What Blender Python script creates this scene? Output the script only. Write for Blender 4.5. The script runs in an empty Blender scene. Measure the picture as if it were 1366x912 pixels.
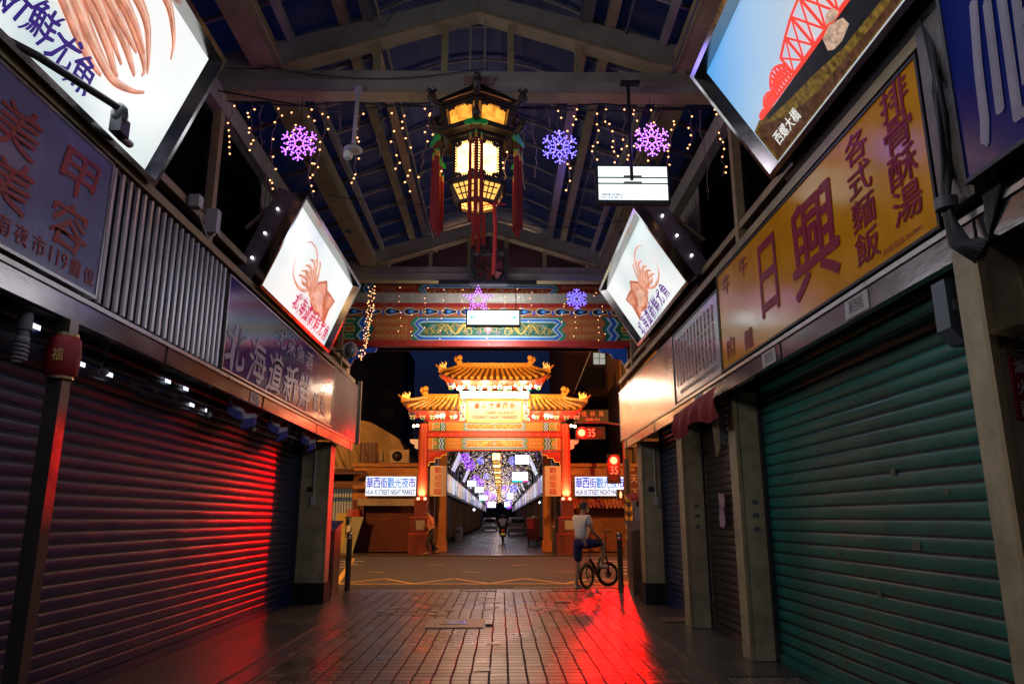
import bpy, math, random
from math import sin, cos, pi, radians, sqrt, atan2
from mathutils import Vector, Matrix
random.seed(7)
SC = bpy.context.scene
COL = SC.collection
V = Vector
OFF = {}          # world offset of every parent

# ------------------------------------------------------------------ materials
def nt(m):
    m.use_nodes = True
    return m.node_tree
def pm(name, col, rough=.5, metal=0., var=.25, scale=6., bump=.0, bscale=40., grime=None, coat=0., emit=None, es=0., stretch=(1,1,1), spec=.5):
    """painted / worn surface: colour broken up by two noises, roughness varied, optional bump"""
    m = bpy.data.materials.new(name); t = nt(m); N = t.nodes; L = t.links
    b = N['Principled BSDF']
    tc = N.new('ShaderNodeTexCoord'); mp = N.new('ShaderNodeMapping'); mp.inputs['Scale'].default_value = stretch
    L.new(tc.outputs['Object'], mp.inputs['Vector'])
    n1 = N.new('ShaderNodeTexNoise'); n1.inputs['Scale'].default_value = scale; n1.inputs['Detail'].default_value = 6; n1.inputs['Roughness'].default_value = .65
    L.new(mp.outputs[0], n1.inputs['Vector'])
    cr = N.new('ShaderNodeValToRGB'); cr.color_ramp.elements[0].position = .3; cr.color_ramp.elements[1].position = .72
    g = grime or [c * .45 for c in col]
    lo = [c * (1 - var) + gg * var for c, gg in zip(col, g)]
    hi = [min(1, c * (1 + var * .5)) for c in col]
    cr.color_ramp.elements[0].color = (*lo, 1); cr.color_ramp.elements[1].color = (*hi, 1)
    L.new(n1.outputs['Fac'], cr.inputs['Fac']); L.new(cr.outputs[0], b.inputs['Base Color'])
    mr = N.new('ShaderNodeMapRange'); mr.inputs['To Min'].default_value = max(.03, rough - .12); mr.inputs['To Max'].default_value = min(1, rough + .15)
    L.new(n1.outputs['Fac'], mr.inputs['Value']); L.new(mr.outputs[0], b.inputs['Roughness'])
    b.inputs['Metallic'].default_value = metal
    b.inputs['Specular IOR Level'].default_value = spec
    if coat: b.inputs['Coat Weight'].default_value = coat; b.inputs['Coat Roughness'].default_value = .15
    if bump:
        n2 = N.new('ShaderNodeTexNoise'); n2.inputs['Scale'].default_value = bscale; n2.inputs['Detail'].default_value = 4
        L.new(mp.outputs[0], n2.inputs['Vector'])
        bp = N.new('ShaderNodeBump'); bp.inputs['Strength'].default_value = bump; bp.inputs['Distance'].default_value = .01
        L.new(n2.outputs['Fac'], bp.inputs['Height']); L.new(bp.outputs[0], b.inputs['Normal'])
    if emit: b.inputs['Emission Color'].default_value = (*emit, 1); b.inputs['Emission Strength'].default_value = es
    return m
def em(name, col, s, light=True, vary=0., vscale=8.):
    """lit surface"""
    m = bpy.data.materials.new(name); t = nt(m); N = t.nodes; L = t.links
    b = N['Principled BSDF']; b.inputs['Base Color'].default_value = (*[c * .5 for c in col], 1); b.inputs['Roughness'].default_value = .35
    b.inputs['Emission Color'].default_value = (*col, 1); b.inputs['Emission Strength'].default_value = s
    if vary:
        tc = N.new('ShaderNodeTexCoord'); n = N.new('ShaderNodeTexNoise'); n.inputs['Scale'].default_value = vscale; n.inputs['Detail'].default_value = 3
        L.new(tc.outputs['Object'], n.inputs['Vector'])
        mr = N.new('ShaderNodeMapRange'); mr.inputs['From Min'].default_value = .3; mr.inputs['From Max'].default_value = .7
        mr.inputs['To Min'].default_value = s * (1 - vary); mr.inputs['To Max'].default_value = s * (1 + vary)
        L.new(n.outputs['Fac'], mr.inputs['Value']); L.new(mr.outputs[0], b.inputs['Emission Strength'])
    if not light:
        m.cycles.emission_sampling = 'NONE'
    return m

# ------------------------------------------------------------------ mesh builder
class MB:
    def __init__(s): s.v = []; s.f = []; s.m = []; s.mi = 0; s.sm = []
    def add(s, vs, fs, smooth=False):
        o = len(s.v); s.v += [tuple(p) for p in vs]
        for f in fs: s.f.append(tuple(i + o for i in f)); s.m.append(s.mi); s.sm.append(smooth)
        return s
    def obox(s, c, a, b, d):
        """box: centre, three half-extent vectors"""
        c, a, b, d = V(c), V(a), V(b), V(d)
        vs = [c + a * i + b * j + d * k for k in (-1, 1) for j in (-1, 1) for i in (-1, 1)]
        return s.add(vs, [(0, 2, 3, 1), (4, 5, 7, 6), (0, 1, 5, 4), (2, 6, 7, 3), (0, 4, 6, 2), (1, 3, 7, 5)])
    def box(s, x0, x1, y0, y1, z0, z1):
        return s.obox(((x0 + x1) / 2, (y0 + y1) / 2, (z0 + z1) / 2), ((x1 - x0) / 2, 0, 0), (0, (y1 - y0) / 2, 0), (0, 0, (z1 - z0) / 2))
    def bar(s, p, q, w, h, up=(0, 0, 1)):
        """rectangular bar from p to q; w across, h along 'up'"""
        p, q = V(p), V(q); d = (q - p).normalized(); u = V(up); r = d.cross(u)
        if r.length < 1e-4: r = d.cross(V((1, 0, 0)))
        r.normalize(); u = r.cross(d).normalized()
        return s.obox((p + q) / 2, (q - p) / 2, r * w / 2, u * h / 2)
    def quad(s, *p): return s.add(p, [tuple(range(len(p)))])
    def poly(s, pts): return s.add(pts, [tuple(range(len(pts)))])
    def prism(s, pts, e):
        n = len(pts); e = V(e); vs = [V(p) for p in pts] + [V(p) + e for p in pts]
        fs = [tuple(range(n))[::-1], tuple(range(n, 2 * n))] + [(i, (i + 1) % n, n + (i + 1) % n, n + i) for i in range(n)]
        return s.add(vs, fs)
    def cyl(s, p, q, r0, r1=None, n=12, cap=True, smooth=True):
        r1 = r0 if r1 is None else r1; p, q = V(p), V(q); d = (q - p).normalized()
        a = d.cross(V((0, 0, 1)));
        if a.length < 1e-3: a = V((1, 0, 0))
        a.normalize(); b = d.cross(a)
        vs = [p + (a * cos(2 * pi * i / n) + b * sin(2 * pi * i / n)) * r0 for i in range(n)] + [q + (a * cos(2 * pi * i / n) + b * sin(2 * pi * i / n)) * r1 for i in range(n)]
        s.add(vs, [(i, (i + 1) % n, n + (i + 1) % n, n + i) for i in range(n)], smooth)
        if cap: s.add(vs, [tuple(range(n))[::-1], tuple(range(n, 2 * n))])
        return s
    def tube(s, pts, r, n=6, closed=False):
        pts = [V(p) for p in pts]; k = len(pts); rs = r if isinstance(r, (list, tuple)) else [r] * k
        vs = []; a = None
        for i, p in enumerate(pts):
            if closed: d = pts[(i + 1) % k] - pts[i - 1]
            else: d = pts[min(i + 1, k - 1)] - pts[max(i - 1, 0)]
            if d.length < 1e-9: d = V((0, 0, 1))
            d.normalize()
            if a is None:
                a = d.cross(V((0, 0, 1)))
                if a.length < 1e-3: a = d.cross(V((1, 0, 0)))
            a = (a - d * a.dot(d)); a.normalize(); b = d.cross(a)
            vs += [p + (a * cos(2 * pi * j / n) + b * sin(2 * pi * j / n)) * rs[i] for j in range(n)]
        fs = []
        for i in range(k if closed else k - 1):
            i2 = (i + 1) % k
            fs += [(i * n + j, i * n + (j + 1) % n, i2 * n + (j + 1) % n, i2 * n + j) for j in range(n)]
        s.add(vs, fs, True)
        if not closed: s.add(vs[:n], [tuple(range(n))[::-1]]); s.add(vs[-n:], [tuple(range(n))])
        return s
    def sph(s, c, r, n=8, m=5, sc=(1, 1, 1)):
        c = V(c); vs = [c + V((0, 0, r * sc[2]))]
        for i in range(1, m):
            t = pi * i / m
            vs += [c + V((r * sin(t) * cos(2 * pi * j / n) * sc[0], r * sin(t) * sin(2 * pi * j / n) * sc[1], r * cos(t) * sc[2])) for j in range(n)]
        vs.append(c - V((0, 0, r * sc[2])))
        fs = [(0, 1 + j, 1 + (j + 1) % n) for j in range(n)]
        for i in range(m - 2):
            o = 1 + i * n; fs += [(o + j, o + n + j, o + n + (j + 1) % n, o + (j + 1) % n) for j in range(n)]
        o = 1 + (m - 2) * n; e = len(vs) - 1
        fs += [(o + (j + 1) % n, o + j, e) for j in range(n)]
        return s.add(vs, fs, True)
    def octa(s, c, r):
        c = V(c); p = [c + V(d) * r for d in ((1, 0, 0), (-1, 0, 0), (0, 1, 0), (0, -1, 0), (0, 0, 1), (0, 0, -1))]
        return s.add(p, [(0, 2, 4), (2, 1, 4), (1, 3, 4), (3, 0, 4), (2, 0, 5), (1, 2, 5), (3, 1, 5), (0, 3, 5)])
    def lathe(s, prof, c=(0, 0, 0), n=16, smooth=True):
        c = V(c); vs = []
        for r, z in prof: vs += [c + V((r * cos(2 * pi * j / n), r * sin(2 * pi * j / n), z)) for j in range(n)]
        fs = []
        for i in range(len(prof) - 1):
            fs += [(i * n + j, i * n + (j + 1) % n, (i + 1) * n + (j + 1) % n, (i + 1) * n + j) for j in range(n)]
        s.add(vs, fs, smooth)
        if prof[0][0] > 1e-3: s.add(vs[:n], [tuple(range(n))[::-1]])
        if prof[-1][0] > 1e-3: s.add(vs[-n:], [tuple(range(n))])
        return s
    def ribbon(s, fr, pts, ws):
        """flat tapered stroke; fr maps (u,v)->3D"""
        k = len(pts); A = []; B = []
        for i, (x, y) in enumerate(pts):
            a = pts[max(i - 1, 0)]; b = pts[min(i + 1, k - 1)]
            dx, dy = b[0] - a[0], b[1] - a[1]; l = sqrt(dx * dx + dy * dy) or 1
            w = ws[i] if isinstance(ws, (list, tuple)) else ws
            A.append(fr(x - dy / l * w / 2, y + dx / l * w / 2)); B.append(fr(x + dy / l * w / 2, y - dx / l * w / 2))
        return s.add(A + B, [(i, i + 1, k + i + 1, k + i) for i in range(k - 1)])
    def build(s, name, mats, parent=None, loc=None):
        if not isinstance(mats, (list, tuple)): mats = [mats]
        o0 = V(loc) if loc is not None else (OFF.get(parent.name, V((0, 0, 0))) if parent else V((0, 0, 0)))
        me = bpy.data.meshes.new(name)
        me.from_pydata([tuple(V(p) - o0) for p in s.v], [], s.f)
        for m in mats: me.materials.append(m)
        me.polygons.foreach_set('material_index', s.m); me.polygons.foreach_set('use_smooth', s.sm)
        me.update()
        o = bpy.data.objects.new(name, me); COL.objects.link(o)
        if parent: o.parent = parent; OFF[o.name] = OFF.get(parent.name, V((0, 0, 0)))
        else: o.location = o0; OFF[o.name] = o0
        return o

def tag(o, label=None, cat=None, group=None, kind=None):
    if label: o['label'] = label
    if cat: o['category'] = cat
    if group: o['group'] = group
    if kind: o['kind'] = kind
    return o
def thing(name, label, cat, loc=(0, 0, 0), group=None):
    o = bpy.data.objects.new(name, None); COL.objects.link(o); o.location = loc; o.empty_display_size = .1
    OFF[o.name] = V(loc)
    return tag(o, label, cat, group)
def struct(o): return tag(o, kind='structure')
def dup(o, loc, rz=0, label=None, par=None, scale=None):
    c = o.copy(); COL.objects.link(c)
    if par is None:
        c.location = loc; c.rotation_euler = (0, 0, rz)
        if label: c['label'] = label
        if scale: c.scale = (scale,) * 3
    else: c.parent = par
    for ch in list(o.children): dup(ch, None, par=c)
    return c

# ------------------------------------------------------------------ lettering
GC = {}
def glyph(txt, bold=0., res=3):
    k = (txt, bold)
    if k in GC: return GC[k]
    c = bpy.data.curves.new('t', 'FONT'); c.body = txt; c.offset = bold; c.resolution_u = res
    o = bpy.data.objects.new('t', c); COL.objects.link(o)
    dg = bpy.context.evaluated_depsgraph_get(); dg.update()
    me = bpy.data.meshes.new_from_object(o.evaluated_get(dg))
    vs = [(v.co.x, v.co.y) for v in me.vertices]; fs = [tuple(p.vertices) for p in me.polygons]
    bpy.data.objects.remove(o); bpy.data.curves.remove(c); bpy.data.meshes.remove(me)
    if not vs: vs = [(0, 0), (1, 0), (1, 1)]; fs = []
    xs = [p[0] for p in vs]; ys = [p[1] for p in vs]
    GC[k] = (vs, fs, min(xs), max(xs), min(ys), max(ys))
    return GC[k]
def put(mb, txt, fr, u, v, w, h, bold=0., brush=0.):
    """txt fitted in the box w x h centred on (u,v) of the frame function"""
    vs, fs, x0, x1, y0, y1 = glyph(txt, 0)
    ph = sum(map(ord, txt)) % 7
    if len(txt) == 1: w = min(w, max(h, w * .8) * (x1 - x0) / (y1 - y0) * 1.25) if ord(txt) < 256 else w * min(1, (x1 - x0) / .8) 
    o = fr(0, 0); nn = (fr(1, 0) - o).cross(fr(0, 1) - o).normalized() * .0006
    k = 0
    d_ = .035 if bold > .02 else .018
    for du, dv in (((0, 0),) if not bold else ((0, 0), (-d_, 0), (d_, 0), (0, -d_ * .8), (0, d_ * .8))):
        P = []
        for x, y in vs:
            a = (x - x0) / (x1 - x0) - .5; b = (y - y0) / (y1 - y0) - .5
            if brush:
                a, b = a + brush * (b * .5 + .22 * sin(b * 6 + ph)), b + brush * (a * .35 + .16 * sin(a * 7 + ph))
            P.append(fr(u + (a + du * (.5 if len(txt) == 1 else 1.0 / len(txt))) * w, v + (b + dv * .5) * h) + nn * k)
        mb.add(P, fs); k += 1
def row(mb, txt, fr, u, v, cw, h, gap, bold=0., brush=0.):
    n = len(txt)
    for i, ch in enumerate(txt): put(mb, ch, fr, u + (i - (n - 1) / 2) * (cw + gap), v, cw, h, bold, brush)
def smoothp(pts, k=5):
    out = []; n = len(pts)
    for i in range(n - 1):
        p0, p1, p2, p3 = pts[max(i - 1, 0)], pts[i], pts[i + 1], pts[min(i + 2, n - 1)]
        for j in range(k):
            t = j / k; out.append(tuple(.5 * (2 * p1[c] + (p2[c] - p0[c]) * t + (2 * p0[c] - 5 * p1[c] + 4 * p2[c] - p3[c]) * t * t + (3 * p1[c] - p0[c] - 3 * p2[c] + p3[c]) * t ** 3) for c in range(len(p1))))
    return out + [tuple(pts[-1])]
def frame(o, R, U, n=.004):
    o, R, U = V(o), V(R).normalized(), V(U).normalized(); N = R.cross(U).normalized() * n
    return lambda u, v: o + R * u + U * v + N
def light(name, kind, loc, energy, col, size=.1, target=None, spot=None, blend=.3):
    d = bpy.data.lights.new(name, kind); d.energy = energy; d.color = col
    if kind == 'AREA':
        if isinstance(size, tuple): d.shape = 'RECTANGLE'; d.size, d.size_y = size
        else: d.size = size
    else: d.shadow_soft_size = size
    if kind == 'SPOT': d.spot_size = radians(spot or 60); d.spot_blend = blend
    o = bpy.data.objects.new(name, d); COL.objects.link(o); o.location = loc
    if target is not None: o.rotation_euler = (V(target) - V(loc)).to_track_quat('-Z', 'Y').to_euler()
    return o
# ================================================================== camera, sky
F, VX, VY, CH, CX = 980., 668., 692., 1.4, .27
Yc = V(((VX - 683) / F, -(VY - 456) / F, -1)).normalized(); Zc = V((0, -Yc.z, Yc.y)).normalized(); Xc = Yc.cross(Zc)
M = Matrix((Xc, Yc, Zc))
cam = bpy.data.cameras.new('camera'); cam.sensor_width = 36; cam.lens = F / 1366 * 36; cam.clip_start = .05; cam.clip_end = 1500
co = bpy.data.objects.new('camera', cam); COL.objects.link(co); co.matrix_world = Matrix.Translation((CX, 0, CH)) @ M.to_4x4()
SC.camera = co
W = bpy.data.worlds.new('World'); SC.world = W; W.use_nodes = True
wn = W.node_tree; bg = wn.nodes['Background']; sky = wn.nodes.new('ShaderNodeTexSky'); sky.sky_type = 'NISHITA'; sky.sun_disc = False
sky.sun_elevation = radians(-.5); sky.sun_rotation = radians(150); sky.air_density = 1.5; sky.ozone_density = 4
mx = wn.nodes.new('ShaderNodeMix'); mx.data_type = 'RGBA'; mx.blend_type = 'MULTIPLY'; mx.inputs[0].default_value = 1
mx.inputs[7].default_value = (.4, .55, 1.0, 1)
wn.links.new(sky.outputs[0], mx.inputs[6]); wn.links.new(mx.outputs[2], bg.inputs['Color']); bg.inputs['Strength'].default_value = .15
SC.view_settings.view_transform = 'Standard'; SC.view_settings.look = 'None'; SC.view_settings.exposure = 0
SC.cycles.use_denoising = True
try: SC.cycles.denoiser = 'OPENIMAGEDENOISE'
except Exception: pass
SC.cycles.max_bounces = 6; SC.cycles.diffuse_bounces = 3; SC.cycles.glossy_bounces = 3; SC.cycles.sample_clamp_indirect = 6
SC.cycles.use_light_tree = True; SC.cycles.caustics_reflective = False; SC.cycles.caustics_refractive = False

# ================================================================== palette
def shutmat(name, col, rough, rust):
    m = pm(name, col, rough, 0, .5, 1.8, stretch=(1, 1, .35), bump=.08, bscale=25, grime=[c * .4 for c in col], coat=.25)
    t = m.node_tree; N = t.nodes; L = t.links; b = N['Principled BSDF']; src = b.inputs['Base Color'].links[0].from_socket
    tc = N.new('ShaderNodeTexCoord'); mp = N.new('ShaderNodeMapping'); mp.inputs['Scale'].default_value = (3.5, 3.5, .5); L.new(tc.outputs['Object'], mp.inputs[0])
    n = N.new('ShaderNodeTexNoise'); n.inputs['Scale'].default_value = 2.2; n.inputs['Detail'].default_value = 9; n.inputs['Roughness'].default_value = .75; L.new(mp.outputs[0], n.inputs['Vector'])
    r = N.new('ShaderNodeMapRange'); r.inputs['From Min'].default_value = .52; r.inputs['From Max'].default_value = .72; r.inputs['To Max'].default_value = .75; L.new(n.outputs['Fac'], r.inputs['Value'])
    x = N.new('ShaderNodeMix'); x.data_type = 'RGBA'; x.inputs[7].default_value = (*rust, 1); L.new(r.outputs[0], x.inputs[0]); L.new(src, x.inputs[6])
    # scratches and rubbed spots
    n2 = N.new('ShaderNodeTexNoise'); n2.inputs['Scale'].default_value = 9; n2.inputs['Detail'].default_value = 10; n2.inputs['Roughness'].default_value = .8
    mp2 = N.new('ShaderNodeMapping'); mp2.inputs['Scale'].default_value = (1, .3, 4); L.new(tc.outputs['Object'], mp2.inputs[0]); L.new(mp2.outputs[0], n2.inputs['Vector'])
    r2 = N.new('ShaderNodeMapRange'); r2.inputs['From Min'].default_value = .66; r2.inputs['From Max'].default_value = .74; r2.inputs['To Max'].default_value = .5; L.new(n2.outputs['Fac'], r2.inputs['Value'])
    y = N.new('ShaderNodeMix'); y.data_type = 'RGBA'; y.inputs[7].default_value = (*[min(1, c * 2.2 + .04) for c in col], 1); L.new(r2.outputs[0], y.inputs[0]); L.new(x.outputs[2], y.inputs[6])
    L.new(y.outputs[2], b.inputs['Base Color']); return m
steel = pm('brushed_steel', (.42, .41, .4), .3, .9, .25, 5, bump=.08, bscale=60)
chrome = pm('mirror_steel', (.38, .37, .36), .1, 1., .15, 4)
dsteel = pm('dark_steel', (.06, .06, .065), .45, .6, .4, 9)
black = pm('black_metal', (.012, .012, .013), .5, .2, .5, 8)
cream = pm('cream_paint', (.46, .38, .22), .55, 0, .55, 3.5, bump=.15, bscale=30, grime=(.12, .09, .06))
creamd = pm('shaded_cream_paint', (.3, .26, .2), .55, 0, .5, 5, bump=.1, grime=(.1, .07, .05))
beam = pm('painted_roof_beam', (.34, .3, .25), .5, 0, .45, 2.5, bump=.08, grime=(.14, .11, .09))
beamy = pm('warm_lit_roof_beam', (.36, .28, .14), .5, 0, .5, 3, bump=.08, grime=(.14, .1, .05))  # warmer copy of the beam paint, orange lamp light put into the colour
soff = pm('dark_soffit', (.03, .03, .035), .8, 0, .5, 5)
blueshut = shutmat('navy_shutter_paint', (.004, .02, .075), .36, (.015, .022, .02))
blueshut2 = shutmat('blue_shutter_paint', (.025, .04, .12), .34, (.03, .022, .02))
brownshut = shutmat('brown_shutter_paint', (.035, .028, .026), .36, (.05, .02, .01))
tealshut = shutmat('teal_shutter_paint', (.006, .155, .12), .34, (.04, .06, .045))
glass = pm('dark_roof_glazing', (.008, .016, .045), .35, 0, .5, 1.5)
wood = pm('dark_carved_wood', (.028, .013, .008), .5, 0, .5, 12)
red = pm('red_lacquer', (.38, .025, .015), .4, 0, .35, 5)
dred = pm('dark_red_paint', (.1, .012, .012), .5, 0, .4, 4)
orange = pm('orange_red_column_paint', (.42, .05, .02), .45, 0, .3, 4)
gold = pm('gold_glazed_tile', (.55, .27, .04), .3, .1, .45, 8, grime=(.14, .05, .01))
tileshadow = pm('roof_tile_valley_shade', (.1, .035, .01), .6, 0, .5, 10)  # shadow between the tile ribs put into the colour
asphalt = pm('asphalt', (.05, .047, .044), .7, 0, .5, 1.2, bump=.6, bscale=90)
concrete = pm('stained_concrete', (.075, .066, .056), .3, 0, .6, 1.6, bump=.25, bscale=30, grime=(.03, .028, .026))
kerbm = pm('kerb_stone', (.07, .06, .052), .3, 0, .5, 3, bump=.3, bscale=40)
yellowp = pm('road_yellow_paint', (.7, .42, .05), .6, 0, .6, 5, grime=(.1, .08, .05))
whitep = pm('road_white_paint', (.4, .38, .34), .6, 0, .6, 5, grime=(.1, .1, .1))
wallm = pm('stained_render_wall', (.38, .26, .12), .8, 0, .6, 1.2, bump=.3, grime=(.07, .05, .03))
darkwall = pm('night_facade', (.045, .042, .042), .8, 0, .4, .6)
redtile = pm('red_granite_plinth', (.16, .035, .022), .35, 0, .4, 10)
groove = pm('dark_shutter_groove', (.008, .008, .009), .6, 0, .5, 8)  # near-black colour for the groove faces between slats
wht = pm('white_enamel', (.6, .58, .55), .4, 0, .25, 5)
rubber = pm('black_rubber', (.012, .012, .012), .7, 0, .3, 8)
warmbulb = em('warm_fairy_bulb', (1, .42, .16), 4, False)
greyplastic = pm('grey_plastic', (.12, .12, .13), .5, 0, .3, 6)

def tilemat():
    m = bpy.data.materials.new('wet_paving_tiles'); t = nt(m); N = t.nodes; L = t.links; b = N['Principled BSDF']
    tc = N.new('ShaderNodeTexCoord')
    br = N.new('ShaderNodeTexBrick'); br.offset = 0.; br.squash = 1
    mp = N.new('ShaderNodeMapping'); mp.inputs['Rotation'].default_value = (0, 0, 0)
    nz0 = N.new('ShaderNodeTexNoise'); nz0.inputs['Scale'].default_value = 1.3; nz0.inputs['Detail'].default_value = 3
    L.new(tc.outputs['Object'], nz0.inputs['Vector'])
    sub = N.new('ShaderNodeVectorMath'); sub.operation = 'SUBTRACT'; sub.inputs[1].default_value = (.5, .5, .5); L.new(nz0.outputs['Color'], sub.inputs[0])
    scl = N.new('ShaderNodeVectorMath'); scl.operation = 'SCALE'; scl.inputs['Scale'].default_value = .04; L.new(sub.outputs[0], scl.inputs[0])
    ad = N.new('ShaderNodeVectorMath'); ad.operation = 'ADD'; L.new(tc.outputs['Object'], ad.inputs[0]); L.new(scl.outputs[0], ad.inputs[1])
    L.new(ad.outputs[0], mp.inputs['Vector']); L.new(mp.outputs[0], br.inputs['Vector'])
    br.inputs['Scale'].default_value = 1; br.inputs['Brick Width'].default_value = .172; br.inputs['Row Height'].default_value = .158
    br.inputs['Mortar Size'].default_value = .011; br.inputs['Mortar Smooth'].default_value = .25
    br.inputs['Color1'].default_value = (.19, .125, .08, 1); br.inputs['Color2'].default_value = (.065, .045, .032, 1); br.inputs['Mortar'].default_value = (.012, .01, .009, 1)
    # wide long joints
    sx = N.new('ShaderNodeSeparateXYZ'); L.new(mp.outputs[0], sx.inputs[0])
    mod = N.new('ShaderNodeMath'); mod.operation = 'PINGPONG'; mod.inputs[1].default_value = .086; L.new(sx.outputs['X'], mod.inputs[0])
    wob = N.new('ShaderNodeTexNoise'); wob.inputs['Scale'].default_value = 7; L.new(tc.outputs['Object'], wob.inputs['Vector'])
    thr = N.new('ShaderNodeMapRange'); thr.inputs['From Min'].default_value = .3; thr.inputs['From Max'].default_value = .7; thr.inputs['To Min'].default_value = .003; thr.inputs['To Max'].default_value = .013
    L.new(wob.outputs['Fac'], thr.inputs['Value'])
    lt = N.new('ShaderNodeMath'); lt.operation = 'LESS_THAN'; L.new(mod.outputs[0], lt.inputs[0]); L.new(thr.outputs[0], lt.inputs[1])
    mxx = N.new('ShaderNodeMath'); mxx.operation = 'MAXIMUM'; L.new(lt.outputs[0], mxx.inputs[0]); L.new(br.outputs['Fac'], mxx.inputs[1])
    n2 = N.new('ShaderNodeTexNoise'); n2.inputs['Scale'].default_value = .9; n2.inputs['Detail'].default_value = 8; n2.inputs['Roughness'].default_value = .7; L.new(tc.outputs['Object'], n2.inputs['Vector'])
    rp = N.new('ShaderNodeMapRange'); rp.inputs['From Min'].default_value = .32; rp.inputs['From Max'].default_value = .68; rp.inputs['To Min'].default_value = .35; rp.inputs['To Max'].default_value = 1.3; L.new(n2.outputs['Fac'], rp.inputs['Value'])
    mc = N.new('ShaderNodeMix'); mc.data_type = 'RGBA'; mc.inputs[7].default_value = (.012, .01, .009, 1)
    L.new(mxx.outputs[0], mc.inputs[0]); L.new(br.outputs['Color'], mc.inputs[6])
    vm = N.new('ShaderNodeVectorMath'); vm.operation = 'SCALE'; L.new(mc.outputs[2], vm.inputs[0]); L.new(rp.outputs[0], vm.inputs['Scale'])
    L.new(vm.outputs[0], b.inputs['Base Color'])
    rr = N.new('ShaderNodeMapRange'); rr.inputs['From Min'].default_value = .3; rr.inputs['From Max'].default_value = .7; rr.inputs['To Min'].default_value = .16; rr.inputs['To Max'].default_value = .46; L.new(n2.outputs['Fac'], rr.inputs['Value'])
    ra = N.new('ShaderNodeMath'); ra.operation = 'MAXIMUM'; L.new(rr.outputs[0], ra.inputs[0]); 
    m6 = N.new('ShaderNodeMath'); m6.operation = 'MULTIPLY'; m6.inputs[1].default_value = .9; L.new(mxx.outputs[0], m6.inputs[0]); L.new(m6.outputs[0], ra.inputs[1])
    L.new(ra.outputs[0], b.inputs['Roughness'])
    h1 = N.new('ShaderNodeMath'); h1.operation = 'SUBTRACT'; h1.inputs[0].default_value = 1; L.new(mxx.outputs[0], h1.inputs[1])
    n3 = N.new('ShaderNodeTexNoise'); n3.inputs['Scale'].default_value = 25; n3.inputs['Detail'].default_value = 5; L.new(tc.outputs['Object'], n3.inputs['Vector'])
    h2 = N.new('ShaderNodeMath'); h2.operation = 'MULTIPLY_ADD'; h2.inputs[1].default_value = .5; L.new(n3.outputs['Fac'], h2.inputs[0]); L.new(h1.outputs[0], h2.inputs[2])
    bp = N.new('ShaderNodeBump'); bp.inputs['Strength'].default_value = .55; bp.inputs['Distance'].default_value = .008
    L.new(h2.outputs[0], bp.inputs['Height']); L.new(bp.outputs[0], b.inputs['Normal'])
    return m
tiles = tilemat()

blueshut.node_tree.nodes['Principled BSDF'].inputs['Coat Weight'].default_value = .05
glass.node_tree.nodes['Principled BSDF'].inputs['Alpha'].default_value = .8
# ================================================================== ground
g = MB(); g.quad((-300, -60, -.03), (300, -60, -.03), (300, 700, -.03), (-300, 700, -.03)); struct(g.build('ground', darkwall))
g = MB(); g.quad((-1.95, -8, 0), (1.95, -8, 0), (1.95, 15.3, 0), (-1.95, 15.3, 0)); struct(g.build('paving', tiles))
g = MB(); g.quad((-3.1, 15.3, .0), (3.1, 15.3, 0), (3.1, 15.9, 0), (-3.1, 15.9, 0)); struct(g.build('pavement_edge', concrete))
for s in (-1, 1):
    k = MB(); k.box(s * 1.953, s * 2.16, -8, 15.3, -.02, .012); k.box(s * 2.164, s * 2.23, -8, 15.3, -.02, .03); struct(k.build('kerb_strip', kerbm))
    k = MB(); k.box(s * 2.233, s * 4.5, -8, 15.3, -.02, .026); struct(k.build('walkway', concrete))
g = MB(); g.quad((-120, 15.9, -.012), (120, 15.9, -.012), (120, 29.6, -.012), (-120, 29.6, -.012)); struct(g.build('road', asphalt))
g = MB()
for s in (-1, 1): g.box(min(s * 3.1, s * 60), max(s * 3.1, s * 60), 13.9, 15.9, -.02, .04)
g.box(-60, 60, 29.6, 30.0, -.02, .035)
for s in (-1, 1): g.box(min(s * 3.1, s * 60), max(s * 3.1, s * 60), 30.0, 32.0, -.02, .035)
struct(g.build('pavement', kerbm))
g = MB(); g.quad((-3.1, 30, .035), (3.1, 30, .035), (3.1, 260, .035), (-3.1, 260, .035)); struct(g.build('paving', tiles))
# painted markings
y = MB()
def line(mb, a, b, w, z=-.008):
    a, b = V((*a, z)), V((*b, z)); d = (b - a).normalized(); r = V((-d.y, d.x, 0)) * w / 2
    mb.quad(a - r, b - r, b + r, a + r)
x0, x1, ya, yb = -3.4, 9.0, 17.3, 28.6
for a, b in (((x0, ya), (x1, ya)), ((-5.2, yb), (x1, yb)), ((x0, ya), (-5.2, yb)), ((x1, ya), (x1, yb))): line(y, a, b, .13)
for k in range(8):
    xa = x0 + k * 1.7
    line(y, (xa, ya + .05), (xa + .85, ya + 1.5), .1, -.0075); line(y, (xa + .85, ya + 1.5), (xa + 1.7, ya + .05), .1, -.007)
for k in range(5):
    xa = -4.6 + k * 2.6
    line(y, (xa, 24.0 + .3 * (k % 2)), (xa + .5, 24.4), .09)
    line(y, (xa + 1.2, 21.2), (xa + 1.7, 21.0), .09)
struct(y.build('yellow_road_marking', yellowp))
y = MB()
for s, xb in ((-1, -4.2), (1, 3.3)):
    for k in range(7): y.quad(*[V((xx, yy, -.0085)) for xx, yy in ((xb + s * .2, 17.2 + k * 1.5), (xb + s * 3.4, 17.2 + k * 1.5), (xb + s * 3.4, 17.65 + k * 1.5), (xb + s * .2, 17.65 + k * 1.5))])
line(y, (.55, 16.35), (2.9, 16.5), .1)
struct(y.build('white_road_marking', whitep))
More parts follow.
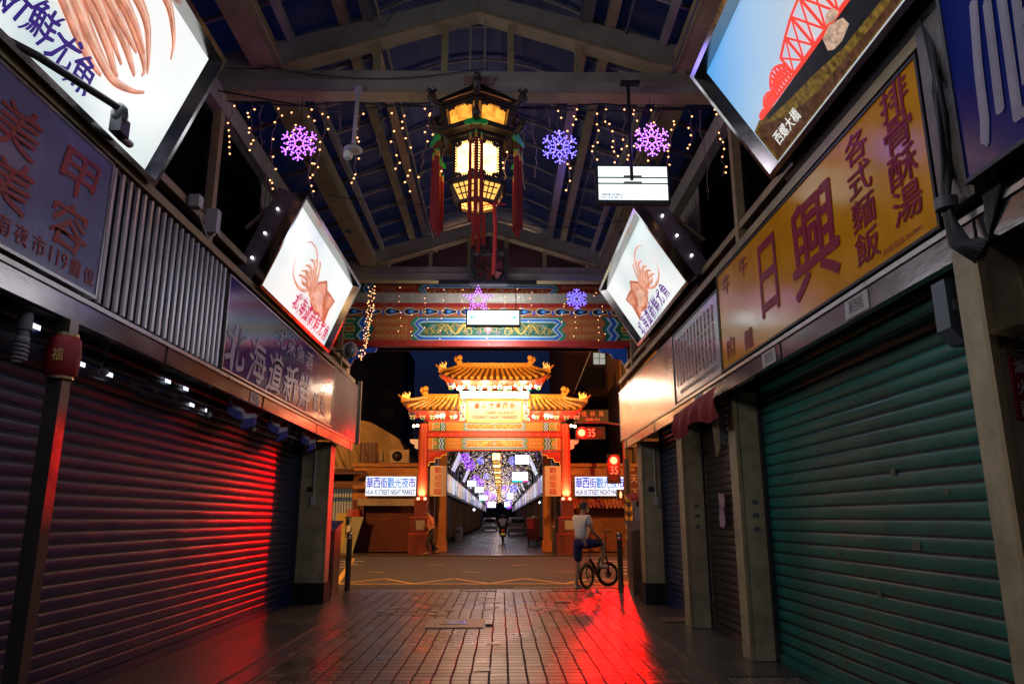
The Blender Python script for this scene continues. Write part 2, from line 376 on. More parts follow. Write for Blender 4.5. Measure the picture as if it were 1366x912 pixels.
# relaid and broken tiles
y = MB(); rd_ = random.Random(8)
for k in range(46):
    cx_, cy_ = (rd_.gauss(-1.0, .35), rd_.gauss(12.1, .35)) if k < 22 else ((rd_.gauss(1.3, .3), rd_.gauss(12.4, .3)) if k < 36 else (rd_.uniform(-.1, .2), rd_.uniform(7.5, 14.5)))
    a = rd_.uniform(-.5, .5) if k < 36 else 0; w_, h_ = .078, .07; y.mi = k % 3
    y.obox((cx_, cy_, .003), (w_ * cos(a), w_ * sin(a), .002 * rd_.random()), (-h_ * sin(a), h_ * cos(a), 0), (0, 0, .004))
struct(y.build('relaid_tiles', [kerbm, pm('brown_tile', (.2, .1, .05), .35), pm('ochre_tile', (.3, .19, .08), .35)]))
# grates, covers
def grate(x0, x1, y0, y1, z, label):
    t = thing('drain_grate', label, 'drain grate', ((x0 + x1) / 2, (y0 + y1) / 2, z), 'drain grates in the paving')
    f = MB(); f.box(x0, x1, y0, y0 + .02, z, z + .012); f.box(x0, x1, y1 - .02, y1, z, z + .012); f.box(x0, x0 + .02, y0 + .021, y1 - .021, z, z + .012); f.box(x1 - .02, x1, y0 + .021, y1 - .021, z, z + .012)
    f.build('grate_frame', dsteel, t)
    b = MB(); n = int((x1 - x0) / .045)
    for i in range(1, n): b.box(x0 + i * (x1 - x0) / n - .011, x0 + i * (x1 - x0) / n + .011, y0 + .022, y1 - .022, z, z + .009)
    b.build('grate_bars', steel, t)
    p = MB(); p.quad((x0, y0, z + .001), (x1, y0, z + .001), (x1, y1, z + .001), (x0, y1, z + .001)); p.build('drain_pit', black, t)
grate(-.55, .2, 15.4, 15.72, .002, 'steel drain grate in the middle of the paving edge, straight ahead before the road')
grate(1.3, 2.0, 15.4, 15.72, .002, 'steel drain grate beside the feet of the man with the bicycle')
grate(2.25, 2.95, 6.45, 7.05, .028, 'steel drain grate in the right walkway by the green shutter')
grate(2.5, 3.0, 10.6, 11.2, .028, 'grate set in the right walkway before the blue shutter')
t = thing('access_cover', 'pale brown rectangular access cover with a shiny metal plate in the paving', 'access cover', (-.33, 10.75, 0))
m = MB(); m.box(-.73, .05, 10.3, 11.2, .002, .014); m.build('cover_slab', pm('brown_cover_slab', (.36, .22, .15), .5, 0, .3, 3), t)
m = MB(); m.box(-.56, -.2, 10.58, 10.92, .0145, .02); m.build('metal_plate', chrome, t)
m = MB(); m.box(.07, .16, 10.5, 10.95, .002, .03); m.build('hinge_block', concrete, t)
m = MB(); m.lathe([(.14, .003), (.14, .01), (0, .011)], (1.35, 13.4, 0), 20); tag(m.build('manhole_cover', dsteel, loc=(1.35, 13.4, 0)), 'small round dark manhole cover in the paving right of centre', 'manhole cover')

# ================================================================== shutters
def shutter(name, label, axis, u0, u1, z0, z1, c, out, mat, pitch=.125, slots=None, handle=True, zslot=2.25, rail=dsteel):
    """corrugated roller shutter. axis 'y': lies in plane x=c facing out(+-1 in x); axis 'x': plane y=c facing out in y"""
    P = (lambda u, d, z: V((c + out * d, u, z))) if axis == 'y' else (lambda u, d, z: V((u, c + out * d, z)))
    t = thing(name, label, 'shutter', P((u0 + u1) / 2, 0, z0))
    n = int((z1 - z0 - .08) / pitch); prof = []
    for i in range(n + 1):
        zb = z0 + .08 + i * pitch
        for f, d in ((0, .0), (.05, .0), (.09, .0055), (.2, .0085), (.4, .0105), (.6, .0105), (.78, .008), (.88, .0045), (.92, 0.)):
            if zb + f * pitch < z1: prof.append((zb + f * pitch, d))
    m = MB(); vs = []; k = int((u1 - u0) * 7) + 4; rd_ = random.Random(int(u0 * 100)); dents = [(rd_.uniform(u0, u1), rd_.uniform(.2, 1.7), rd_.uniform(.08, .3), rd_.uniform(.004, .012)) for _ in range(int((u1 - u0) * 3))]
    for j in range(k + 1):
        u = u0 + (u1 - u0) * j / k
        vs += [P(u, d + .0012 * sin(u * 5 + z * 9) + .001 * sin(u * 1.3 + int((z - z0) / pitch) * 2.4) - sum(h_ * math.exp(-((u - a) ** 2 + (z - b__) ** 2 * 2) / (r_ * r_)) for a, b__, r_, h_ in dents if abs(u - a) < .6), z) for z, d in prof]
    L_ = len(prof)
    m.add(vs, [(j * L_ + i, j * L_ + i + 1, (j + 1) * L_ + i + 1, (j + 1) * L_ + i) for j in range(k) for i in range(L_ - 1)], True)
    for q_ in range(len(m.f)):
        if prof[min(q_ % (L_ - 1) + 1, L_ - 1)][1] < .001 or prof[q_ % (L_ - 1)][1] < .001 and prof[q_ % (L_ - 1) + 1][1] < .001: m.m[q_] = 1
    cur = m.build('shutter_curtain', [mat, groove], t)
    b = MB(); 
    a_, b_ = P(u0, .0, z0 + .004), P(u1, .034, z0 + .085); lo = [min(a_[i], b_[i]) for i in range(3)]; hi = [max(a_[i], b_[i]) for i in range(3)]
    b.box(lo[0], hi[0], lo[1], hi[1], lo[2], hi[2]); b.build('bottom_rail', mat, t)
    for uu in (u0, u1):
        g = MB(); s_ = 1 if uu == u0 else -1
        a_, b_ = P(uu - s_ * .045, -.03, z0), P(uu + s_ * .012, .05, z1); lo = [min(a_[i], b_[i]) for i in range(3)]; hi = [max(a_[i], b_[i]) for i in range(3)]
        g.box(lo[0], hi[0], lo[1], hi[1], lo[2], hi[2]); g.build('guide_rail', rail, t)
    return t
lshut = shutter('roller_shutter', 'long dark blue roller shutter lit by a red glow on the left side', 'y', 4.85, 12.95, .026, 2.95, -3.24, 1, blueshut, .1)
s2 = shutter('roller_shutter', 'dark blue roller shutter at the left edge, before the red lantern pole', 'y', -7.5, 4.72, .026, 2.95, -3.24, 1, blueshut, .1)
s3 = shutter('roller_shutter', 'wide teal green roller shutter on the right side', 'y', 3.55, 7.75, .026, 2.95, 3.06, -1, tealshut, .108)
s4 = shutter('roller_shutter', 'narrow dark brown roller shutter with a torn pink notice on the right side', 'y', 8.15, 10.1, .026, 2.95, 3.06, -1, brownshut, .09)
s5 = shutter('roller_shutter', 'narrow blue roller shutter nearest the road on the right side', 'y', 10.45, 12.75, .026, 2.95, 3.06, -1, blueshut2, .09)
s6 = shutter('roller_shutter', 'dark roller shutter at the right edge behind the fire extinguisher pillar', 'y', -7.5, 3.2, .026, 2.95, 3.06, -1, brownshut, .118)
# ventilation slots of the long shutter, some glowing, the rest plain
slotglow = em('glowing_vent_slot', (.85, .9, 1), 1.6, False); slotplain = pm('plain_vent_slot', (.16, .15, .11), .4)
m1, m2 = MB(), MB()
for r_, zz in ((0, 2.78), (1, 2.63)):
    for k in range(17):
        yy = 5.3 + k * .45 + r_ * .2
        mb = m1 if (k * 7 + r_ * 3) % 5 in (0, 2) and k < 10 else m2
        mb.box(-3.214, -3.208, yy, yy + .12, zz, zz + .036)
m1.build('vent_slots_glowing', slotglow, lshut); m2.build('vent_slots', slotplain, lshut)
# small stickers on the teal shutter
m = MB()
for yy, zz, w in ((5.2, 1.7, .06), (6.9, 1.75, .04), (4.6, 1.55, .04), (6.2, 1.1, .06), (5.0, 1.2, .07), (5.6, .85, .05), (7.2, 1.3, .03)):
    m.box(3.0455, 3.048, yy, yy + w * 1.3, zz, zz + w * .8)
m.build('sticker_remains', pm('faded_stickers', (.12, .13, .08), .6, 0, .6, 30), s3)
m = MB(); fr = frame((3.0, 9.25, 1.52), (0, -1, 0), (0, 0, 1), .002)
pts = [(-.12, -.2), (.02, -.23), (.1, -.15), (.07, -.02), (.13, .1), (.08, .2), (-.03, .17), (-.13, .21), (-.1, .03), (-.15, -.08)]
m.prism([fr(a, b) for a, b in pts], (.004, 0, 0)); 
m.mi = 1; put(m, '出租', fr, 0, .02, .16, .09)
m.build('torn_notice', [pm('pink_torn_paper', (.55, .33, .4), .8, 0, .6, 14), dred], s4)

# ================================================================== walls behind the shutters, pillars
def wallblock(name, label, x0, x1, y0, y1, z0, z1, mat, cat='wall'):
    m = MB(); m.box(x0, x1, y0, y1, z0, z1); return tag(m.build(name, mat, loc=((x0 + x1) / 2, (y0 + y1) / 2, z0)), label, cat)
wallblock('shop_wall', 'dark shop wall behind the shutters of the left row', -7, -3.35, -8, 13.4, 0.03, 6.9, darkwall)
wallblock('shop_wall', 'dark shop wall behind the shutters of the right row', 3.16, 7, -8, 13.3, 0.03, 6.9, darkwall)
def pillar(label, x0, x1, y0, y1, base=True, junction=False, inner=1, mat=cream, baseh=.36, z1=2.72):
    t = thing('shop_pillar', label, 'pillar', ((x0 + x1) / 2, (y0 + y1) / 2, .026), 'pillars between the shutters')
    m = MB(); m.box(x0, x1, y0, y1, .03, z1); m.build('shaft', mat, t)
    # corner angles
    c = MB()
    for xx in (x0, x1): c.box(xx - .018, xx + .018, y0 - .012, y0 + .02, .03, z1)
    c.build('corner_trim', beamy, t)
    if base:
        b = MB(); b.box(x0 - .04, x1 + .04, y0 - .06, y1 + .05, .026, baseh); b.build('base', black, t)
    if junction:
        j = MB(); j.box((x0 + x1) / 2 - .02, (x0 + x1) / 2 + .06, y0 - .035, y0 - .003, 1.62, 1.78); j.cyl(((x0 + x1) / 2 + .02, y0 - .02, 1.78), ((x0 + x1) / 2 + .02, y0 - .02, 2.6), .01); j.build('socket_box', wht, t)
        n = MB(); n.box((x0 + x1) / 2 - .1, (x0 + x1) / 2, y0 - .01, y0 - .003, 1.86, 1.94); n.build('number_plate', dsteel, t)
    else:
        n = MB()
        for k, zz in enumerate((1.55, 1.42, 1.28)): n.box((x0 + x1) / 2 - .03, (x0 + x1) / 2 + .03, y0 - .006, y0 - .002, zz, zz + .045)
        n.build('stickers', [pm('grey_sticker', (.14, .15, .17), .6)], t)
    return t
pillar('broad cream corner pillar with black base at the end of the left row', -3.24, -2.72, 13.0, 13.4, junction=True)
pillar('broad cream corner pillar with black base at the end of the right row', 2.72, 3.1, 12.85, 13.3, junction=True)
pillar('cream pillar between the blue and the brown shutter on the right', 2.76, 3.06, 10.1, 10.45, base=False)
pillar('cream pillar between the brown and the green shutter on the right', 2.78, 3.06, 7.8, 8.1, base=False)
pil = pillar('cream pillar carrying the red fire extinguisher sign at the right edge', 2.56, 2.76, 3.3, 3.5, base=False, mat=cream)
# red signs on pillar
t = thing('fire_extinguisher_sign', 'narrow vertical red sign with white characters for fire extinguisher', 'sign', (2.68, 3.28, 1.9))
m = MB(); m.box(2.615, 2.695, 3.282, 3.292, 1.84, 2.13); m.build('sign_plate', pm('red_sign_plate', (.25, .015, .02), .4), t)
m = MB(); fr = frame((2.655, 3.28, 1.985), (1, 0, 0), (0, 0, 1), .003)
for ch, zz in zip('滅火器', (.1, 0, -.1)): put(m, ch, fr, 0, zz, .055, .07, .01)
m.build('lettering', wht, t)
# the left pole with drum lantern
t = thing('steel_pole', 'square steel post under the ledge on the left, with red reflections', 'post', (-2.62, 4.77, .03))
m = MB(); m.box(-2.67, -2.57, 4.72, 4.82, .03, 2.68); m.build('shaft', pm('brown_steel_post', (.2, .16, .13), .28, .7, .4, 4), t)
m = MB(); m.box(-2.7, -2.54, 4.69, 4.85, .027, .04); m.build('foot_plate', dsteel, t)
t = thing('drum_lantern', 'small red drum lantern with gold fortune character on the left post', 'lantern', (-2.62, 4.77, 2.28))
m = MB(); m.lathe([(.078, 2.3), (.1, 2.32), (.108, 2.4), (.108, 2.47), (.1, 2.55), (.078, 2.57)], (-2.62, 4.77, 0), 20); m.build('drum', pm('red_lantern_cloth', (.32, .012, .02), .6, 0, .3, 12), t)
m = MB()
for zz in (2.285, 2.57): m = MB(); m.lathe([(.082, zz), (.082, zz + .02)], (-2.62, 4.77, 0), 20); m.build('rim', pm('brass_rim', (.4, .28, .12), .35, .7), t)
m = MB(); fr = frame((-2.585, 4.66, 2.43), V((.8, .33, 0)), (0, 0, 1), .012); put(m, '福', fr, 0, 0, .06, .08, .01); m.build('lettering', pm('gold_ink', (.6, .42, .1), .4, .3), t)

# ================================================================== steel ledges and signs
def ledge(s, y0, y1, label):
    t = thing('steel_ledge', label, 'ledge', (s * 2.6, (y0 + y1) / 2, 2.7))
    m = MB(); m.box(min(s * 2.6, s * 2.66), max(s * 2.6, s * 2.66), y0, y1, 2.69, 2.835); m.build('fascia_strip', pm('satin_steel_strip', (.26, .24, .25), .16, .92, .25, 3, stretch=(1, .3, 1), bump=.05), t)
    m = MB(); m.box(min(s * 2.585, s * 2.6), max(s * 2.585, s * 2.6), y0, y1, 2.838, 2.87); m.build('top_lip', steel, t)
    m = MB(); m.box(min(s * 2.665, s * 3.3), max(s * 2.665, s * 3.3), y0, 13.35, 2.9, 2.94); m.build('soffit', soff, t)
    m = MB()
    for k in range(9):
        yy = y0 + 1 + k * (y1 - y0 - 1.2) / 8; m.box(min(s * 2.592, s * 2.604), max(s * 2.592, s * 2.604), yy, yy + .006, 2.69, 2.84)
    m.build('joint_lines', black, t)
    return t
ledge(-1, -8, 14.3, 'long steel ledge strip under the left row of signs, glowing red at its end')
ledge(1, -8, 13.9, 'long steel ledge strip under the right row of signs')
LF = lambda y, z, n=.004: frame((-2.6, y, z), (0, 1, 0), (0, 0, 1), n)
RF = lambda y, z, n=.004: frame((2.6, y, z), (0, -1, 0), (0, 0, 1), n)
def panel(t, s, y0, y1, z0, z1, mat, edge=steel, name='sign_face', xx=2.6, fw=.022):
    m = MB(); m.box(min(s * xx, s * (xx + .05)), max(s * xx, s * (xx + .05)), y0, y1, z0, z1); m.build(name, mat, t)
    m = MB(); a, b = min(s * (xx - .008), s * (xx + .06)), max(s * (xx - .008), s * (xx + .06))
    m.box(a, b, y0 - fw, y1 + fw, z1 + .001, z1 + fw); m.box(a, b, y0 - fw, y1 + fw, z0 - fw, z0 - .001)
    m.box(a, b, y0 - fw, y0 - .001, z0, z1); m.box(a, b, y1 + .001, y1 + fw, z0, z1); m.build('edge_frame', edge, t)
# white nail salon sign
t = thing('shop_sign', 'white shop sign with dark red characters for nails and beauty, upper left', 'sign', (-2.6, 3.9, 2.9))
panel(t, -1, 2.3, 5.0, 2.93, 3.93, pm('grey_white_sign', (.2, .18, .32), .22, 0, .25, 3, bump=.05, bscale=300, spec=.35))
rd = pm('dark_red_lettering', (.33, .02, .015), .45)
m = MB(); f = LF(0, 0)
for ch, yy, zz in (('美', 3.97, 3.64), ('甲', 4.64, 3.66), ('美', 3.97, 3.29), ('容', 4.6, 3.28)): put(m, ch, f, yy, zz, .42, .31, .03, .22)
for i, ch in enumerate('華西街觀光南夜市'): put(m, ch, f, 3.14 + i * .17, 3.045, .13, .12, .01)
put(m, '119', f, 4.54, 3.04, .19, .11, .01); put(m, '攤', f, 4.73, 3.04, .13, .12, .01); put(m, '位', f, 4.9, 3.04, .13, .12, .01)
m.build('lettering', rd, t)
# slatted panels
def slats(label, y0, y1, z0, z1, mat, pitch, wfrac, bg_):
    t = thing('slatted_panel', label, 'panel', (-2.62, (y0 + y1) / 2, z0), 'slatted metal panels of the left row')
    m = MB(); n = int((y1 - y0) / pitch)
    for i in range(n):
        yy = y0 + (i + .5) * (y1 - y0) / n; w = pitch * wfrac / 2
        pr = [(-2.63, yy - w), (-2.612, yy - w * .8), (-2.606, yy), (-2.612, yy + w * .8), (-2.63, yy + w)]
        m.prism([(a, b, z0) for a, b in pr], (0, 0, z1 - z0))
    m.build('slats', mat, t)
    m = MB(); m.box(-2.68, -2.65, y0, y1, z0, z1); m.build('backing', bg_, t)
slats('grey vertical slat panel between the white and the blue sign', 5.03, 7.4, 2.9, 3.95, pm('lilac_grey_slat', (.42, .4, .44), .3, .5, .35, 4, bump=.1), .118, .45, black)
slats('red lit vertical slat panel at the far end of the left row', 12.45, 14.7, 2.86, 4.0, pm('salmon_slat', (.4, .3, .24), .32, .5, .35, 4), .12, .8, dred)
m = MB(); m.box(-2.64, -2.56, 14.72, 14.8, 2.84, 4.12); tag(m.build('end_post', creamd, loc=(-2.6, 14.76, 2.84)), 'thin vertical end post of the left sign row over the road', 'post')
m = MB(); m.box(-7, -2.7, 13.41, 14.68, 2.92, 3.98); tag(m.build('overhang_box', darkwall, loc=(-4.8, 14, 2.92)), 'dark overhang behind the red lit slats at the end of the left row', 'overhang')
# blue sign
t = thing('shop_sign', 'glossy dark blue sign with grey brush characters for Hokkaido squid, left row', 'sign', (-2.6, 9.9, 2.9))
panel(t, -1, 7.45, 12.4, 2.92, 3.9, pm('glossy_navy_sign', (.022, .022, .2), .09, 0, .3, 3, spec=.3))
gl = pm('grey_brush_lettering', (.4, .36, .5), .3, spec=.2)
m = MB(); f = LF(0, 0)
row(m, '北海道新鮮', f, 9.2, 3.2, .58, .5, .13, .035, .22)
row(m, '魷魚', f, 11.55, 3.16, .34, .3, .1, .02, .2)
row(m, '尤來魚酒', f, 10.07, 3.69, .4, .26, .07, .03, .2)
m.build('lettering', gl, t)
# right side: blank steel sign, menu board, yellow sign, blue sign
t = thing('blank_steel_sign', 'blank polished steel sign reflecting orange light at the far end of the right row', 'sign', (2.6, 12, 2.9))
panel(t, 1, 9.72, 14.3, 2.88, 3.8, pm('polished_sign_sheet', (.55, .5, .5), .22, .95, .15, 1.5, bump=.15, bscale=2.2))
m = MB(); m.box(2.66, 7, 13.31, 14.28, 2.92, 3.78); tag(m.build('overhang_box', darkwall, loc=(4.8, 13.8, 2.92)), 'dark overhang behind the blank steel sign', 'overhang')
t = thing('menu_board', 'white menu board with columns of small red characters, right row', 'menu board', (2.6, 8.6, 2.9))
panel(t, 1, 7.58, 9.66, 2.9, 3.8, pm('white_menu_face', (.4, .4, .45), .22, 0, .15, 8, coat=.4), black)
m = MB(); f = RF(0, 0); menu = ['滷肉飯', '排骨飯', '雞腿飯', '炒米粉', '魷魚羹', '肉羹麵', '牛肉麵', '陽春麵', '貢丸湯', '魚丸湯', '蛋花湯', '炒青菜', '燙青菜', '排骨湯']
random.seed(3)
for c_ in range(12):
    yy = -(9.5 - c_ * .155)
    for k, zt in enumerate((3.68, 3.46, 3.25)):
        w = menu[(c_ * 3 + k * 5) % 14]
        for q, ch in enumerate(w): put(m, ch, f, yy, zt - q * .068, .075, .062, .012)
m.build('red_lettering', pm('red_menu_ink', (.4, .03, .05), .4), t)
m = MB()
for c_ in range(11):
    yy = -(9.35 - c_ * .155); put(m, str(random.choice((30, 40, 50, 60, 80))), f, yy, 3.0, .09, .06, .01)
put(m, '外帶', f, -8.15, 3.08, .12, .06)
m.build('grey_lettering', pm('grey_menu_ink', (.16, .16, .2), .4), t)
t = thing('shop_sign', 'large yellow sign with dark magenta characters, right row', 'sign', (2.6, 5.5, 2.95))
panel(t, 1, 3.63, 7.52, 2.92, 3.93, pm('yellow_sign_face', (.75, .3, .003), .17, 0, .35, 2, grime=(.4, .13, .0), spec=.35), black)
m = MB(); f = RF(0, 0)
put(m, '日', f, -6.07, 3.46, .5, .66, .045); put(m, '興', f, -5.13, 3.42, .8, .74, .045)
for k, ch in enumerate('牛肉'): put(m, ch, f, -7.22, 3.76 - k * .66, .24, .2, .015)
for k, ch in enumerate('牛雜'): put(m, ch, f, -6.68, 3.77 - k * .72, .24, .2, .015)
for k, ch in enumerate('各式麵飯'): put(m, ch, f, -4.37, 3.78 - k * .23, .3, .21, .03)
for k, ch in enumerate('排骨酥湯'): put(m, ch, f, -3.88, 3.83 - k * .222, .3, .21, .03)
put(m, '訂位電話 247841', f, -3.98, 2.975, .42, .04)
m.build('lettering', pm('dark_magenta_lettering', (.28, .006, .03), .4, spec=.12), t)
m = MB(); m.box(2.59, 2.72, 3.3, 3.58, 2.95, 4.06); tag(m.build('duct_post', pm('weathered_galvanised', (.16, .14, .11), .4, .6, .7, 7, bump=.3), loc=(2.6, 3.6, 2.95)), 'weathered metal upright between the yellow and the blue sign', 'upright')
t = thing('shop_sign', 'deep blue sign with one large pale character cut by the right edge', 'sign', (2.5, 2.3, 2.95))
panel(t, 1, 1.1, 3.2, 2.98, 4.25, pm('deep_blue_sign_face', (.006, .02, .2), .16, 0, .25, 3, bump=.04, bscale=350, spec=.4), dsteel, xx=2.5)
m = MB(); f = frame((2.5, 0, 0), (0, -1, 0), (0, 0, 1)); put(m, '順', f, -2.75, 3.42, .62, .72, .03, .1); put(m, '發', f, -1.85, 3.42, .62, .72, .03, .1)
m.build('lettering', pm('pale_lilac_lettering', (.36, .32, .4), .35), t)
# stickers on ledges
for s, yy, lb, tx in ((1, 4.59, 'white notice sticker with round face on the right ledge under the yellow sign', '華西街'), (1, 6.21, 'small sticker on the right ledge near the menu board', '華西'), (1, 8.54, 'small pale sticker on the right ledge above the red cloth', '夜市'), (-1, 8.51, 'small white sticker on the left ledge under the blue sign', '華西')):
    t = thing('ledge_sticker', lb, 'sticker', (s * 2.595, yy, 2.7))
    m = MB(); m.box(min(s * 2.594, s * 2.598), max(s * 2.594, s * 2.598), yy - .16, yy + .16, 2.7, 2.825); m.build('sticker_sheet', pm('white_sticker', (.45, .44, .42), .5), t)
    m = MB(); f = (RF if s > 0 else LF)(0, 0, .009); put(m, tx, f, -s * yy, 2.765, .2, .09); m.build('lettering', dsteel, t)
# red cloth over the right ledge
t = MB(); n = 26; vs = []
for i in range(n + 1):
    u = i / n
    yy = 9.6 - u * 1.95; drop = .3 + .06 * sin(u * 9)
    for j in range(9):
        w = j / 8; vs.append((2.575 - .03 - .035 * sin(u * 26 + w * 3) * w - .02 * sin(w * pi), yy + .05 * w * sin(u * 7), 2.73 + .04 * u - drop * w))
t.add(vs, [(i * 9 + j, i * 9 + j + 1, (i + 1) * 9 + j + 1, (i + 1) * 9 + j) for i in range(n) for j in range(8)], True)
tag(t.build('red_cloth', pm('red_cloth', (.3, .025, .03), .8, 0, .3, 6, bump=.2), loc=(2.56, 9.5, 2.6)), 'crumpled red cloth hanging from the right ledge over the brown shutter', 'cloth')
# red and blue bunting under the left ledge
for i, (yy, w, lb) in enumerate(((8.7, 1.2, 'red and blue fabric swag under the left ledge, nearest of three'), (10.1, 1.0, 'red and blue fabric swag under the left ledge, middle of three'), (11.7, 1.0, 'blue fabric swag under the left ledge, nearest the corner pillar'))):
    m = MB(); vs = []; n = 14
    for a in range(n + 1):
        u = a / n
        for b in range(6):
            q = b / 5; vs.append((-2.72 - .05 * sin(u * 16) * q - .03 * q, yy + w * (u - .5), 2.74 - (.06 + .2 * sin(pi * u) + .05 * abs(sin(u * 9.4))) * q))
    m.add(vs, [(a * 6 + b, a * 6 + b + 1, (a + 1) * 6 + b + 1, (a + 1) * 6 + b) for a in range(n) for b in range(5)], True)
    for k, f_ in enumerate(m.f): m.m[k] = 0 if (k % 5 < 2) else (1 if k % 5 == 2 else 2)
    tag(m.build('fabric_swag', [pm('swag_red', (.3, .03, .06), .8), pm('swag_white', (.45, .42, .5), .8), pm('swag_blue', (.04, .05, .25), .8)], loc=(-2.72, yy, 2.7)), lb, 'fabric swag', 'fabric swags under the left ledge')
# bare bulbs under left ledge
def spiral_bulb():
    t = thing('spiral_bulb', 'unlit spiral energy saving bulb hanging under the left ledge by the red lantern', 'bulb', (-2.72, 4.5, 2.35))
    m = MB(); m.cyl((-2.72, 4.5, 2.68), (-2.72, 4.5, 2.55), .04, .045, 14); m.cyl((-2.72, 4.5, 2.55), (-2.72, 4.5, 2.49), .03, .04, 14); m.build('socket', pm('grey_socket', (.2, .2, .2), .5), t)
    m = MB(); m.lathe([(.028, 2.47), (.042, 2.485), (.042, 2.5), (.03, 2.51)], (-2.72, 4.5, 0), 14)
    m.tube([(-2.72 + .038 * cos(a * .5), 4.5 + .038 * sin(a * .5), 2.47 - a * .0021) for a in range(62)], .0085, 6); m.build('glass_spiral', pm('unlit_glass_tube', (.5, .5, .48), .25), t)
spiral_bulb()
for k, (yy, zz) in enumerate(((5.9, 2.55), (8.1, 2.5), (9.6, 2.52))):
    t = thing('hanging_bulb', ['clear bulb in a dark socket under the left ledge, nearest of three', 'small bulb under the left ledge, middle of three', 'small bulb hanging beside the fabric swags under the left ledge'][k], 'bulb', (-2.95, yy, zz), 'bare bulbs under the left ledge')
    m = MB(); m.cyl((-2.95, yy, 2.9), (-2.95, yy, zz + .1), .006); m.cyl((-2.95, yy, zz + .1), (-2.95, yy, zz + .05), .02, .024); m.build('socket', black, t)
    m = MB(); m.sph((-2.95, yy, zz + .015), .036, 12, 8); m.build('glass_bulb', pm('pearl_glass', (.5, .5, .5), .2), t)
# ================================================================== tilted light boxes
ink_blue = em('dark_blue_ink', (.03, .01, .2), .8, False); ink_red = em('crimson_ink', (.5, .01, .1), .9, False)
sq1 = em('squid_pink', (.78, .34, .22), .88, False, .45, 7); sq2 = em('squid_dark', (.55, .17, .09), .85, False, .35, 9); sq3 = em('squid_light', (.9, .55, .42), .9, False, .15, 9)
def lbmat(name, s=1.35):
    m = bpy.data.materials.new(name); t = nt(m); N = t.nodes; L = t.links; b = N['Principled BSDF']; b.inputs['Base Color'].default_value = (.5, .5, .5, 1); b.inputs['Roughness'].default_value = .25
    tc = N.new('ShaderNodeTexCoord'); n = N.new('ShaderNodeTexNoise'); n.inputs['Scale'].default_value = .7; n.inputs['Detail'].default_value = 1; L.new(tc.outputs['Object'], n.inputs['Vector'])
    cr = N.new('ShaderNodeValToRGB'); cr.color_ramp.elements[0].position = .35; cr.color_ramp.elements[0].color = (.58, .7, .7, 1); cr.color_ramp.elements[1].position = .6; cr.color_ramp.elements[1].color = (.93, .97, .95, 1)
    L.new(n.outputs['Fac'], cr.inputs['Fac']); L.new(cr.outputs[0], b.inputs['Emission Color']); b.inputs['Emission Strength'].default_value = s
    return m
lbw = lbmat('lit_white_acrylic', .93)
def lightbox(label, s, P0, P1, y0, y1, rev, face, near_bulbs=True):
    """box lying along the street; P0 lower edge (x,z), P1 upper edge; u runs in the reading direction"""
    t = thing('light_box', label, 'light box', (P0[0], (y0 + y1) / 2, P0[1]), 'tilted light boxes above the shop signs')
    a = V((P0[0], 0, P0[1])); b = V((P1[0], 0, P1[1])); U = (b - a).normalized(); H_ = (b - a).length
    R = V((0, -1, 0)) if rev else V((0, 1, 0)); o = a + V((0, y1 if rev else y0, 0)); N_ = R.cross(U).normalized(); L_ = y1 - y0
    fr = lambda u, v, n=0: o + R * u * L_ + U * v * H_ + N_ * n
    # body
    m = MB(); m.obox(fr(.5, .5, -.22), R * L_ / 2, U * H_ / 2, N_ * .12); m.build('box_body', pm('box_sheet_metal', (.3, .28, .3), .35, .7, .4, 4, bump=.15), t)
    # frame, bevelled inward
    m = MB(); w = .05; d = .07; o_ = .03
    def P(u, v, n): return o + R * u + U * v + N_ * n
    ring = [(0 - o_, 0 - o_, L_ + o_, H_ + o_, -.1), (0 - o_, 0 - o_, L_ + o_, H_ + o_, .03), (.012, .012, L_ - .012, H_ - .012, .03), (w, w, L_ - w, H_ - w, -d)]
    vs = []
    for x0, y0_, x1, y1_, n in ring: vs += [P(x0, y0_, n), P(x1, y0_, n), P(x1, y1_, n), P(x0, y1_, n)]
    m.add(vs, [(i * 4 + j, i * 4 + (j + 1) % 4, (i + 1) * 4 + (j + 1) % 4, (i + 1) * 4 + j) for i in range(3) for j in range(4)])
    m.build('chrome_frame', chrome, t)
    m = MB(); m.quad(P(w, w, -d), P(L_ - w, w, -d), P(L_ - w, H_ - w, -d), P(w, H_ - w, -d)); fc = m.build('lit_face', face, t)
    # lower lip trough with small lamps
    m = MB(); m.obox(fr(.5, -.1, -.16), R * L_ / 2, U * .03, N_ * .1); m.build('cable_trough', dsteel, t)
    e = MB(); yy = y0
    near = (1.0 if rev else 0.0)
    for k, v in enumerate((.22, .5, .78)): e.sph(fr(near, v, -.22) + V((0, -.02, 0)), .017, 8, 5)
    e.build('end_lamps', em('end_lamp_glow', (.9, .95, 1), 3, False), t)
    # brackets to the wall
    for yy in (y0 + .15, y1 - .15):
        m = MB(); q = V((P0[0], yy, P0[1])); m.bar(q + N_ * -.3, (s * 2.82, yy, P0[1] - .02), .06, .06); m.build('lower_bracket', beamy, t); m = MB(); m.bar(V((P1[0], yy, P1[1])) - N_ * .34 - U * .1, (s * 2.82, yy, P1[1] - .35), .04, .04)
        m.build('bracket', beamy, t)
    return t, (lambda u, v, n=.0: fr(u, v, -d + .005 + n)), L_, H_
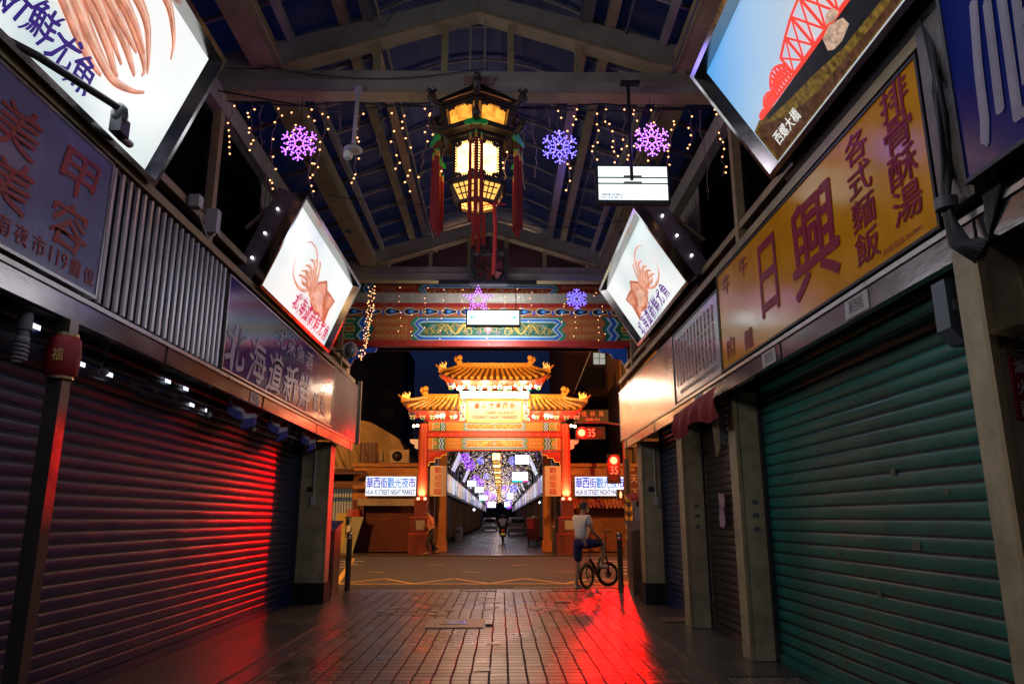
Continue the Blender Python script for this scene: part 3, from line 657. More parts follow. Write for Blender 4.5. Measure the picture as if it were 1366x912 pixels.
def squid(t, fr, L_, H_, far=False):
    """printed dried squid: finned mantle, head, bunch of arms; strokes are measured in metres on the face"""
    T = lambda u, v, n=0: fr(u, v, n)
    d, m, l = MB(), MB(), MB(); cnt = [0]
    def arm(pts, w, hl=True):
        P_ = smoothp([(u * L_, v * H_) for u, v in pts], 7); n = len(P_); cnt[0] += 1; z = .004 + cnt[0] * .0006
        tp = [1 - (k / n) ** 1.5 * .93 for k in range(n)]
        d.ribbon(lambda x, y: T(x / L_, y / H_, z), P_, [w * k for k in tp])
        m.ribbon(lambda x, y: T(x / L_, (y + w * .08) / H_, z + .0002), P_, [w * .72 * k for k in tp])
        if hl: l.ribbon(lambda x, y: T(x / L_, (y + w * .16) / H_, z + .0004), P_, [w * .24 * k for k in tp])
    if not far:
        d.poly([T(*p, .001) for p in ((.50, .40), (.55, .58), (.63, .68), (.685, .60), (.75, .60), (.845, .585), (.82, .44), (.85, .22), (.75, .28), (.66, .24), (.57, .30))])
        m.poly([T(*p, .002) for p in ((.51, .41), (.56, .55), (.63, .64), (.68, .55), (.70, .42), (.76, .36), (.82, .25), (.72, .3), (.62, .29), (.56, .33))])
        l.poly([T(*p, .003) for p in ((.55, .40), (.60, .50), (.66, .50), (.70, .40), (.76, .31), (.66, .34))])
        m.poly([T(*p, .0025) for p in ((.70, .54), (.76, .57), (.83, .565), (.805, .45), (.76, .42))])
        for k in range(6): d.ribbon(lambda x, y: T(x / L_, y / H_, .0032), [(( .56 + k * .012) * L_, (.38 + k * .03) * H_), ((.66 + k * .015) * L_, (.38 + k * .028) * H_), ((.76 + k * .012) * L_, (.32 + k * .04) * H_)], [.006, .014, .003])
        arm(((.52, .47), (.47, .60), (.43, .72), (.36, .80), (.28, .80), (.24, .74)), .05)
        arm(((.50, .42), (.41, .33), (.31, .34), (.24, .42), (.215, .58)), .05)
        for e in (((.52, .50), (.47, .60), (.44, .70), (.40, .72)), ((.51, .50), (.45, .60), (.40, .68), (.35, .66)), ((.51, .48), (.44, .56), (.38, .60), (.33, .56)), ((.50, .46), (.43, .52), (.37, .53), (.32, .48)),
                  ((.50, .44), (.43, .47), (.37, .46), (.31, .42)), ((.50, .42), (.44, .42), (.38, .40), (.35, .44)), ((.52, .52), (.50, .62), (.47, .72), (.445, .74)), ((.51, .45), (.44, .44), (.40, .49), (.36, .50))): arm(e, .085)
        m.poly([T(.515 + .045 * cos(a), .455 + .12 * sin(a), .011) for a in [i * pi / 5 for i in range(10)]]); d.poly([T(.49 + .008 * cos(a), .42 + .025 * sin(a), .0115) for a in [i * pi / 4 for i in range(8)]])
    else:
        d.poly([T(*p, .001) for p in ((.0, .9), (.12, .98), (.3, .93), (.5, .80), (.58, .68), (.57, .45), (.48, .34), (.3, .38), (.1, .42), (.0, .6))])
        for e in (((.50, .74), (.64, .88), (.76, .93), (.84, .82), (.87, .70)), ((.52, .70), (.64, .77), (.74, .73), (.80, .60), (.83, .50)), ((.53, .64), (.65, .67), (.75, .60), (.81, .52), (.818, .46)),
                  ((.53, .60), (.63, .58), (.72, .52), (.78, .45), (.80, .42)), ((.52, .56), (.61, .50), (.69, .42), (.74, .35), (.76, .33)), ((.50, .52), (.59, .43), (.67, .35), (.75, .30), (.81, .34), (.85, .40)),
                  ((.48, .48), (.56, .39), (.63, .31), (.68, .27), (.72, .255)), ((.49, .62), (.60, .62), (.70, .57), (.77, .53)), ((.49, .68), (.62, .69), (.72, .65), (.79, .57)), ((.49, .58), (.60, .55), (.68, .48), (.75, .40))): arm(e, .115)
        for i in range(9): d.ribbon(lambda x, y: T(x / L_, y / H_, .013), [(.3 * L_, (.5 + i * .04) * H_), (.45 * L_, (.5 + i * .032) * H_), (.6 * L_, (.48 + i * .03) * H_)], [.01, .018, .004])
        l.poly([T(*p, .0022) for p in ((.48, .48), (.44, .4), (.47, .37), (.51, .42))])
    m.build('squid_print', sq1, t); d.build('squid_shading', sq2, t); l.build('squid_highlight', sq3, t)
LB1, f1, L1, H1 = lightbox('large white light box with squid arms and dark blue characters, upper left corner', -1, (-2.55, 4.05), (-2.1, 5.15), 2.0, 5.5, False, lbw)
squid(LB1, f1, L1, H1, far=True)
m = MB(); f = lambda u, v: f1(u / L1, v / H1, .01)
for ch, u, v in (('北', .27, .20), ('海', .34, .2), ('道', .41, .2), ('新', .475, .2), ('鮮', .545, .215), ('尤', .612, .2), ('魚', .68, .182)): put(m, ch, f, u * L1, v * H1, .24, .24, .03, .3)
m.build('lettering', ink_blue, LB1)
LB2, f2, L2, H2 = lightbox('small white light box with pink squid and crimson characters, left side over the blue sign', -1, (-2.55, 4.05), (-2.1, 5.15), 8.2, 11.65, False, lbw)
squid(LB2, f2, L2, H2)
m = MB(); f = lambda u, v: f2(u / L2, v / H2, .01)
for i, ch in enumerate('北海道新鮮尤魚'): put(m, ch, f, (.42 + i * .082) * L2, (.2 - i * .004) * H2, .25, .24, .03, .3)
m.build('lettering', ink_red, LB2)
LB3, f3, L3, H3 = lightbox('white light box with pink squid and purple characters, right side over the menu board', 1, (2.55, 4.22), (1.95, 5.15), 8.5, 11.8, True, lbw)
squid(LB3, lambda u, v, n=0: f3(1.02 - u, v, n), L3, H3)
m = MB(); f = lambda u, v: f3(u / L3, v / H3, .01)
for i, ch in enumerate('北海道新鮮尤魚'): put(m, ch, f, (.13 + i * .093) * L3, (.14 + i * .008) * H3, .25, .22, .03, .3)
m.build('lettering', em('purple_ink', (.09, .01, .22), .9, False), LB3)
# red bridge picture
def skymat():
    m = bpy.data.materials.new('printed_sky'); t = nt(m); N = t.nodes; L = t.links; b = N['Principled BSDF']; b.inputs['Base Color'].default_value = (.3, .35, .4, 1)
    tc = N.new('ShaderNodeTexCoord'); sp = N.new('ShaderNodeSeparateXYZ'); L.new(tc.outputs['Object'], sp.inputs[0])
    ns = N.new('ShaderNodeTexNoise'); ns.inputs['Scale'].default_value = 1.2; L.new(tc.outputs['Object'], ns.inputs['Vector'])
    m0 = N.new('ShaderNodeMath'); m0.operation = 'MULTIPLY_ADD'; m0.inputs[1].default_value = .34; L.new(sp.outputs['Y'], m0.inputs[0]); L.new(sp.outputs['Z'], m0.inputs[2]); ma = N.new('ShaderNodeMath'); ma.operation = 'MULTIPLY_ADD'; ma.inputs[1].default_value = .35; L.new(ns.outputs['Fac'], ma.inputs[0]); L.new(m0.outputs[0], ma.inputs[2])
    cr = N.new('ShaderNodeValToRGB'); e = cr.color_ramp.elements; e[0].position = .4; e[0].color = (.52, .55, .6, 1); e[1].position = .95; e[1].color = (.04, .33, .78, 1)
    e2 = cr.color_ramp.elements.new(.66); e2.color = (.3, .5, .72, 1)
    mk = N.new('ShaderNodeMath'); mk.operation = 'MULTIPLY'; mk.inputs[1].default_value = .55; L.new(ma.outputs[0], mk.inputs[0]); L.new(mk.outputs[0], cr.inputs['Fac']); L.new(cr.outputs[0], b.inputs['Emission Color']); b.inputs['Emission Strength'].default_value = 1.0
    return m
LB4, f4, L4, H4 = lightbox('large light box with a photo of a red truss bridge, upper right corner', 1, (2.55, 4.22), (1.95, 5.15), 2.2, 5.65, True, skymat())
field1 = em('printed_field', (.2, .12, .015), .55, False, .95, 26); field2 = em('printed_brown_field', (.12, .045, .018), .5, False, .8, 20); dk = em('printed_dark_trees', (.006, .009, .014), .6, False, .6, 14); rdp = em('printed_red_paint', (.85, .05, .03), 1.0, False)
m = MB(); m.poly([f4(*p, .001) for p in ((.02, .05), (.98, .05), (.98, .3), (.7, .3), (.4, .24), (.22, .3), (.06, .36), (.02, .34))]); m.build('printed_field', field1, LB4)
m = MB(); m.poly([f4(*p, .002) for p in ((.03, .06), (.2, .06), (.5, .06), (.98, .06), (.98, .1), (.5, .1), (.28, .13), (.16, .2), (.06, .33), (.03, .32))]); m.mi = 0
m.poly([f4(*p, .0022) for p in ((.1, .34), (.22, .28), (.3, .24), (.3, .22), (.2, .25), (.1, .31))]); m.build('printed_brown_field', field2, LB4)
m = MB(); m.poly([f4(*p, .003) for p in ((.1, .3), (.22, .25), (.3, .22), (.42, .16), (.6, .14), (.98, .16), (.98, .31), (.6, .31), (.4, .31), (.3, .315), (.1, .33))]); m.build('printed_trees', dk, LB4)
m = MB()
def sp_(a, b, w, n=.004): m.ribbon(lambda u, v: f4(u, v, n), [a, b], w)
low = lambda u: .345 - (u - .09) * .09
spans = [(.075, .115, .03), (.115, .175, .065), (.175, .265, .11), (.265, .62, .2), (.62, .98, .2)]
for a, b, h in spans:
    n = 7; prev = None; w = .006 + h * .025
    for i in range(n + 1):
        u = a + (b - a) * i / n; top = low(u) + h * (.72 + .62 * sin(pi * i / n))
        if prev: sp_((prev[0], prev[1]), (u, top), w * 1.5, .005); sp_((prev[0], low(prev[0])), (u, top), w * .6); sp_((prev[0], prev[1]), (u, low(u)), w * .6, .0045)
        sp_((u, low(u)), (u, top), w * .8, .0055); prev = (u, top)
    sp_((a, low(a)), (b, low(b)), w * 2.6, .006)
m.build('printed_bridge', rdp, LB4)
m = MB(); fq = lambda u, v: f4(u / L4, v / H4, .008)
for i, ch in enumerate('西螺大橋'): put(m, ch, fq, (.085 + i * .033) * L4, .155 * H4, .1, .1, .012)
m.mi = 1; m.poly([f4(*p, .0065) for p in ((.385, .23), (.395, .3), (.43, .315), (.468, .27), (.47, .215), (.43, .19), (.4, .2))]); m.poly([f4(*p, .007) for p in ((.425, .335), (.44, .37), (.465, .36), (.47, .31), (.45, .3))])
m.build('lettering', [em('white_ink', (.8, .8, .75), .9, False), em('printed_pale_stone', (.6, .4, .28), .8, False, .5, 30)], LB4)
# what the lit faces throw into the arcade
for (P0, P1, y0, y1, s, e, c) in (((-2.55, 4.05), (-2.1, 5.15), 2.0, 5.5, -1, 46, (.85, .92, 1)), ((-2.55, 4.05), (-2.1, 5.15), 8.2, 11.65, -1, 22, (.9, .92, 1)), ((2.55, 4.22), (1.95, 5.15), 8.5, 11.8, 1, 22, (.9, .92, 1)), ((2.55, 4.22), (1.95, 5.15), 2.2, 5.65, 1, 26, (.62, .72, 1))):
    c_ = V(((P0[0] + P1[0]) / 2, (y0 + y1) / 2, (P0[1] + P1[1]) / 2)); up_ = V((P1[0] - P0[0], 0, P1[1] - P0[1])).normalized(); n_ = V((0, s, 0)).cross(up_).normalized() * -1
    if n_.z > 0: n_ = -n_
    l = light('light_box_glow', 'AREA', c_ + n_ * .05, e, c, (3.2, 1.0)); l.matrix_world = Matrix.Translation(c_ + n_ * .05) @ Matrix((V((0, 1, 0)), (-n_).cross(V((0, 1, 0))), -n_)).transposed().to_4x4()
for p, c in (((-1.8, 6.8, 5.12), (.5, .15, 1)), ((.86, 6.8, 5.1), (.2, .15, 1)), ((1.81, 6.8, 5.19), (.6, .2, 1)), ((1.66, 12.9, 5.35), (.2, .15, 1)), ((-.16, 12.9, 5.33), (.55, .2, 1))): light('snowflake_glow', 'POINT', p, 4, c, .15)
# arm / bracket spotlight in front of the upper left box
t = thing('bracket_arm', 'thick black pipe arm with clamp in front of the upper left light box', 'pipe arm', (-2.5, 4, 4.1))
m = MB(); m.tube([(-2.66, 3.3, 3.98), (-2.5, 3.9, 4.08), (-2.38, 4.6, 4.16)], .026, 8); m.build('pipe', black, t)
m = MB(); m.sph((-2.38, 4.62, 4.12), .06, 8, 6, (1, 1, 1.5)); m.box(-2.42, -2.34, 4.58, 4.7, 3.98, 4.1); m.cyl((-2.4, 4.7, 4.0), (-2.44, 4.9, 4.05), .03); m.build('clamp', dsteel, t)
# motion sensor lamps by the fascia ends
t = thing('flood_lamp', 'grey round unlit flood lamp bracketed at the end of the left sign row', 'lamp', (-2.5, 13, 4.3))
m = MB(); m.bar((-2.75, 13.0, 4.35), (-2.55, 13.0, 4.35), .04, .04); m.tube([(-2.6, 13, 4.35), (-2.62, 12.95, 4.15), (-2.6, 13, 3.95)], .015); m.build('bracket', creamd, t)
m = MB(); m.cyl((-2.55, 13.1, 4.4), (-2.45, 12.95, 4.36), .08, .15, 16); m.sph((-2.44, 12.94, 4.355), .14, 14, 8, (.7, .7, 1)); m.build('lamp_head', pm('lamp_grey', (.3, .3, .32), .3, .3), t)

# ================================================================== side walls above the signs
def louvre(s, y0, y1, label):
    t = thing('louvre_panel', label, 'louvre panel', (s * 2.8, (y0 + y1) / 2, 4.4), 'louvre panels above the signs')
    m = MB(); n = 26
    for k in range(n):
        z = 4.45 + k * 1.2 / n; x = s * 2.82
        m.quad((x, y0, z), (x, y1, z), (x + s * .05, y1, z + .04), (x + s * .05, y0, z + .04))
    m.build('blades', pm('louvre_grey', (.09, .09, .095), .45, .3, .4, 6), t)
    m = MB(); m.box(min(s * 2.9, s * 2.93), max(s * 2.9, s * 2.93), y0, y1, 4.4, 5.7); m.build('backing', black, t)
def corr(s, y0, y1, label):
    t = MB(); n = int((y1 - y0) / .19)
    for k in range(n):
        a = y0 + k * (y1 - y0) / n; w = (y1 - y0) / n
        x = s * 2.83; d = s * .025
        for p, q in (((x, a), (x, a + w * .75)), ((x, a + w * .75), (x + d, a + w * .82)), ((x + d, a + w * .82), (x + d, a + w * .93)), ((x + d, a + w * .93), (x, a + w))):
            t.quad((*p, 4.4), (*q, 4.4), (*q, 5.62), (*p, 5.62))
    tag(t.build('ribbed_wall_panel', pm('ribbed_cream_sheet', (.3, .27, .2), .5, .1, .4, 3), loc=(s * 2.83, (y0 + y1) / 2, 4.4)), label, 'wall panel', 'ribbed cream wall panels above the signs')
for s, w in ((-1, 'left'), (1, 'right')):
    for y0, y1, d in ((-6, .9, 'behind the large light box'), (1.0, 5.0, 'beside the large light box'), (5.1, 7.0, 'just before the first roof truss'), (7.2, 8.75, 'just past the first roof truss')): louvre(s, y0, y1, f'dark louvre panel above the {w} signs, {d}')
    corr(s, 8.8, 13.2, f'ribbed cream wall panel above the {w} signs next to the white light box')
    t = thing('wall_frame', f'painted steel frame of rails and posts above the {w} row of signs', 'steel frame', (s * 2.75, 4, 4))
    m = MB(); m.box(min(s * 2.7, s * 2.82), max(s * 2.7, s * 2.82), -8, 14.3, 5.62, 5.86); m.build('eave_rail', beam, t)
    m = MB(); m.box(min(s * 2.86, s * 2.98), max(s * 2.86, s * 2.98), -8, 14.3, 5.88, 6.1); m.build('eave_gutter', beam, t)
    m = MB(); m.box(min(s * 2.72, s * 2.8), max(s * 2.72, s * 2.8), -8, 14.3, 4.3, 4.38); m.build('middle_rail', beamy, t)
    m = MB(); m.box(min(s * 2.6, s * 2.7), max(s * 2.6, s * 2.7), -8, 14.3, 3.98, 4.06); m.build('lower_rail', beamy, t)
    for yy in (.8, 4.0, 7.1, 10.3, 13.45):
        m = MB(); m.box(min(s * 2.705, s * 2.79), max(s * 2.705, s * 2.79), yy - .05, yy + .05, 4.06, 5.62); m.build('post', beamy, t)
    if s < 0:
        m = MB(); m.box(-2.72, -2.6, 6.95, 7.05, 4.2, 4.45); m.box(-2.7, -2.6, 6.5, 6.6, 4.28, 4.4); m.tube([(-2.62, 7.0, 4.2), (-2.6, 6.8, 4.05), (-2.64, 6.6, 4.25)], .008); m.build('junction_box', wht, t)
# ================================================================== roof
YT = (.8, 7.1, 13.45)
SL = lambda x: 6.3 + (2.98 - abs(x)) * .38
t = thing('arcade_roof', 'dark glazed arcade roof with painted purlins and vaulted centre strip', 'roof', (0, 3, 6.2))
g = MB(); XS = [-2.98, -1.3] + [-1.3 + 2.6 * k / 10 for k in range(1, 10)] + [1.3, 2.98]
def zr(x): return SL(x) if abs(x) >= 1.3 else SL(1.3) + .42 * (1 - (x / 1.3) ** 2)
for a, b in zip(XS[:-1], XS[1:]): g.quad((a, -8, zr(a) + .03), (b, -8, zr(b) + .03), (b, 14.4, zr(b) + .03), (a, 14.4, zr(a) + .03))
g.build('glazing', glass, t)
for k in range(32):
    yy = -7 + k * .68
    if yy > 14.2: break
    m = MB()
    for s in (-1, 1): m.bar((s * 2.96, yy, SL(2.96) - .02), (s * 1.3, yy, SL(1.3) - .02), .035, .05)
    pts = [(x, yy, zr(x) - .015) for x in [-1.3 + 2.6 * i / 12 for i in range(13)]]; m.tube(pts, .02, 5)
    m.build('glazing_bar', beam, t)
for s in (-1, 1):
    m = MB(); m.box(min(s * 2.15, s * 2.42), max(s * 2.15, s * 2.42), -8, 14.3, 6.11, 6.36); m.build('main_beam', beamy, t)
    m = MB(); m.box(min(s * 2.0, s * 2.06), max(s * 2.0, s * 2.06), -8, 14.3, 6.42, 6.54); m.build('purlin', beam, t)
    m = MB(); m.box(min(s * 1.42, s * 1.52), max(s * 1.42, s * 1.52), -8, 14.3, 6.66, 6.8); m.build('purlin', beamy, t)
    m = MB(); m.box(min(s * 1.14, s * 1.26), max(s * 1.14, s * 1.26), -8, 14.3, 6.7, 6.9); m.build('gutter_beam', steel, t)
def truss(yy, label):
    t = thing('roof_truss', label, 'roof truss', (0, yy, 5.83), 'painted steel trusses across the arcade')
    m = MB(); m.box(-2.86, 2.86, yy - .06, yy + .06, 5.97, 6.1); m.box(-2.86, 2.86, yy - .1, yy + .1, 5.83, 5.96); m.build('bottom_chord', beam, t)
    m = MB(); m.box(-2.86, 2.86, yy - .1, yy + .1, 5.818, 5.828); m.build('chord_flange', beamy, t)
    for s in (-1, 1):
        m = MB(); m.prism([(s * 2.75, yy - .07, 6.11), (s * 2.75, yy - .07, 6.27), (s * .003, yy - .07, 7.08), (s * .003, yy - .07, 6.85), (s * 2.3, yy - .07, 6.11)], (0, .14, 0)); m.build('rafter', beam, t)
        m = MB(); m.bar((s * 2.26, yy, 6.09), (s * .003, yy, 6.825), .2, .03, up=(s * .3, 0, 1)); m.build('rafter_flange', beamy, t)
        for x in (.36, 1.1): 
            m = MB(); m.box(s * x - .035, s * x + .035, yy - .035, yy + .035, 6.105, 6.85 - x * .315); m.build('strut', beamy, t)
        m = MB(); m.cyl((s * .08, yy, 6.1), (s * .08, yy, 6.8), .012, n=6); m.build('tie_rod', beam, t)
    return t
truss(YT[0], 'painted steel roof truss overhead nearest the camera'); truss(YT[1], 'painted steel roof truss carrying the hexagonal lantern'); truss(YT[2], 'painted steel roof truss behind the ventilation fan')
m = MB(); m.box(-2.86, 2.86, 14.05, 14.2, 5.62, 5.78); tag(m.build('cross_beam', beam, loc=(0, 14.1, 5.62)), 'lower cross beam in front of the painted gate beams', 'beam')
# ================================================================== near gate: painted beams
PB = dict(blue=pm('beam_blue', (.02, .1, .5), .4), lblue=pm('beam_light_blue', (.1, .4, .6), .4), green=pm('beam_green', (.01, .22, .14), .4), dgreen=pm('beam_dark_green', (.015, .12, .08), .4),
          white=pm('beam_white', (.6, .58, .5), .4), gold=pm('beam_gold', (.6, .4, .08), .35, .1), redo=pm('beam_orange_red', (.42, .1, .03), .45), fgold=pm('beam_dull_gold', (.34, .14, .02), .45), red=pm('beam_red', (.32, .02, .015), .45), pink=pm('beam_pink', (.55, .2, .25), .45), teal=pm('beam_teal', (.05, .35, .3), .4))
PK = list(PB); PM = [PB[k] for k in PK]
def painted(parent, name, x0, x1, z0, z1, y, style=0, zf=1.0, seed=1):
    """painted Chinese beam front, mirrored about its middle, pattern as thin coloured shapes standing on the beam"""
    rnd = random.Random(seed); m = MB(); h = z1 - z0; c = (x0 + x1) / 2; hw = (x1 - x0) / 2
    def P(x, v, n): return V((c + x, y - n * .0022 * zf, z0 + h * v))
    def shape(col, pts, n):
        m.mi = PK.index(col)
        for s in (1, -1): m.poly([P(s * a, b, n) for a, b in (pts if s > 0 else pts[::-1])])
    def zig(xa, w, col, n, teeth=2, amp=.18):
        L_ = []; k = teeth * 2
        for i in range(k + 1): L_.append((xa + (amp * h if i % 2 else 0), i / k))
        m.mi = PK.index(col)
        for s in (1, -1):
            for i in range(k):
                a, b = L_[i], L_[i + 1]
                m.quad(P(s * a[0], a[1], n), P(s * (a[0] + w), a[1], n), P(s * (b[0] + w), b[1], n), P(s * b[0], b[1], n))
    base = ('redo', 'red', 'fgold')[style]
    m.mi = PK.index(base); m.quad(P(-hw, 0, 0), P(hw, 0, 0), P(hw, 1, 0), P(-hw, 1, 0))
    a = hw * (.42 if style != 1 else .40)
    # centre cartouche
    for i, (col, ins, aa) in enumerate((('green', 0, a + .3 * h), ('white', .05, a + .16 * h), ('blue', .08, a + .12 * h), ('lblue', .15, a + .02 * h), ('white', .19, a - .03 * h), (('dgreen', 'red', 'fgold')[style], .23, a - .08 * h))):
        shape(col, [(0, ins), (aa, ins), (aa + .22 * h, .27), (aa, .5), (aa + .22 * h, .73), (aa, 1 - ins), (0, 1 - ins)], i + 1)
    # gold dragons, clouds, flowers in the cartouche
    def scroll(cx_, cz, r, col, n):
        m.mi = PK.index(col); pts = [(cx_ + r * (1 - k / 16) * cos(k * .75), cz + r / h * (1 - k / 16) * sin(k * .75)) for k in range(13)]
        for s in (1, -1): m.ribbon(lambda u, v: P(s * u, v, n), pts, [r * .32 * (1 - k / 18) for k in range(13)])
    n_ = int(a / (h * .28))
    for k in range(n_):
        xx = h * .25 + k * (a - h * .25) / max(1, n_); scroll(xx, .5 + .12 * sin(k * 2.2), h * .17, 'gold', 8); scroll(xx + h * .12, .36 + .25 * (k % 2), h * .09, ('pink', 'lblue', 'gold')[k % 3], 9)
    if style != 1:
        dr = [(a * .28 + (a * .62) * k / 14, .5 + .2 * sin(k * .95)) for k in range(15)]; m.mi = PK.index('gold')
        for s in (1, -1): m.ribbon(lambda u, v: P(s * u, v, 10), dr, [h * .17 * (1 - k / 17) for k in range(15)])
        m.mi = PK.index('pink'); m.poly([P(.13 * h * cos(k * pi / 5), .5 + .2 * sin(k * pi / 5), 11) for k in range(10)])
        m.mi = PK.index('white'); m.poly([P(.06 * h * cos(k * pi / 5), .5 + .09 * sin(k * pi / 5), 12) for k in range(10)])
    # orange scroll field
    xf0, xf1 = a + .62 * h, hw * .74
    for r_ in range(3):
        for k in range(int((xf1 - xf0) / (h * .26))): scroll(xf0 + h * .1 + k * h * .26, .2 + r_ * .3, h * .11, 'gold', 2)
    # zigzag bands
    xz = hw * .73
    for k, (col, w) in enumerate((('dgreen', .16), ('lblue', .05), ('white', .05), ('blue', .16), ('lblue', .05), ('white', .05), ('dgreen', .15))):
        zig(xz, w * h, col, 3 + k * .3); xz += w * h
    shape('dgreen', [(xz, 0), (hw * .93, 0), (hw * .93, 1), (xz, 1)], 1.5)
    for k in range(3):
        v0 = .08 + k * .31; shape('gold', [(xz + .05, v0), (hw * .92, v0), (hw * .92, v0 + .24), (xz + .05, v0 + .24)], 2); shape('redo' if k == 1 else 'green', [(xz + .08, v0 + .05), (hw * .915, v0 + .05), (hw * .915, v0 + .19), (xz + .08, v0 + .19)], 3)
    shape('white', [(hw * .93, 0), (hw * .94, 0), (hw * .94, 1), (hw * .93, 1)], 3)
    shape('gold', [(hw * .95, .08), (hw * .99, .08), (hw * .99, .92), (hw * .95, .92)], 3); shape('redo', [(hw * .955, .14), (hw * .985, .14), (hw * .985, .86), (hw * .955, .86)], 4)
    o = m.build(name, PM, parent); return o
t = thing('painted_gate', 'near gate of painted blue, green and orange beams hung across the arcade end', 'gate', (0, 14.6, 3.9))
m = MB(); m.box(-3.4, 3.4, 14.65, 14.95, 4.8, 6.25); m.build('beam_core', dred, t)
painted(t, 'lower_painted_beam', -3.2, 3.2, 4.93, 5.45, 14.645, 0, seed=2)
painted(t, 'upper_painted_beam', -3.2, 3.2, 5.76, 6.16, 14.645, 1, seed=3)
m = MB(); m.box(-3.3, 3.3, 14.5, 14.9, 4.8, 4.92); m.build('red_soffit_beam', red, t)
m = MB()
m.mi = 0; m.quad((-3.2, 14.644, 5.46), (3.2, 14.644, 5.46), (3.2, 14.644, 5.75), (-3.2, 14.644, 5.75)); m.mi = 3; m.quad((-3.2, 14.642, 5.66), (3.2, 14.642, 5.66), (3.2, 14.642, 5.75), (-3.2, 14.642, 5.75))
for k in range(17):
    xx = -3.15 + k * .39
    for i, (mi, w, hh) in enumerate(((1, .17, .09), (4, .15, .07), (2, .07, .05), (5, .035, .03))):
        m.mi = mi; m.poly([(xx + w * cos(a), 14.64 - i * .003, 5.565 + hh * sin(a) * (.8 + .25 * cos(3 * a))) for a in [j * pi / 7 for j in range(14)]])
    m.mi = 2; m.poly([(xx + .195 + .025 * cos(a), 14.638, 5.54 + .055 * sin(a)) for a in [j * pi / 4 for j in range(8)]])
m.build('lotus_frieze', [PB['redo'], PB['white'], PB['blue'], PB['red'], black, PB['lblue']], t)
m = MB(); m.prism([(-3.2, 14.7, 6.26), (3.2, 14.7, 6.26), (2.4, 14.7, 6.62), (0, 14.7, 7.35), (-2.4, 14.7, 6.62)], (0, .1, 0)); m.build('gable_wall', pm('deep_red_gable', (.03, .006, .009), .5, 0, .3, 3), t)
for s in (-1, 1):
    m = MB(); m.box(s * 3.02 - .16, s * 3.02 + .16, 14.66, 14.95, 3.99, 4.795); m.build('column', pm('pale_orange_column', (.5, .28, .09), .5, 0, .3, 2), t)
    m = MB(); pr = [(s * 2.84, 14.6, 4.79), (s * 2.25, 14.6, 4.79), (s * 2.3, 14.6, 4.7), (s * 2.5, 14.6, 4.68), (s * 2.55, 14.6, 4.58), (s * 2.72, 14.6, 4.55), (s * 2.78, 14.6, 4.42), (s * 2.84, 14.6, 4.4)]
    m.prism(pr, (0, .06, 0)); m.build('corner_bracket', PB['blue'], t)
# white lit sign under the beams
t = thing('exit_sign_box', 'bright white lit sign box with green arrows in front of the painted beams', 'lit sign', (.13, 13.0, 4.86))
m = MB(); m.box(-.38, .62, 13.04, 13.14, 4.84, 5.16); m.build('housing', dsteel, t)
m = MB(); m.quad((-.35, 13.034, 4.87), (.59, 13.034, 4.87), (.59, 13.034, 5.13), (-.35, 13.034, 5.13)); m.build('lit_face', em('cold_white_face', (.85, .95, 1), 3.5), t)
m = MB(); f = frame((0, 13.03, 5.0), (1, 0, 0), (0, 0, 1), .003)
for s in (-1, 1): m.poly([f(.12 + s * a, b) for a, b in ((.44, 0), (.38, .04), (.38, .015), (.3, .015), (.3, -.015), (.38, -.015), (.38, -.04))])
m.mi = 1; row(m, '華西街夜市', f, .12, .04, .07, .08, .025); put(m, 'Night Market', f, .12, -.06, .4, .05)
m.build('lettering', [em('green_ink', (.02, .75, .35), 1.6, False), em('pale_blue_ink', (.55, .85, 1), 2.2, False)], t)
m = MB(); m.cyl((-.3, 13.09, 5.16), (-.3, 13.4, 5.82), .008, n=6); m.cyl((.54, 13.09, 5.16), (.54, 13.4, 5.82), .008, n=6); m.build('hanger_rods', black, t)
# fan
t = thing('ventilation_fan', 'black square ventilation fan fixed to the second truss', 'fan', (.03, 13.2, 5.68))
m = MB(); a, b = -.32, .38
for x0_, x1_, z0_, z1_ in ((a, b, 5.68, 5.74), (a, b, 6.3, 6.36), (a, a + .06, 5.741, 6.299), (b - .06, b, 5.741, 6.299)): m.box(x0_, x1_, 13.1, 13.3, z0_, z1_)
m.tube([(.03 + .295 * cos(i * pi / 12), 13.16, 6.02 + .295 * sin(i * pi / 12)) for i in range(24)], .018, 6, True)
m.build('housing', pm('fan_black', (.08, .08, .085), .45, .3), t)
m = MB()
for k in range(7):
    an = k * 2 * pi / 7; p = lambda r, da, dy: V((.03 + r * cos(an + da), 13.2 + dy, 6.02 + r * sin(an + da)))
    m.quad(p(.05, 0, .03), p(.26, -.05, .05), p(.27, .5, -.02), p(.06, .5, 0))
m.cyl((.03, 13.15, 6.02), (.03, 13.24, 6.02), .06, n=14); m.build('blades', pm('fan_blade_grey', (.4, .1, .105), .35, .3), t)
m = MB(); 
for r in (.12, .2, .28): m.tube([(.03 + r * cos(i * pi / 12), 13.1, 6.02 + r * sin(i * pi / 12)) for i in range(24)], .0025, 4, True)
m.box(.0, .06, 13.07, 13.09, 5.99, 6.05); m.build('guard', dsteel, t)
m = MB(); m.box(-.93, .94, 13.33, 13.352, 5.74, 5.82); m.build('mount_rail', dsteel, t)

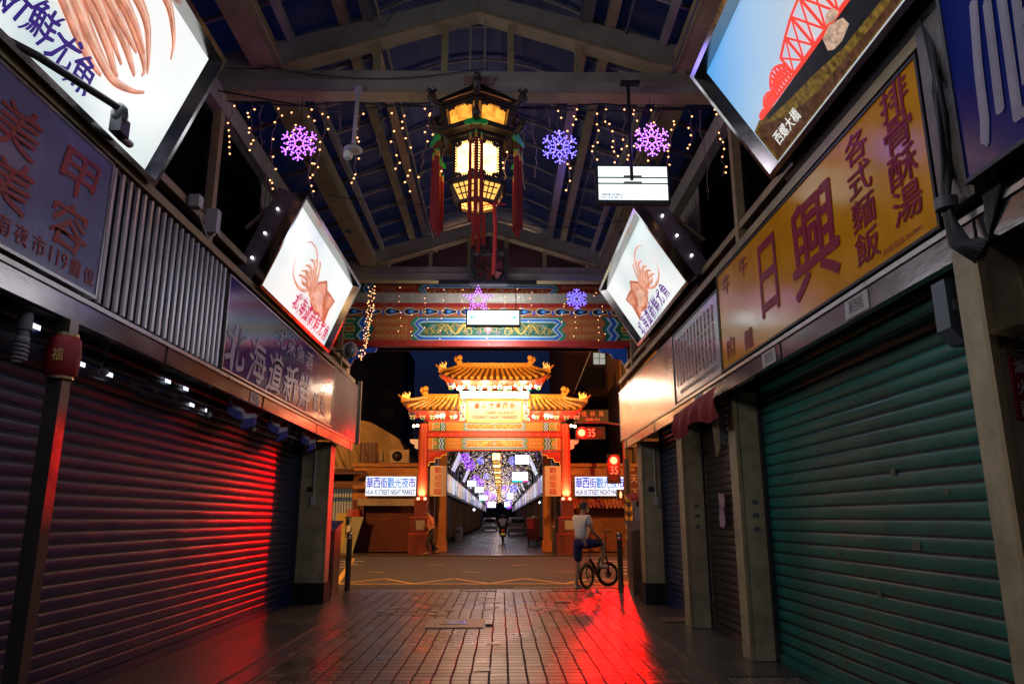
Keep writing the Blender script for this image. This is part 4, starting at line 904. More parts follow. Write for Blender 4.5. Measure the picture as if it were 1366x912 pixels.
# ================================================================== lantern
def hexr(r, z, c=(0, 0), ph=-pi / 2): return [V((c[0] + r * cos(ph + i * pi / 3), c[1] + r * sin(ph + i * pi / 3), z)) for i in range(6)]
paneo = em('amber_painted_silk', (1, .36, .04), 1.25, True, .5, 14); panew = em('glowing_warm_silk', (1, .56, .18), 5, True, .45, 12); panel_ = em('lantern_base_glow', (1, .5, .1), 1.4, False)
def lantern(label, loc, detail=True, group=None):
    t = thing('palace_lantern', label, 'lantern', loc, group); OFF[t.name] = V((0, 0, 0))     # built around its own base
    fr_, gl_, gw, gb = MB(), MB(), MB(), MB()
    def ringbars(mb, r, z, w): 
        h = hexr(r, z)
        for i in range(6): mb.bar(h[i], h[(i + 1) % 6], w, w)
    def sect(r0, z0, r1, z1, gm, inset=.1, lace=True, w=.022):
        a, b = hexr(r0, z0), hexr(r1, z1)
        for i in range(6):
            fr_.bar(a[i], b[i], w * 1.4, w * 1.4)
            a0, a1, b0, b1 = a[i], a[(i + 1) % 6], b[i], b[(i + 1) % 6]
            q = lambda u, v, n=0: (a0.lerp(a1, u)).lerp(b0.lerp(b1, u), v) * 1
            gm.quad(q(.04, .03), q(.96, .03), q(.96, .97), q(.04, .97))
            if lace and detail:
                nrm = ((a1 - a0).cross(b0 - a0)).normalized() * .006
                # scalloped pierced border: small rings round the pane
                N_ = 11
                for k in range(N_):
                    for (u, v) in ((.05 + .9 * k / (N_ - 1), .07), (.05 + .9 * k / (N_ - 1), .93)):
                        c_ = q(u, v) + nrm; rr = .017; ax = (a1 - a0).normalized(); ay = (b0 - a0).normalized(); fr_.tube([c_ + ax * rr * cos(j) * 1 + ay * rr * sin(j) for j in (0, 1.57, 3.14, 4.71)], .005, 4, True)
                for k in range(N_ + 2):
                    for u in (.09, .91):
                        c_ = q(u, .08 + .84 * k / (N_ + 1)) + nrm; rr = .02; ax = (a1 - a0).normalized(); ay = (b0 - a0).normalized(); fr_.tube([c_ + ax * rr * cos(j) + ay * rr * sin(j) for j in (0, 1.57, 3.14, 4.71)], .0055, 4, True)
                for (u, v) in ((.17, .12), (.83, .12), (.17, .88), (.83, .88), (.28, .1), (.72, .1), (.28, .9), (.72, .9)):
                    c_ = q(u, v) + nrm; fr_.sph(c_, .024, 5, 4)
        ringbars(fr_, r0, z0, w * 1.5); ringbars(fr_, r1, z1, w * 1.5)
    sect(.20, 0.02, .3, .2, gb, lace=False)                       # tapering base
    sect(.27, .24, .27, .65, gw)
    sect(.345, .75, .39, 1.0, gl_)
    sect(.3, .68, .44, .72, fr_, lace=False)
    # flanges and roof
    for z, r in ((.21, .33), (.66, .34), (.73, .47), (1.02, .45)):
        h = hexr(r, z); k = hexr(r * .8, z)
        for i in range(6): fr_.prism([h[i], h[(i + 1) % 6], k[(i + 1) % 6], k[i]], (0, 0, .022))
    h = hexr(.46, 1.05)
    for i in range(6):
        fr_.bar(h[i], V((0, 0, 1.4)), .035, .035); fr_.add([h[i], h[(i + 1) % 6], V((0, 0, 1.38))], [(0, 1, 2)])
    fr_.cyl((0, 0, 1.3), (0, 0, 1.52), .022, n=8)
    # base lattice
    a, b = hexr(.205, .03), hexr(.302, .2)
    for i in range(6):
        q = lambda u, v: (a[i].lerp(a[(i + 1) % 6], u)).lerp(b[i].lerp(b[(i + 1) % 6], u), v) * 1.015
        for u in (.3, .5, .7): fr_.bar(q(u, .05), q(u, .95), .01, .01)
        for v in (.33, .66): fr_.bar(q(.12, v), q(.88, v), .01, .01)
    if detail:
        # dragon heads at upper and lower corners
        for i, p in enumerate(hexr(.48, 1.03)):
            d = V((p.x, p.y, 0)).normalized(); fr_.tube([p - d * .1, p, p + d * .06 + V((0, 0, .04)), p + d * .05 + V((0, 0, .1)), p + d * .1 + V((0, 0, .13))], [.02, .035, .04, .035, .02], 6)
            fr_.sph(p + d * .05 + V((0, 0, .06)), .045, 6, 5); fr_.tube([p + d * .06 + V((0, 0, .1)), p + V((0, 0, .15)), p + d * .04 + V((0, 0, .17))], [.018, .012, .005], 5)
        for i, p in enumerate(hexr(.49, .73)):
            d = V((p.x, p.y, 0)).normalized(); fr_.tube([p - d * .1, p, p + d * .05 + V((0, 0, .05)), p + d * .02 + V((0, 0, .12))], [.02, .032, .035, .012], 6); fr_.sph(p + d * .03 + V((0, 0, .03)), .04, 6, 5)
    fr_.build('carved_frame', wood, t); gw.build('main_panes', panew, t); gl_.build('upper_panes', paneo, t); gb.build('base_panes', panel_, t)
    if detail:
        silk = pm('red_tassel_silk', (.27, .008, .008), .75, 0, .4, 40, stretch=(1, 1, .1)); jade = pm('green_bat_ornament', (.01, .35, .06), .4)
        for i, p in enumerate(hexr(.47, 0)):
            ln = (.98, .85, .66, .75, .66, .8)[i]; d = V((p.x, p.y, 0)).normalized(); e = V((-d.y, d.x, 0)); zt = .62 if i else .7
            o = V((p.x, p.y, 0)) * (1 if i else .98)
            tt = MB(); cc = o + V((0, 0, zt))
            xr = e if abs(e.x) > .3 else V((1, 0, 0))
            tt.mi = 1
            sh = [(-.12, -.02), (-.1, .02), (-.05, .03), (0, .07), (.05, .03), (.1, .02), (.12, -.02), (.07, -.035), (.03, -.02), (0, -.03), (-.03, -.02), (-.07, -.035)]
            tt.prism([cc + xr * a + V((0, 0, b)) for a, b in sh], d * .015)
            tt.cyl(cc + V((0, 0, .05)), cc + V((0, 0, .16)), .004, n=4)
            for k, dx in enumerate((-.055, 0, .055)):
                tp = cc + xr * dx + V((0, 0, -.1 - .03 * (k != 1)))
                tt.mi = 0; tt.cyl(tp + V((0, 0, .0)), cc + xr * dx * .8, .004, n=4)
                tt.mi = 1; tt.sph(tp, .015, 6, 4)
                tt.mi = 2; tt.cyl(tp - V((0, 0, .015)), tp - V((0, 0, .07)), .012, .016, 8)
                tt.mi = 0; L_ = ln * (1 if k == 1 else .85); n = 9
                for j in range(8):
                    an = j * pi / 4; w = V((cos(an), sin(an), 0)); tt.tube([tp - V((0, 0, .07)) + w * .009, tp - V((0, 0, .07 + L_ * .5)) + w * .013, tp - V((0, 0, .07 + L_ * (1 + .03 * sin(j * 3)))) + w * .015], .0055, 4)
            tt.build('tassel', [silk, jade, pm('gilt_bead', (.6, .3, .05), .4, .3)], t)
        for zz, xx in ((-.02, .17),):
            tt = MB(); tt.tube([(xx, -.1, .02), (xx + .02, -.1, -.25), (xx, -.1, -.75)], .022, 6)
            for j in range(7): tt.tube([(xx, -.1, 0), (xx + .12 * cos(j), -.1 + .05 * sin(j * 2), .03 * sin(j * 1.7))], .007, 4)
            tt.build('ribbon_bow', pm('bright_red_ribbon', (.6, .02, .015), .6), t)
    OFF[t.name] = V(loc)
    return t
lantern('large hexagonal carved wood palace lantern with red tassels hanging from the first truss', (0.02, 6.9, 4.45))
m = MB(); m.box(-.14, .18, 7.0 - .02, 7.0, 5.9, 6.0); m.cyl((.02, 6.98, 5.95), (.02, 6.9, 5.97), .02); tag(m.build('lantern_hook', pm('rusty_plate', (.25, .14, .12), .6), loc=(.02, 6.98, 5.95)), 'small rusty hook plate on the first truss above the lantern', 'hook plate')

# ================================================================== fairy lights
wirem = pm('brown_wire', (.2, .14, .1), .6)
def curtain(label, xa, xb, y, z, n, lens, dens=.075, seed=1, sag=.05, amb=.03, r=.0105, group='icicle light strings across the arcade'):
    rnd = random.Random(seed); t = thing('icicle_lights', label, 'fairy lights', ((xa + xb) / 2, y, z), group)
    m = MB(); pts = [(xa + (xb - xa) * k / 24, y + .015 * sin(k * 2), z - sag * sin(k * pi / 24 * 4) ** 2) for k in range(25)]; m.tube(pts, .009, 5); m.build('cable', black, t)
    for i in range(n):
        x = xa + (xb - xa) * (i + .3 + .4 * rnd.random()) / n; L_ = lens[0] + (lens[1] - lens[0]) * rnd.random(); lit = rnd.random() < .8
        m = MB(); p = V((x, y + rnd.uniform(-.03, .03), z - .02)); P_ = [p.copy()]; zz = 0
        while zz < L_:
            d = rnd.uniform(.6, 1.4) * dens; zz += d; p = p + V((rnd.uniform(-amb, amb), rnd.uniform(-.02, .02), -d)); P_.append(p.copy())
        m.mi = 0; m.tube(P_, .004, 4)
        for q in P_[1:]:
            if rnd.random() < .82:
                e = q + V((rnd.uniform(-.03, .03), 0, rnd.uniform(-.02, .01))); m.mi = 0; m.tube([q, e], .0018, 3); m.mi = 1 if lit else 2
                if rnd.random() < .75 or not lit: m.octa(e, r if lit else .005)
        m.build('strand', [wirem, warmbulb, wht], t)
    return t
curtain('icicle string of warm fairy lights hanging in front of the first truss', -2.62, 2.62, 6.95, 5.66, 32, (.45, 1.0), seed=4, dens=.066, r=.012)
curtain('sparse icicle string of small fairy lights over the painted beams', -2.5, 2.5, 13.9, 5.95, 17, (.7, 1.15), dens=.12, seed=9, r=.011)
# thick garland at the left
rnd = random.Random(5); m = MB(); m.mi = 0
P_ = [V((-2.13 - .03 * k / 30 + rnd.uniform(-.02, .02) - .12 * (k / 30) ** 3, 13.0, 5.55 - 1.35 * k / 30)) for k in range(31)]; m.tube(P_, .006, 5)
for q in P_:
    for k in range(3):
        e = q + V((rnd.uniform(-.06, .06), rnd.uniform(-.03, .03), rnd.uniform(-.03, .03))); m.mi = 0; m.tube([q, e], .002, 3); m.mi = 1; m.octa(e, .011)
tag(m.build('light_garland', [wirem, warmbulb], loc=(-2.15, 13, 5.5)), 'thick bunched garland of warm fairy lights hanging left of the painted beams', 'fairy lights')

# ================================================================== snowflakes and stars
purp = em('violet_led', (.45, .12, 1), 5, False); blu = em('blue_violet_led', (.16, .12, 1), 5, False); pnk = em('pink_violet_led', (.62, .2, 1), 4, False); rope = em('violet_rope', (.3, .1, .75), 1.1, False)
ropeb = em('blue_rope', (.12, .1, .8), 1.0, False)
def snow(label, c, R_, mat, rp, bulbs=True):
    t = thing('snowflake_light', label, 'snowflake light', c, 'lit snowflakes hung across the arcade')
    m, e = MB(), MB(); c = V(c)
    def pt(r, a): return c + V((r * cos(a), 0, r * sin(a)))
    segs = []
    for k in range(6):
        a = k * pi / 3 + pi / 6; b_ = a + pi / 6
        segs += [(pt(R_ * .26, a), pt(R_ * .48, a - .3)), (pt(R_ * .26, a), pt(R_ * .48, a + .3)), (pt(R_ * .48, a - .3), pt(R_ * .74, a)), (pt(R_ * .48, a + .3), pt(R_ * .74, a)), (pt(R_ * .74, a), pt(R_ * 1.02, a)), (pt(R_ * .8, a), pt(R_ * .97, a + .26)), (pt(R_ * .8, a), pt(R_ * .97, a - .26)), (pt(R_ * .48, a + .3), pt(R_ * .8, b_)), (pt(R_ * .48, a + .3 + .45), pt(R_ * .8, b_)), (pt(R_ * .26, a), pt(R_ * .26, a + pi / 3))]
    for a, b in segs:
        m.tube([a, b], R_ * .03, 4); n = max(2, int((b - a).length / (R_ * .16)))
        for j in range(n + 1): e.octa(a.lerp(b, j / n) + V((0, -.012, 0)), R_ * .052)
    m.build('rope_frame', rp, t); e.build('bulbs', mat, t)
    h = MB(); h.cyl(c + V((0, 0, R_)), c + V((0, 0, R_ + .35)), .003, n=4); h.build('hanger', black, t)
snow('violet lit snowflake left of the lantern', (-1.8, 6.85, 5.12), .185, purp, rope)
snow('blue lit snowflake right of the lantern', (.86, 6.85, 5.1), .18, blu, ropeb)
snow('pink violet lit snowflake above the hanging lit panel', (1.81, 6.85, 5.19), .18, pnk, rope)
snow('small blue lit snowflake in front of the painted beams on the right', (1.66, 13.0, 5.35), .19, blu, ropeb)
def star(label, c, R_, mat, rp, ring=False):
    t = thing('star_light', label, 'star light', c); m, e = MB(), MB(); c = V(c)
    for q in (1, .62):
        P_ = [c + V((R_ * q * (1 if k % 2 == 0 else .46) * sin(k * pi / 5), 0, R_ * q * (1 if k % 2 == 0 else .46) * cos(k * pi / 5) * .95)) for k in range(10)]
        if ring and q < 1: continue
        m.tube(P_, R_ * .03, 5, True)
        if mat:
            for k in range(10):
                for j in range(3): e.octa(P_[k].lerp(P_[(k + 1) % 10], j / 3) + V((0, -.012, 0)), R_ * .045)
    if ring: m.tube([c + V((R_ * 1.02 * cos(k * pi / 14), 0, R_ * 1.02 * sin(k * pi / 14))) for k in range(28)], R_ * .035, 5, True)
    m.build('star_outline', rp, t)
    if mat: e.build('bulbs', mat, t)
star('violet lit double star outline above the white lit sign', (-.16, 13.0, 5.33), .28, pnk, rope)
star('unlit white star in a ring at the left of the painted beams', (-1.79, 13.0, 5.36), .17, None, pm('unlit_rope_tube', (.4, .38, .36), .4), ring=True)

# ================================================================== hanging panel sign, pipe camera
t = thing('hanging_panel_sign', 'flat lit panel with three white strips hanging on a black pole, right of the lantern', 'hanging sign', (1.6, 6.8, 4.5))
m = MB(); m.box(1.22, 1.97, 6.83, 6.9, 4.48, 4.9)
m.build('housing', black, t)
m = MB()
for z0_, z1_ in ((4.765, 4.88), (4.7, 4.75), (4.515, 4.685)): m.quad((1.245, 6.825, z0_), (1.945, 6.825, z0_), (1.945, 6.825, z1_), (1.245, 6.825, z1_))
m.build('lit_strips', em('cool_white_strip', (.85, .95, .93), 1.3), t)
m = MB(); f = frame((1.25, 6.824, 4.54), (1, 0, 0), (0, 0, 1), .003); put(m, '免費消毒 洗手請由此', f, .13, .03, .22, .02, .01); put(m, 'BSMI 0258 886 625', f, .13, 0, .22, .018, .01); m.build('lettering', [ink_blue], t)
m = MB(); m.cyl((1.58, 6.8, 5.83), (1.58, 6.8, 4.72), .018, n=8); m.box(1.5, 1.7, 6.76, 6.84, 5.8, 5.825); m.box(1.5, 1.68, 6.79, 6.824, 4.755, 4.765); m.box(1.5, 1.68, 6.79, 6.824, 4.69, 4.698); m.build('pole', black, t)
t = thing('pipe_camera', 'white pipe with a small dome camera hanging from the first truss, left of the lantern', 'camera', (-1.25, 6.9, 5.0))
m = MB(); m.cyl((-1.25, 6.95, 5.82), (-1.26, 6.9, 5.1), .022, n=10); m.cyl((-1.25, 6.95, 5.83), (-1.25, 6.95, 5.78), .05, n=12); m.build('pipe', pm('white_pipe', (.42, .4, .4), .4), t)
m = MB(); m.lathe([(.03, .14), (.09, .1), (.1, .08), (.04, .06)], (-1.26, 6.9, 5.0), 16); m.build('disc', pm('grey_disc', (.35, .33, .3), .4), t)
m = MB(); m.sph((-1.3, 6.86, 5.0), .05, 12, 8); m.cyl((-1.3, 6.83, 5.0), (-1.3, 6.8, 4.99), .035, n=12); m.build('camera_head', wht, t)

# cables
t = thing('roof_conduits', 'thin grey conduits and sagging wires clipped along the roof beams', 'conduits', (0, 3, 6.4))
for x, z in ((-2.08, 6.1), (2.1, 6.1), (-1.05, 6.62), (1.62, 6.58)):
    m = MB(); m.tube([(x + .01 * sin(k), -7 + k * 1.05, z + .012 * sin(k * 1.7)) for k in range(21)], .012, 5); m.build('conduit', beamy if x < 0 else greyplastic, t)
for k, (xa, xb, yy) in enumerate(((-2.3, .1, 6.98), (.1, 2.3, 7.2), (-2.3, -1.2, 3.6), (1.2, 2.3, 4.4), (-2.3, .3, 10.2), (.2, 2.3, 11.0))):
    m = MB(); m.tube([(xa + (xb - xa) * i / 12, yy, 6.1 - .14 * sin(pi * i / 12) - (.02 if k % 2 else 0)) for i in range(13)], .006, 4); m.build('wire', black, t)
for yy in (2.2, 4.6, 9.1, 11.6):
    for s in (-1, 1):
        m = MB(); m.box(s * 2.3 - .05, s * 2.3 + .05, yy - .04, yy + .04, 6.06, 6.108); m.build('junction_box', greyplastic, t)
def cable(label, pts, r=.012, mat=black):
    m = MB(); m.tube(pts, r, 6); return tag(m.build('cable', mat, loc=pts[0]), label, 'cable')
cable('black cable strung below the first truss', [(-2.7, 6.9, 5.75), (-1.5, 6.95, 5.55), (-.5, 6.95, 5.66), (.6, 6.95, 5.6), (1.6, 6.95, 5.58), (2.7, 6.9, 5.6)], .008)
cable('loose cable looping down the left eave rail', [(-2.66, 7.3, 5.55), (-2.55, 8.3, 5.3), (-2.6, 9.2, 5.5), (-2.7, 10.4, 5.55)], .008)
# bundled cables upper right
t = thing('cable_bundle', 'bundle of thick dark cables hanging at the right between the pillar and the ledge', 'cable bundle', (2.5, 3.45, 2.8))
m = MB()
for k in range(7):
    a = .03 * k; m.tube([(2.66 - .01 * k, 3.4 + .02 * k, 4.1), (2.56, 3.42 + .03 * sin(k), 3.6), (2.55 + .01 * k, 3.44, 3.2), (2.52, 3.42 + .02 * cos(k), 2.95), (2.5 + .008 * k, 3.4 - .01 * k, 2.72), (2.54, 3.3 - .02 * k, 2.6 + .01 * k), (2.6, 3.25, 2.72), (2.57, 3.2 - .02 * k, 2.9)], .013, 6)
m.build('cables', black, t)
m = MB(); m.cyl((2.52, 3.42, 2.92), (2.52, 3.42, 2.98), .055, n=10); m.build('tape_band', greyplastic, t)
t = thing('wall_speaker', 'blue grey speaker box behind the right edge pillar', 'speaker', (2.85, 3.55, 2.3))
m = MB(); m.prism([(2.64, 3.62, 2.28), (2.58, 3.62, 2.36), (2.58, 3.62, 2.62), (2.72, 3.62, 2.62), (2.72, 3.62, 2.28)], (0, .12, 0)); m.build('cabinet', pm('blue_grey_plastic', (.06, .09, .12), .4), t)
m = MB(); m.box(2.6, 2.62, 3.6, 3.61, 2.45, 2.5); m.build('switch', steel, t)
t = thing('dish_shelf', 'two small metal dishes fixed on the right edge pillar above the red sign', 'dishes', (2.66, 3.2, 2.2))
m = MB(); m.lathe([(.02, 2.2), (.09, 2.23), (.1, 2.24)], (2.61, 3.2, 0), 18); m.build('upper_dish', beamy, t)
m = MB(); m.lathe([(.01, 2.15), (.05, 2.165), (.055, 2.17)], (2.64, 3.22, 0), 16); m.lathe([(.01, 2.12), (.04, 2.135)], (2.65, 3.22, 0), 16); m.build('lower_dish', dsteel, t)
t = thing('meter_box', 'dark electric meter box with wires on the pillar beside the brown shutter', 'meter box', (2.74, 7.95, 2.4))
m = MB(); m.box(2.7, 2.775, 8.14, 8.3, 2.2, 2.6); m.build('box', greyplastic, t)
m = MB()
for k in range(5): m.tube([(2.69, 8.15 + .03 * k, 2.7), (2.67, 8.16 + .03 * k, 2.4), (2.69, 8.12 + .04 * k, 2.15 - .02 * k)], .006, 5)
m.build('wires', beamy, t)
# ================================================================== far paifang gate
GY = 30.6
t = PG = thing('ceremonial_gate', 'golden roofed red Chinese archway across the street, brightly lit', 'archway', (0, GY, .035))
for s in (-1, 1):
    lb = ''
    m = MB(); m.cyl((s * 2.93, GY, 2.12), (s * 2.93, GY, 5.25), .2, .2, 20); m.build('column', orange, t)
    m = MB()
    for w, d, z0, z1 in ((.43, .42, .035, .8), (.36, .36, .86, 1.44), (.25, .26, 1.5, 2.1)):
        m.box(s * 2.97 - w, s * 2.97 + w, GY - d, GY + d, z0, z1)
    m.build('plinth', redtile, t)
    for w, d, z0 in ((.46, .45, .802), (.39, .39, 1.442), (.3, .3, 2.102)):
        m = MB(); m.box(s * 2.97 - w, s * 2.97 + w, GY - d, GY + d, z0, z0 + .05); m.build('plinth_capping', orange, t)
    m = MB(); m.box(s * 2.97 - .14, s * 2.97 + .2, GY - .395, GY - .375, 1.0, 1.35); m.build('notice_plate', pm('grey_notice_plate', (.35, .33, .26), .5, 0, .4, 20), t)
    # side bracket blocks
    m = MB(); m.prism([(s * 3.14, GY - .15, 4.6), (s * 3.5, GY - .15, 4.6), (s * 3.46, GY - .15, 4.45), (s * 3.3, GY - .15, 4.4), (s * 3.28, GY - .15, 4.25), (s * 3.14, GY - .15, 4.2)], (0, .3, 0)); m.build('side_bracket', wht, t)
    m = MB(); m.prism([(s * 2.72, GY - .1, 4.08), (s * 1.95, GY - .1, 4.08), (s * 1.98, GY - .1, 3.98), (s * 2.15, GY - .1, 3.96), (s * 2.2, GY - .1, 3.86), (s * 2.42, GY - .1, 3.84), (s * 2.48, GY - .1, 3.7), (s * 2.66, GY - .1, 3.68), (s * 2.72, GY - .1, 3.5)], (0, .12, 0)); m.build('pierced_spandrel', red, t)
    m = MB(); m.tube([(s * 1.95, GY - .12, 4.05), (s * 1.98, GY - .12, 3.97), (s * 2.15, GY - .12, 3.95), (s * 2.2, GY - .12, 3.85), (s * 2.42, GY - .12, 3.83), (s * 2.48, GY - .12, 3.69), (s * 2.66, GY - .12, 3.67), (s * 2.72, GY - .12, 3.5)], .02, 4); m.build('spandrel_edge', PB['gold'], t)
m = MB(); m.box(-2.75, 2.75, GY - .13, GY + .2, 4.14, 4.68); m.build('lower_lintel', orange, t); painted(t, 'lower_painted_panel', -2.72, 2.72, 4.18, 4.66, GY - .135, 2, seed=5)
m = MB(); m.box(-2.8, 2.8, GY - .18, GY + .2, 4.7, 4.9); m.build('red_tie_beam', red, t)
m = MB()
for k in range(14): m.sph((-2.6 + k * .4, GY - .19, 4.79), .05, 8, 5, (1.4, .3, .7))
m.build('tie_beam_bosses', PB['redo'], t)
m = MB(); m.box(-2.75, 2.75, GY - .13, GY + .2, 4.93, 5.4); m.build('upper_lintel', orange, t); painted(t, 'upper_painted_panel', -2.72, 2.72, 4.95, 5.3, GY - .135, 2, seed=6)
# plaque
m = MB(); m.box(-1.42, 1.42, GY - .1, GY + .25, 5.42, 6.95); m.build('plaque_wall', PB['white'], t)
m = MB()
for s in (-1, 1):
    m.box(s * 1.36 - .12, s * 1.36 + .12, GY - .16, GY - .101, 5.35, 6.6)
m.build('plaque_side_strip', PB['lblue'], t)
m = MB()
for s in (-1, 1):
    for k in range(9):
        for j in range(2): m.mi = (k + j) % 3; m.sph((s * 1.36 - .05 + .1 * j, GY - .163, 5.42 + k * .13), .05, 6, 4, (1, .15, 1))
m.build('plaque_side_flowers', [PB['gold'], PB['white'], PB['redo']], t)
m = MB(); m.box(-1.1, 1.1, GY - .19, GY - .105, 5.36, 6.2); m.build('plaque', pm('cream_plaque', (.5, .34, .27), .5, 0, .15, 3), t)
m = MB()
for a, b, c_, d in ((-1.16, 1.16, 6.205, 6.26), (-1.16, 1.16, 5.3, 5.355), (-1.16, -1.105, 5.356, 6.204), (1.105, 1.16, 5.356, 6.204)): m.box(a, b, GY - .22, GY - .11, c_, d)
m.build('plaque_frame', PB['gold'], t)
m = MB(); f = frame((0, GY - .193, 5.8), (1, 0, 0), (0, 0, 1), .006)
row(m, '臺北市華西街', f, 0, .2, .22, .24, .075, .02, .15); put(m, 'TAIPEI HUAXI ST.', f, .25, -.1, 1.25, .12, .03); put(m, 'TOURIST NIGHT MARKET', f, 0, -.29, 1.85, .13, .03)
m.build('lettering', pm('bronze_lettering', (.1, .02, .005), .4), t)
# frieze of lamps under the upper eave
m = MB(); m.box(-1.42, 1.42, GY - .3, GY - .2, 6.28, 6.58); m.build('upper_frieze', pm('pale_frieze', (.6, .5, .3), .5), t)
def roof(name, xr0, xr1, zr_, xe0, xe1, ze, dep, curlL, curlR, nt_):
    """tiled roof over the gate: front and back slopes, round tile ribs, ridge, finials, upturned hips"""
    rf = MB(); n = nt_; 
    def eavez(u):
        l = max(0, 1 - u / .22) if curlL else 0; r = max(0, 1 - (1 - u) / .22) if curlR else 0
        return ze + .28 * (l ** 2 + r ** 2)
    def P(u, v, sgn, up=0):
        x = (xr0 + (xr1 - xr0) * u) * (1 - v) + (xe0 + (xe1 - xe0) * u) * v
        z = zr_ + (eavez(u) - zr_) * (v ** .8); y = GY + sgn * (.06 + dep * v); return V((x, y, z + up))
    for sgn in (-1, 1):
        K = 16; J = 6; vs = [P(i / K, j / J, sgn) for i in range(K + 1) for j in range(J + 1)]
        rf.add(vs, [(i * (J + 1) + j, i * (J + 1) + j + 1, (i + 1) * (J + 1) + j + 1, (i + 1) * (J + 1) + j) for i in range(K) for j in range(J)])
    # hip ends
    for u, c_ in ((0, curlL), (1, curlR)):
        if c_: rf.add([P(u, 0, -1), P(u, 1, -1), P(u, 1, 1), P(u, 0, 1)], [(0, 1, 2, 3)])
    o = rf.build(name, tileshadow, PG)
    g = MB()
    for i in range(n + 1):
        u = i / n
        for sgn in (-1, 1):
            g.tube([P(u, v, sgn, .045) for v in (0, .2, .4, .6, .8, 1)], .062, 6)
            if sgn < 0: g.cyl(P(u, 1, sgn, .03), P(u, 1, sgn, .03) + V((0, -.03, 0)), .07, n=8)
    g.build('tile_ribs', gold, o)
    r = MB(); r.box(xr0, xr1, GY - .09, GY + .09, zr_ - .02, zr_ + .17); r.box(xr0 - .03, xr1 + .03, GY - .11, GY + .11, zr_ + .172, zr_ + .21); r.build('ridge', gold, o)
    for u, c_, sg in ((0, curlL, -1), (1, curlR, 1)):
        if not c_: continue
        x = xr0 if u == 0 else xr1; q = MB()
        # hip ridge sweeping to the upturned corner
        hp = [P(u, v, -1, .06 + .08 * (v > .9)) for v in (0, .25, .5, .75, 1)]; hp.append(hp[-1] + V((sg * .18, -.05, .16))); q.tube(hp, [.08, .08, .075, .07, .06, .03], 8)
        hp = [P(u, v, 1, .06) for v in (0, .25, .5, .75, 1)]; hp.append(hp[-1] + V((sg * .18, .05, .16))); q.tube(hp, [.08, .08, .075, .07, .06, .03], 8)
        q.build('hip_ridge', gold, o)
        q = MB(); q.box(x - .15 if sg > 0 else x - .05, x + .05 if sg > 0 else x + .15, GY - .12, GY + .12, zr_ + .05, zr_ + .3)
        q.sph((x - sg * .05, GY - .02, zr_ + .44), .13, 10, 8); q.lathe([(.04, zr_ + .3), (.09, zr_ + .36), (.06, zr_ + .44), (.02, zr_ + .52)], (x + sg * .12, GY, 0), 10)
        q.tube([(x - sg * .05, GY, zr_ + .3), (x + sg * .1, GY, zr_ + .25), (x + sg * .12, GY, zr_ + .35)], .05, 6); q.build('ridge_finial', gold, o)
        q = MB(); e = hp[4]; e = P(u, 1, -1, .1)
        for k in range(4):
            b = e.lerp(P(u, .7, -1, .1), k * .33) ; q.tube([b, b + V((sg * .03, 0, .1)), b + V((-sg * .03, 0, .18 + .06 * (k % 2))), b + V((sg * .02, 0, .26 + .05 * (k % 2)))], [.05, .045, .025, .006], 6)
        q.build('flame_ornament', pm('glowing_gilt_flame', (.8, .5, .12), .4, 0, .2, 8, emit=(1, .45, .08), es=.9), o)  # ornament given its own glow in place of lamp light on gilt
    # eave soffit + red rafters ends
    s_ = MB(); K = 16
    vs = []
    for i in range(K + 1):
        a = P(i / K, 1, -1, -.03); xx = xr0 * .5 + xe0 * .5 + ((xr1 + xe1) / 2 - (xr0 + xe0) / 2) * i / K; vs += [a, V((xx, GY - .12, min(a.z, ze) - .28))]
    s_.add(vs, [(2 * i, 2 * i + 1, 2 * i + 3, 2 * i + 2) for i in range(K)]); s_.build('eave_soffit', pm('red_soffit', (.42, .04, .015), .5), o)
    s_ = MB()
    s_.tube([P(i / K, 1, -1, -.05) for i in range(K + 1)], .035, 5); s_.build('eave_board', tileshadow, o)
    # bracket sets
    b = MB(); nb = max(3, int((xe1 - xe0) / .42))
    for i in range(nb):
        u = (i + .5) / nb; a = P(u, 1, -1); x = a.x * .9 + (xr0 + xr1) / 2 * .1
        for j, (w, dz) in enumerate(((.13, -.16), (.1, -.26), (.07, -.36))):
            b.mi = j % 3; b.box(x - w, x + w, GY - .42 + j * .06, GY - .3 + j * .06, ze + dz, ze + dz + .06); b.mi = 1
            b.sph((x - w, GY - .43 + j * .06, ze + dz + .05), .035, 6, 4); b.sph((x + w, GY - .43 + j * .06, ze + dz + .05), .035, 6, 4)
    b.build('bracket_sets', [PB['blue'], PB['white'], PB['green']], o)
    return o
roof('upper_roof', -1.55, 1.55, 7.62, -2.25, 2.25, 7.0, .85, True, True, 17)
roof('left_roof', -2.95, -1.45, 6.28, -3.75, -1.45, 5.76, .8, True, False, 9)
roof('right_roof', 1.45, 2.95, 6.28, 1.45, 3.75, 5.76, .8, False, True, 9)
for s in (-1, 1):
    m = MB(); m.box(min(s * 1.45, s * 2.95), max(s * 1.45, s * 2.95), GY - .1, GY + .2, 5.35, 5.75); m.build('side_bay', red, PG)
m = MB(); m.box(-1.4, 1.4, GY - .1, GY + .2, 6.6, 7.3); m.build('upper_bay', red, PG)
bulbw = em('bright_gate_bulb', (1, .72, .36), 14, False)
m = MB()
for k in range(15):
    x = -1.5 + k * 3.0 / 14; m.sph((x, GY - .5 - .08 * (k % 2), 6.66 + .06 * (k % 3)), .055 if k % 3 else .08, 8, 5)
for s in (-1, 1):
    for x, z in ((1.6, 5.5), (2.2, 5.52), (2.35, 5.5), (2.1, 5.54), (3.15, 5.12), (3.3, 5.1), (1.7, 6.75)): m.sph((s * x, GY - .5, z), .06, 8, 5)
m.build('bulbs', bulbw, PG)
m = MB()
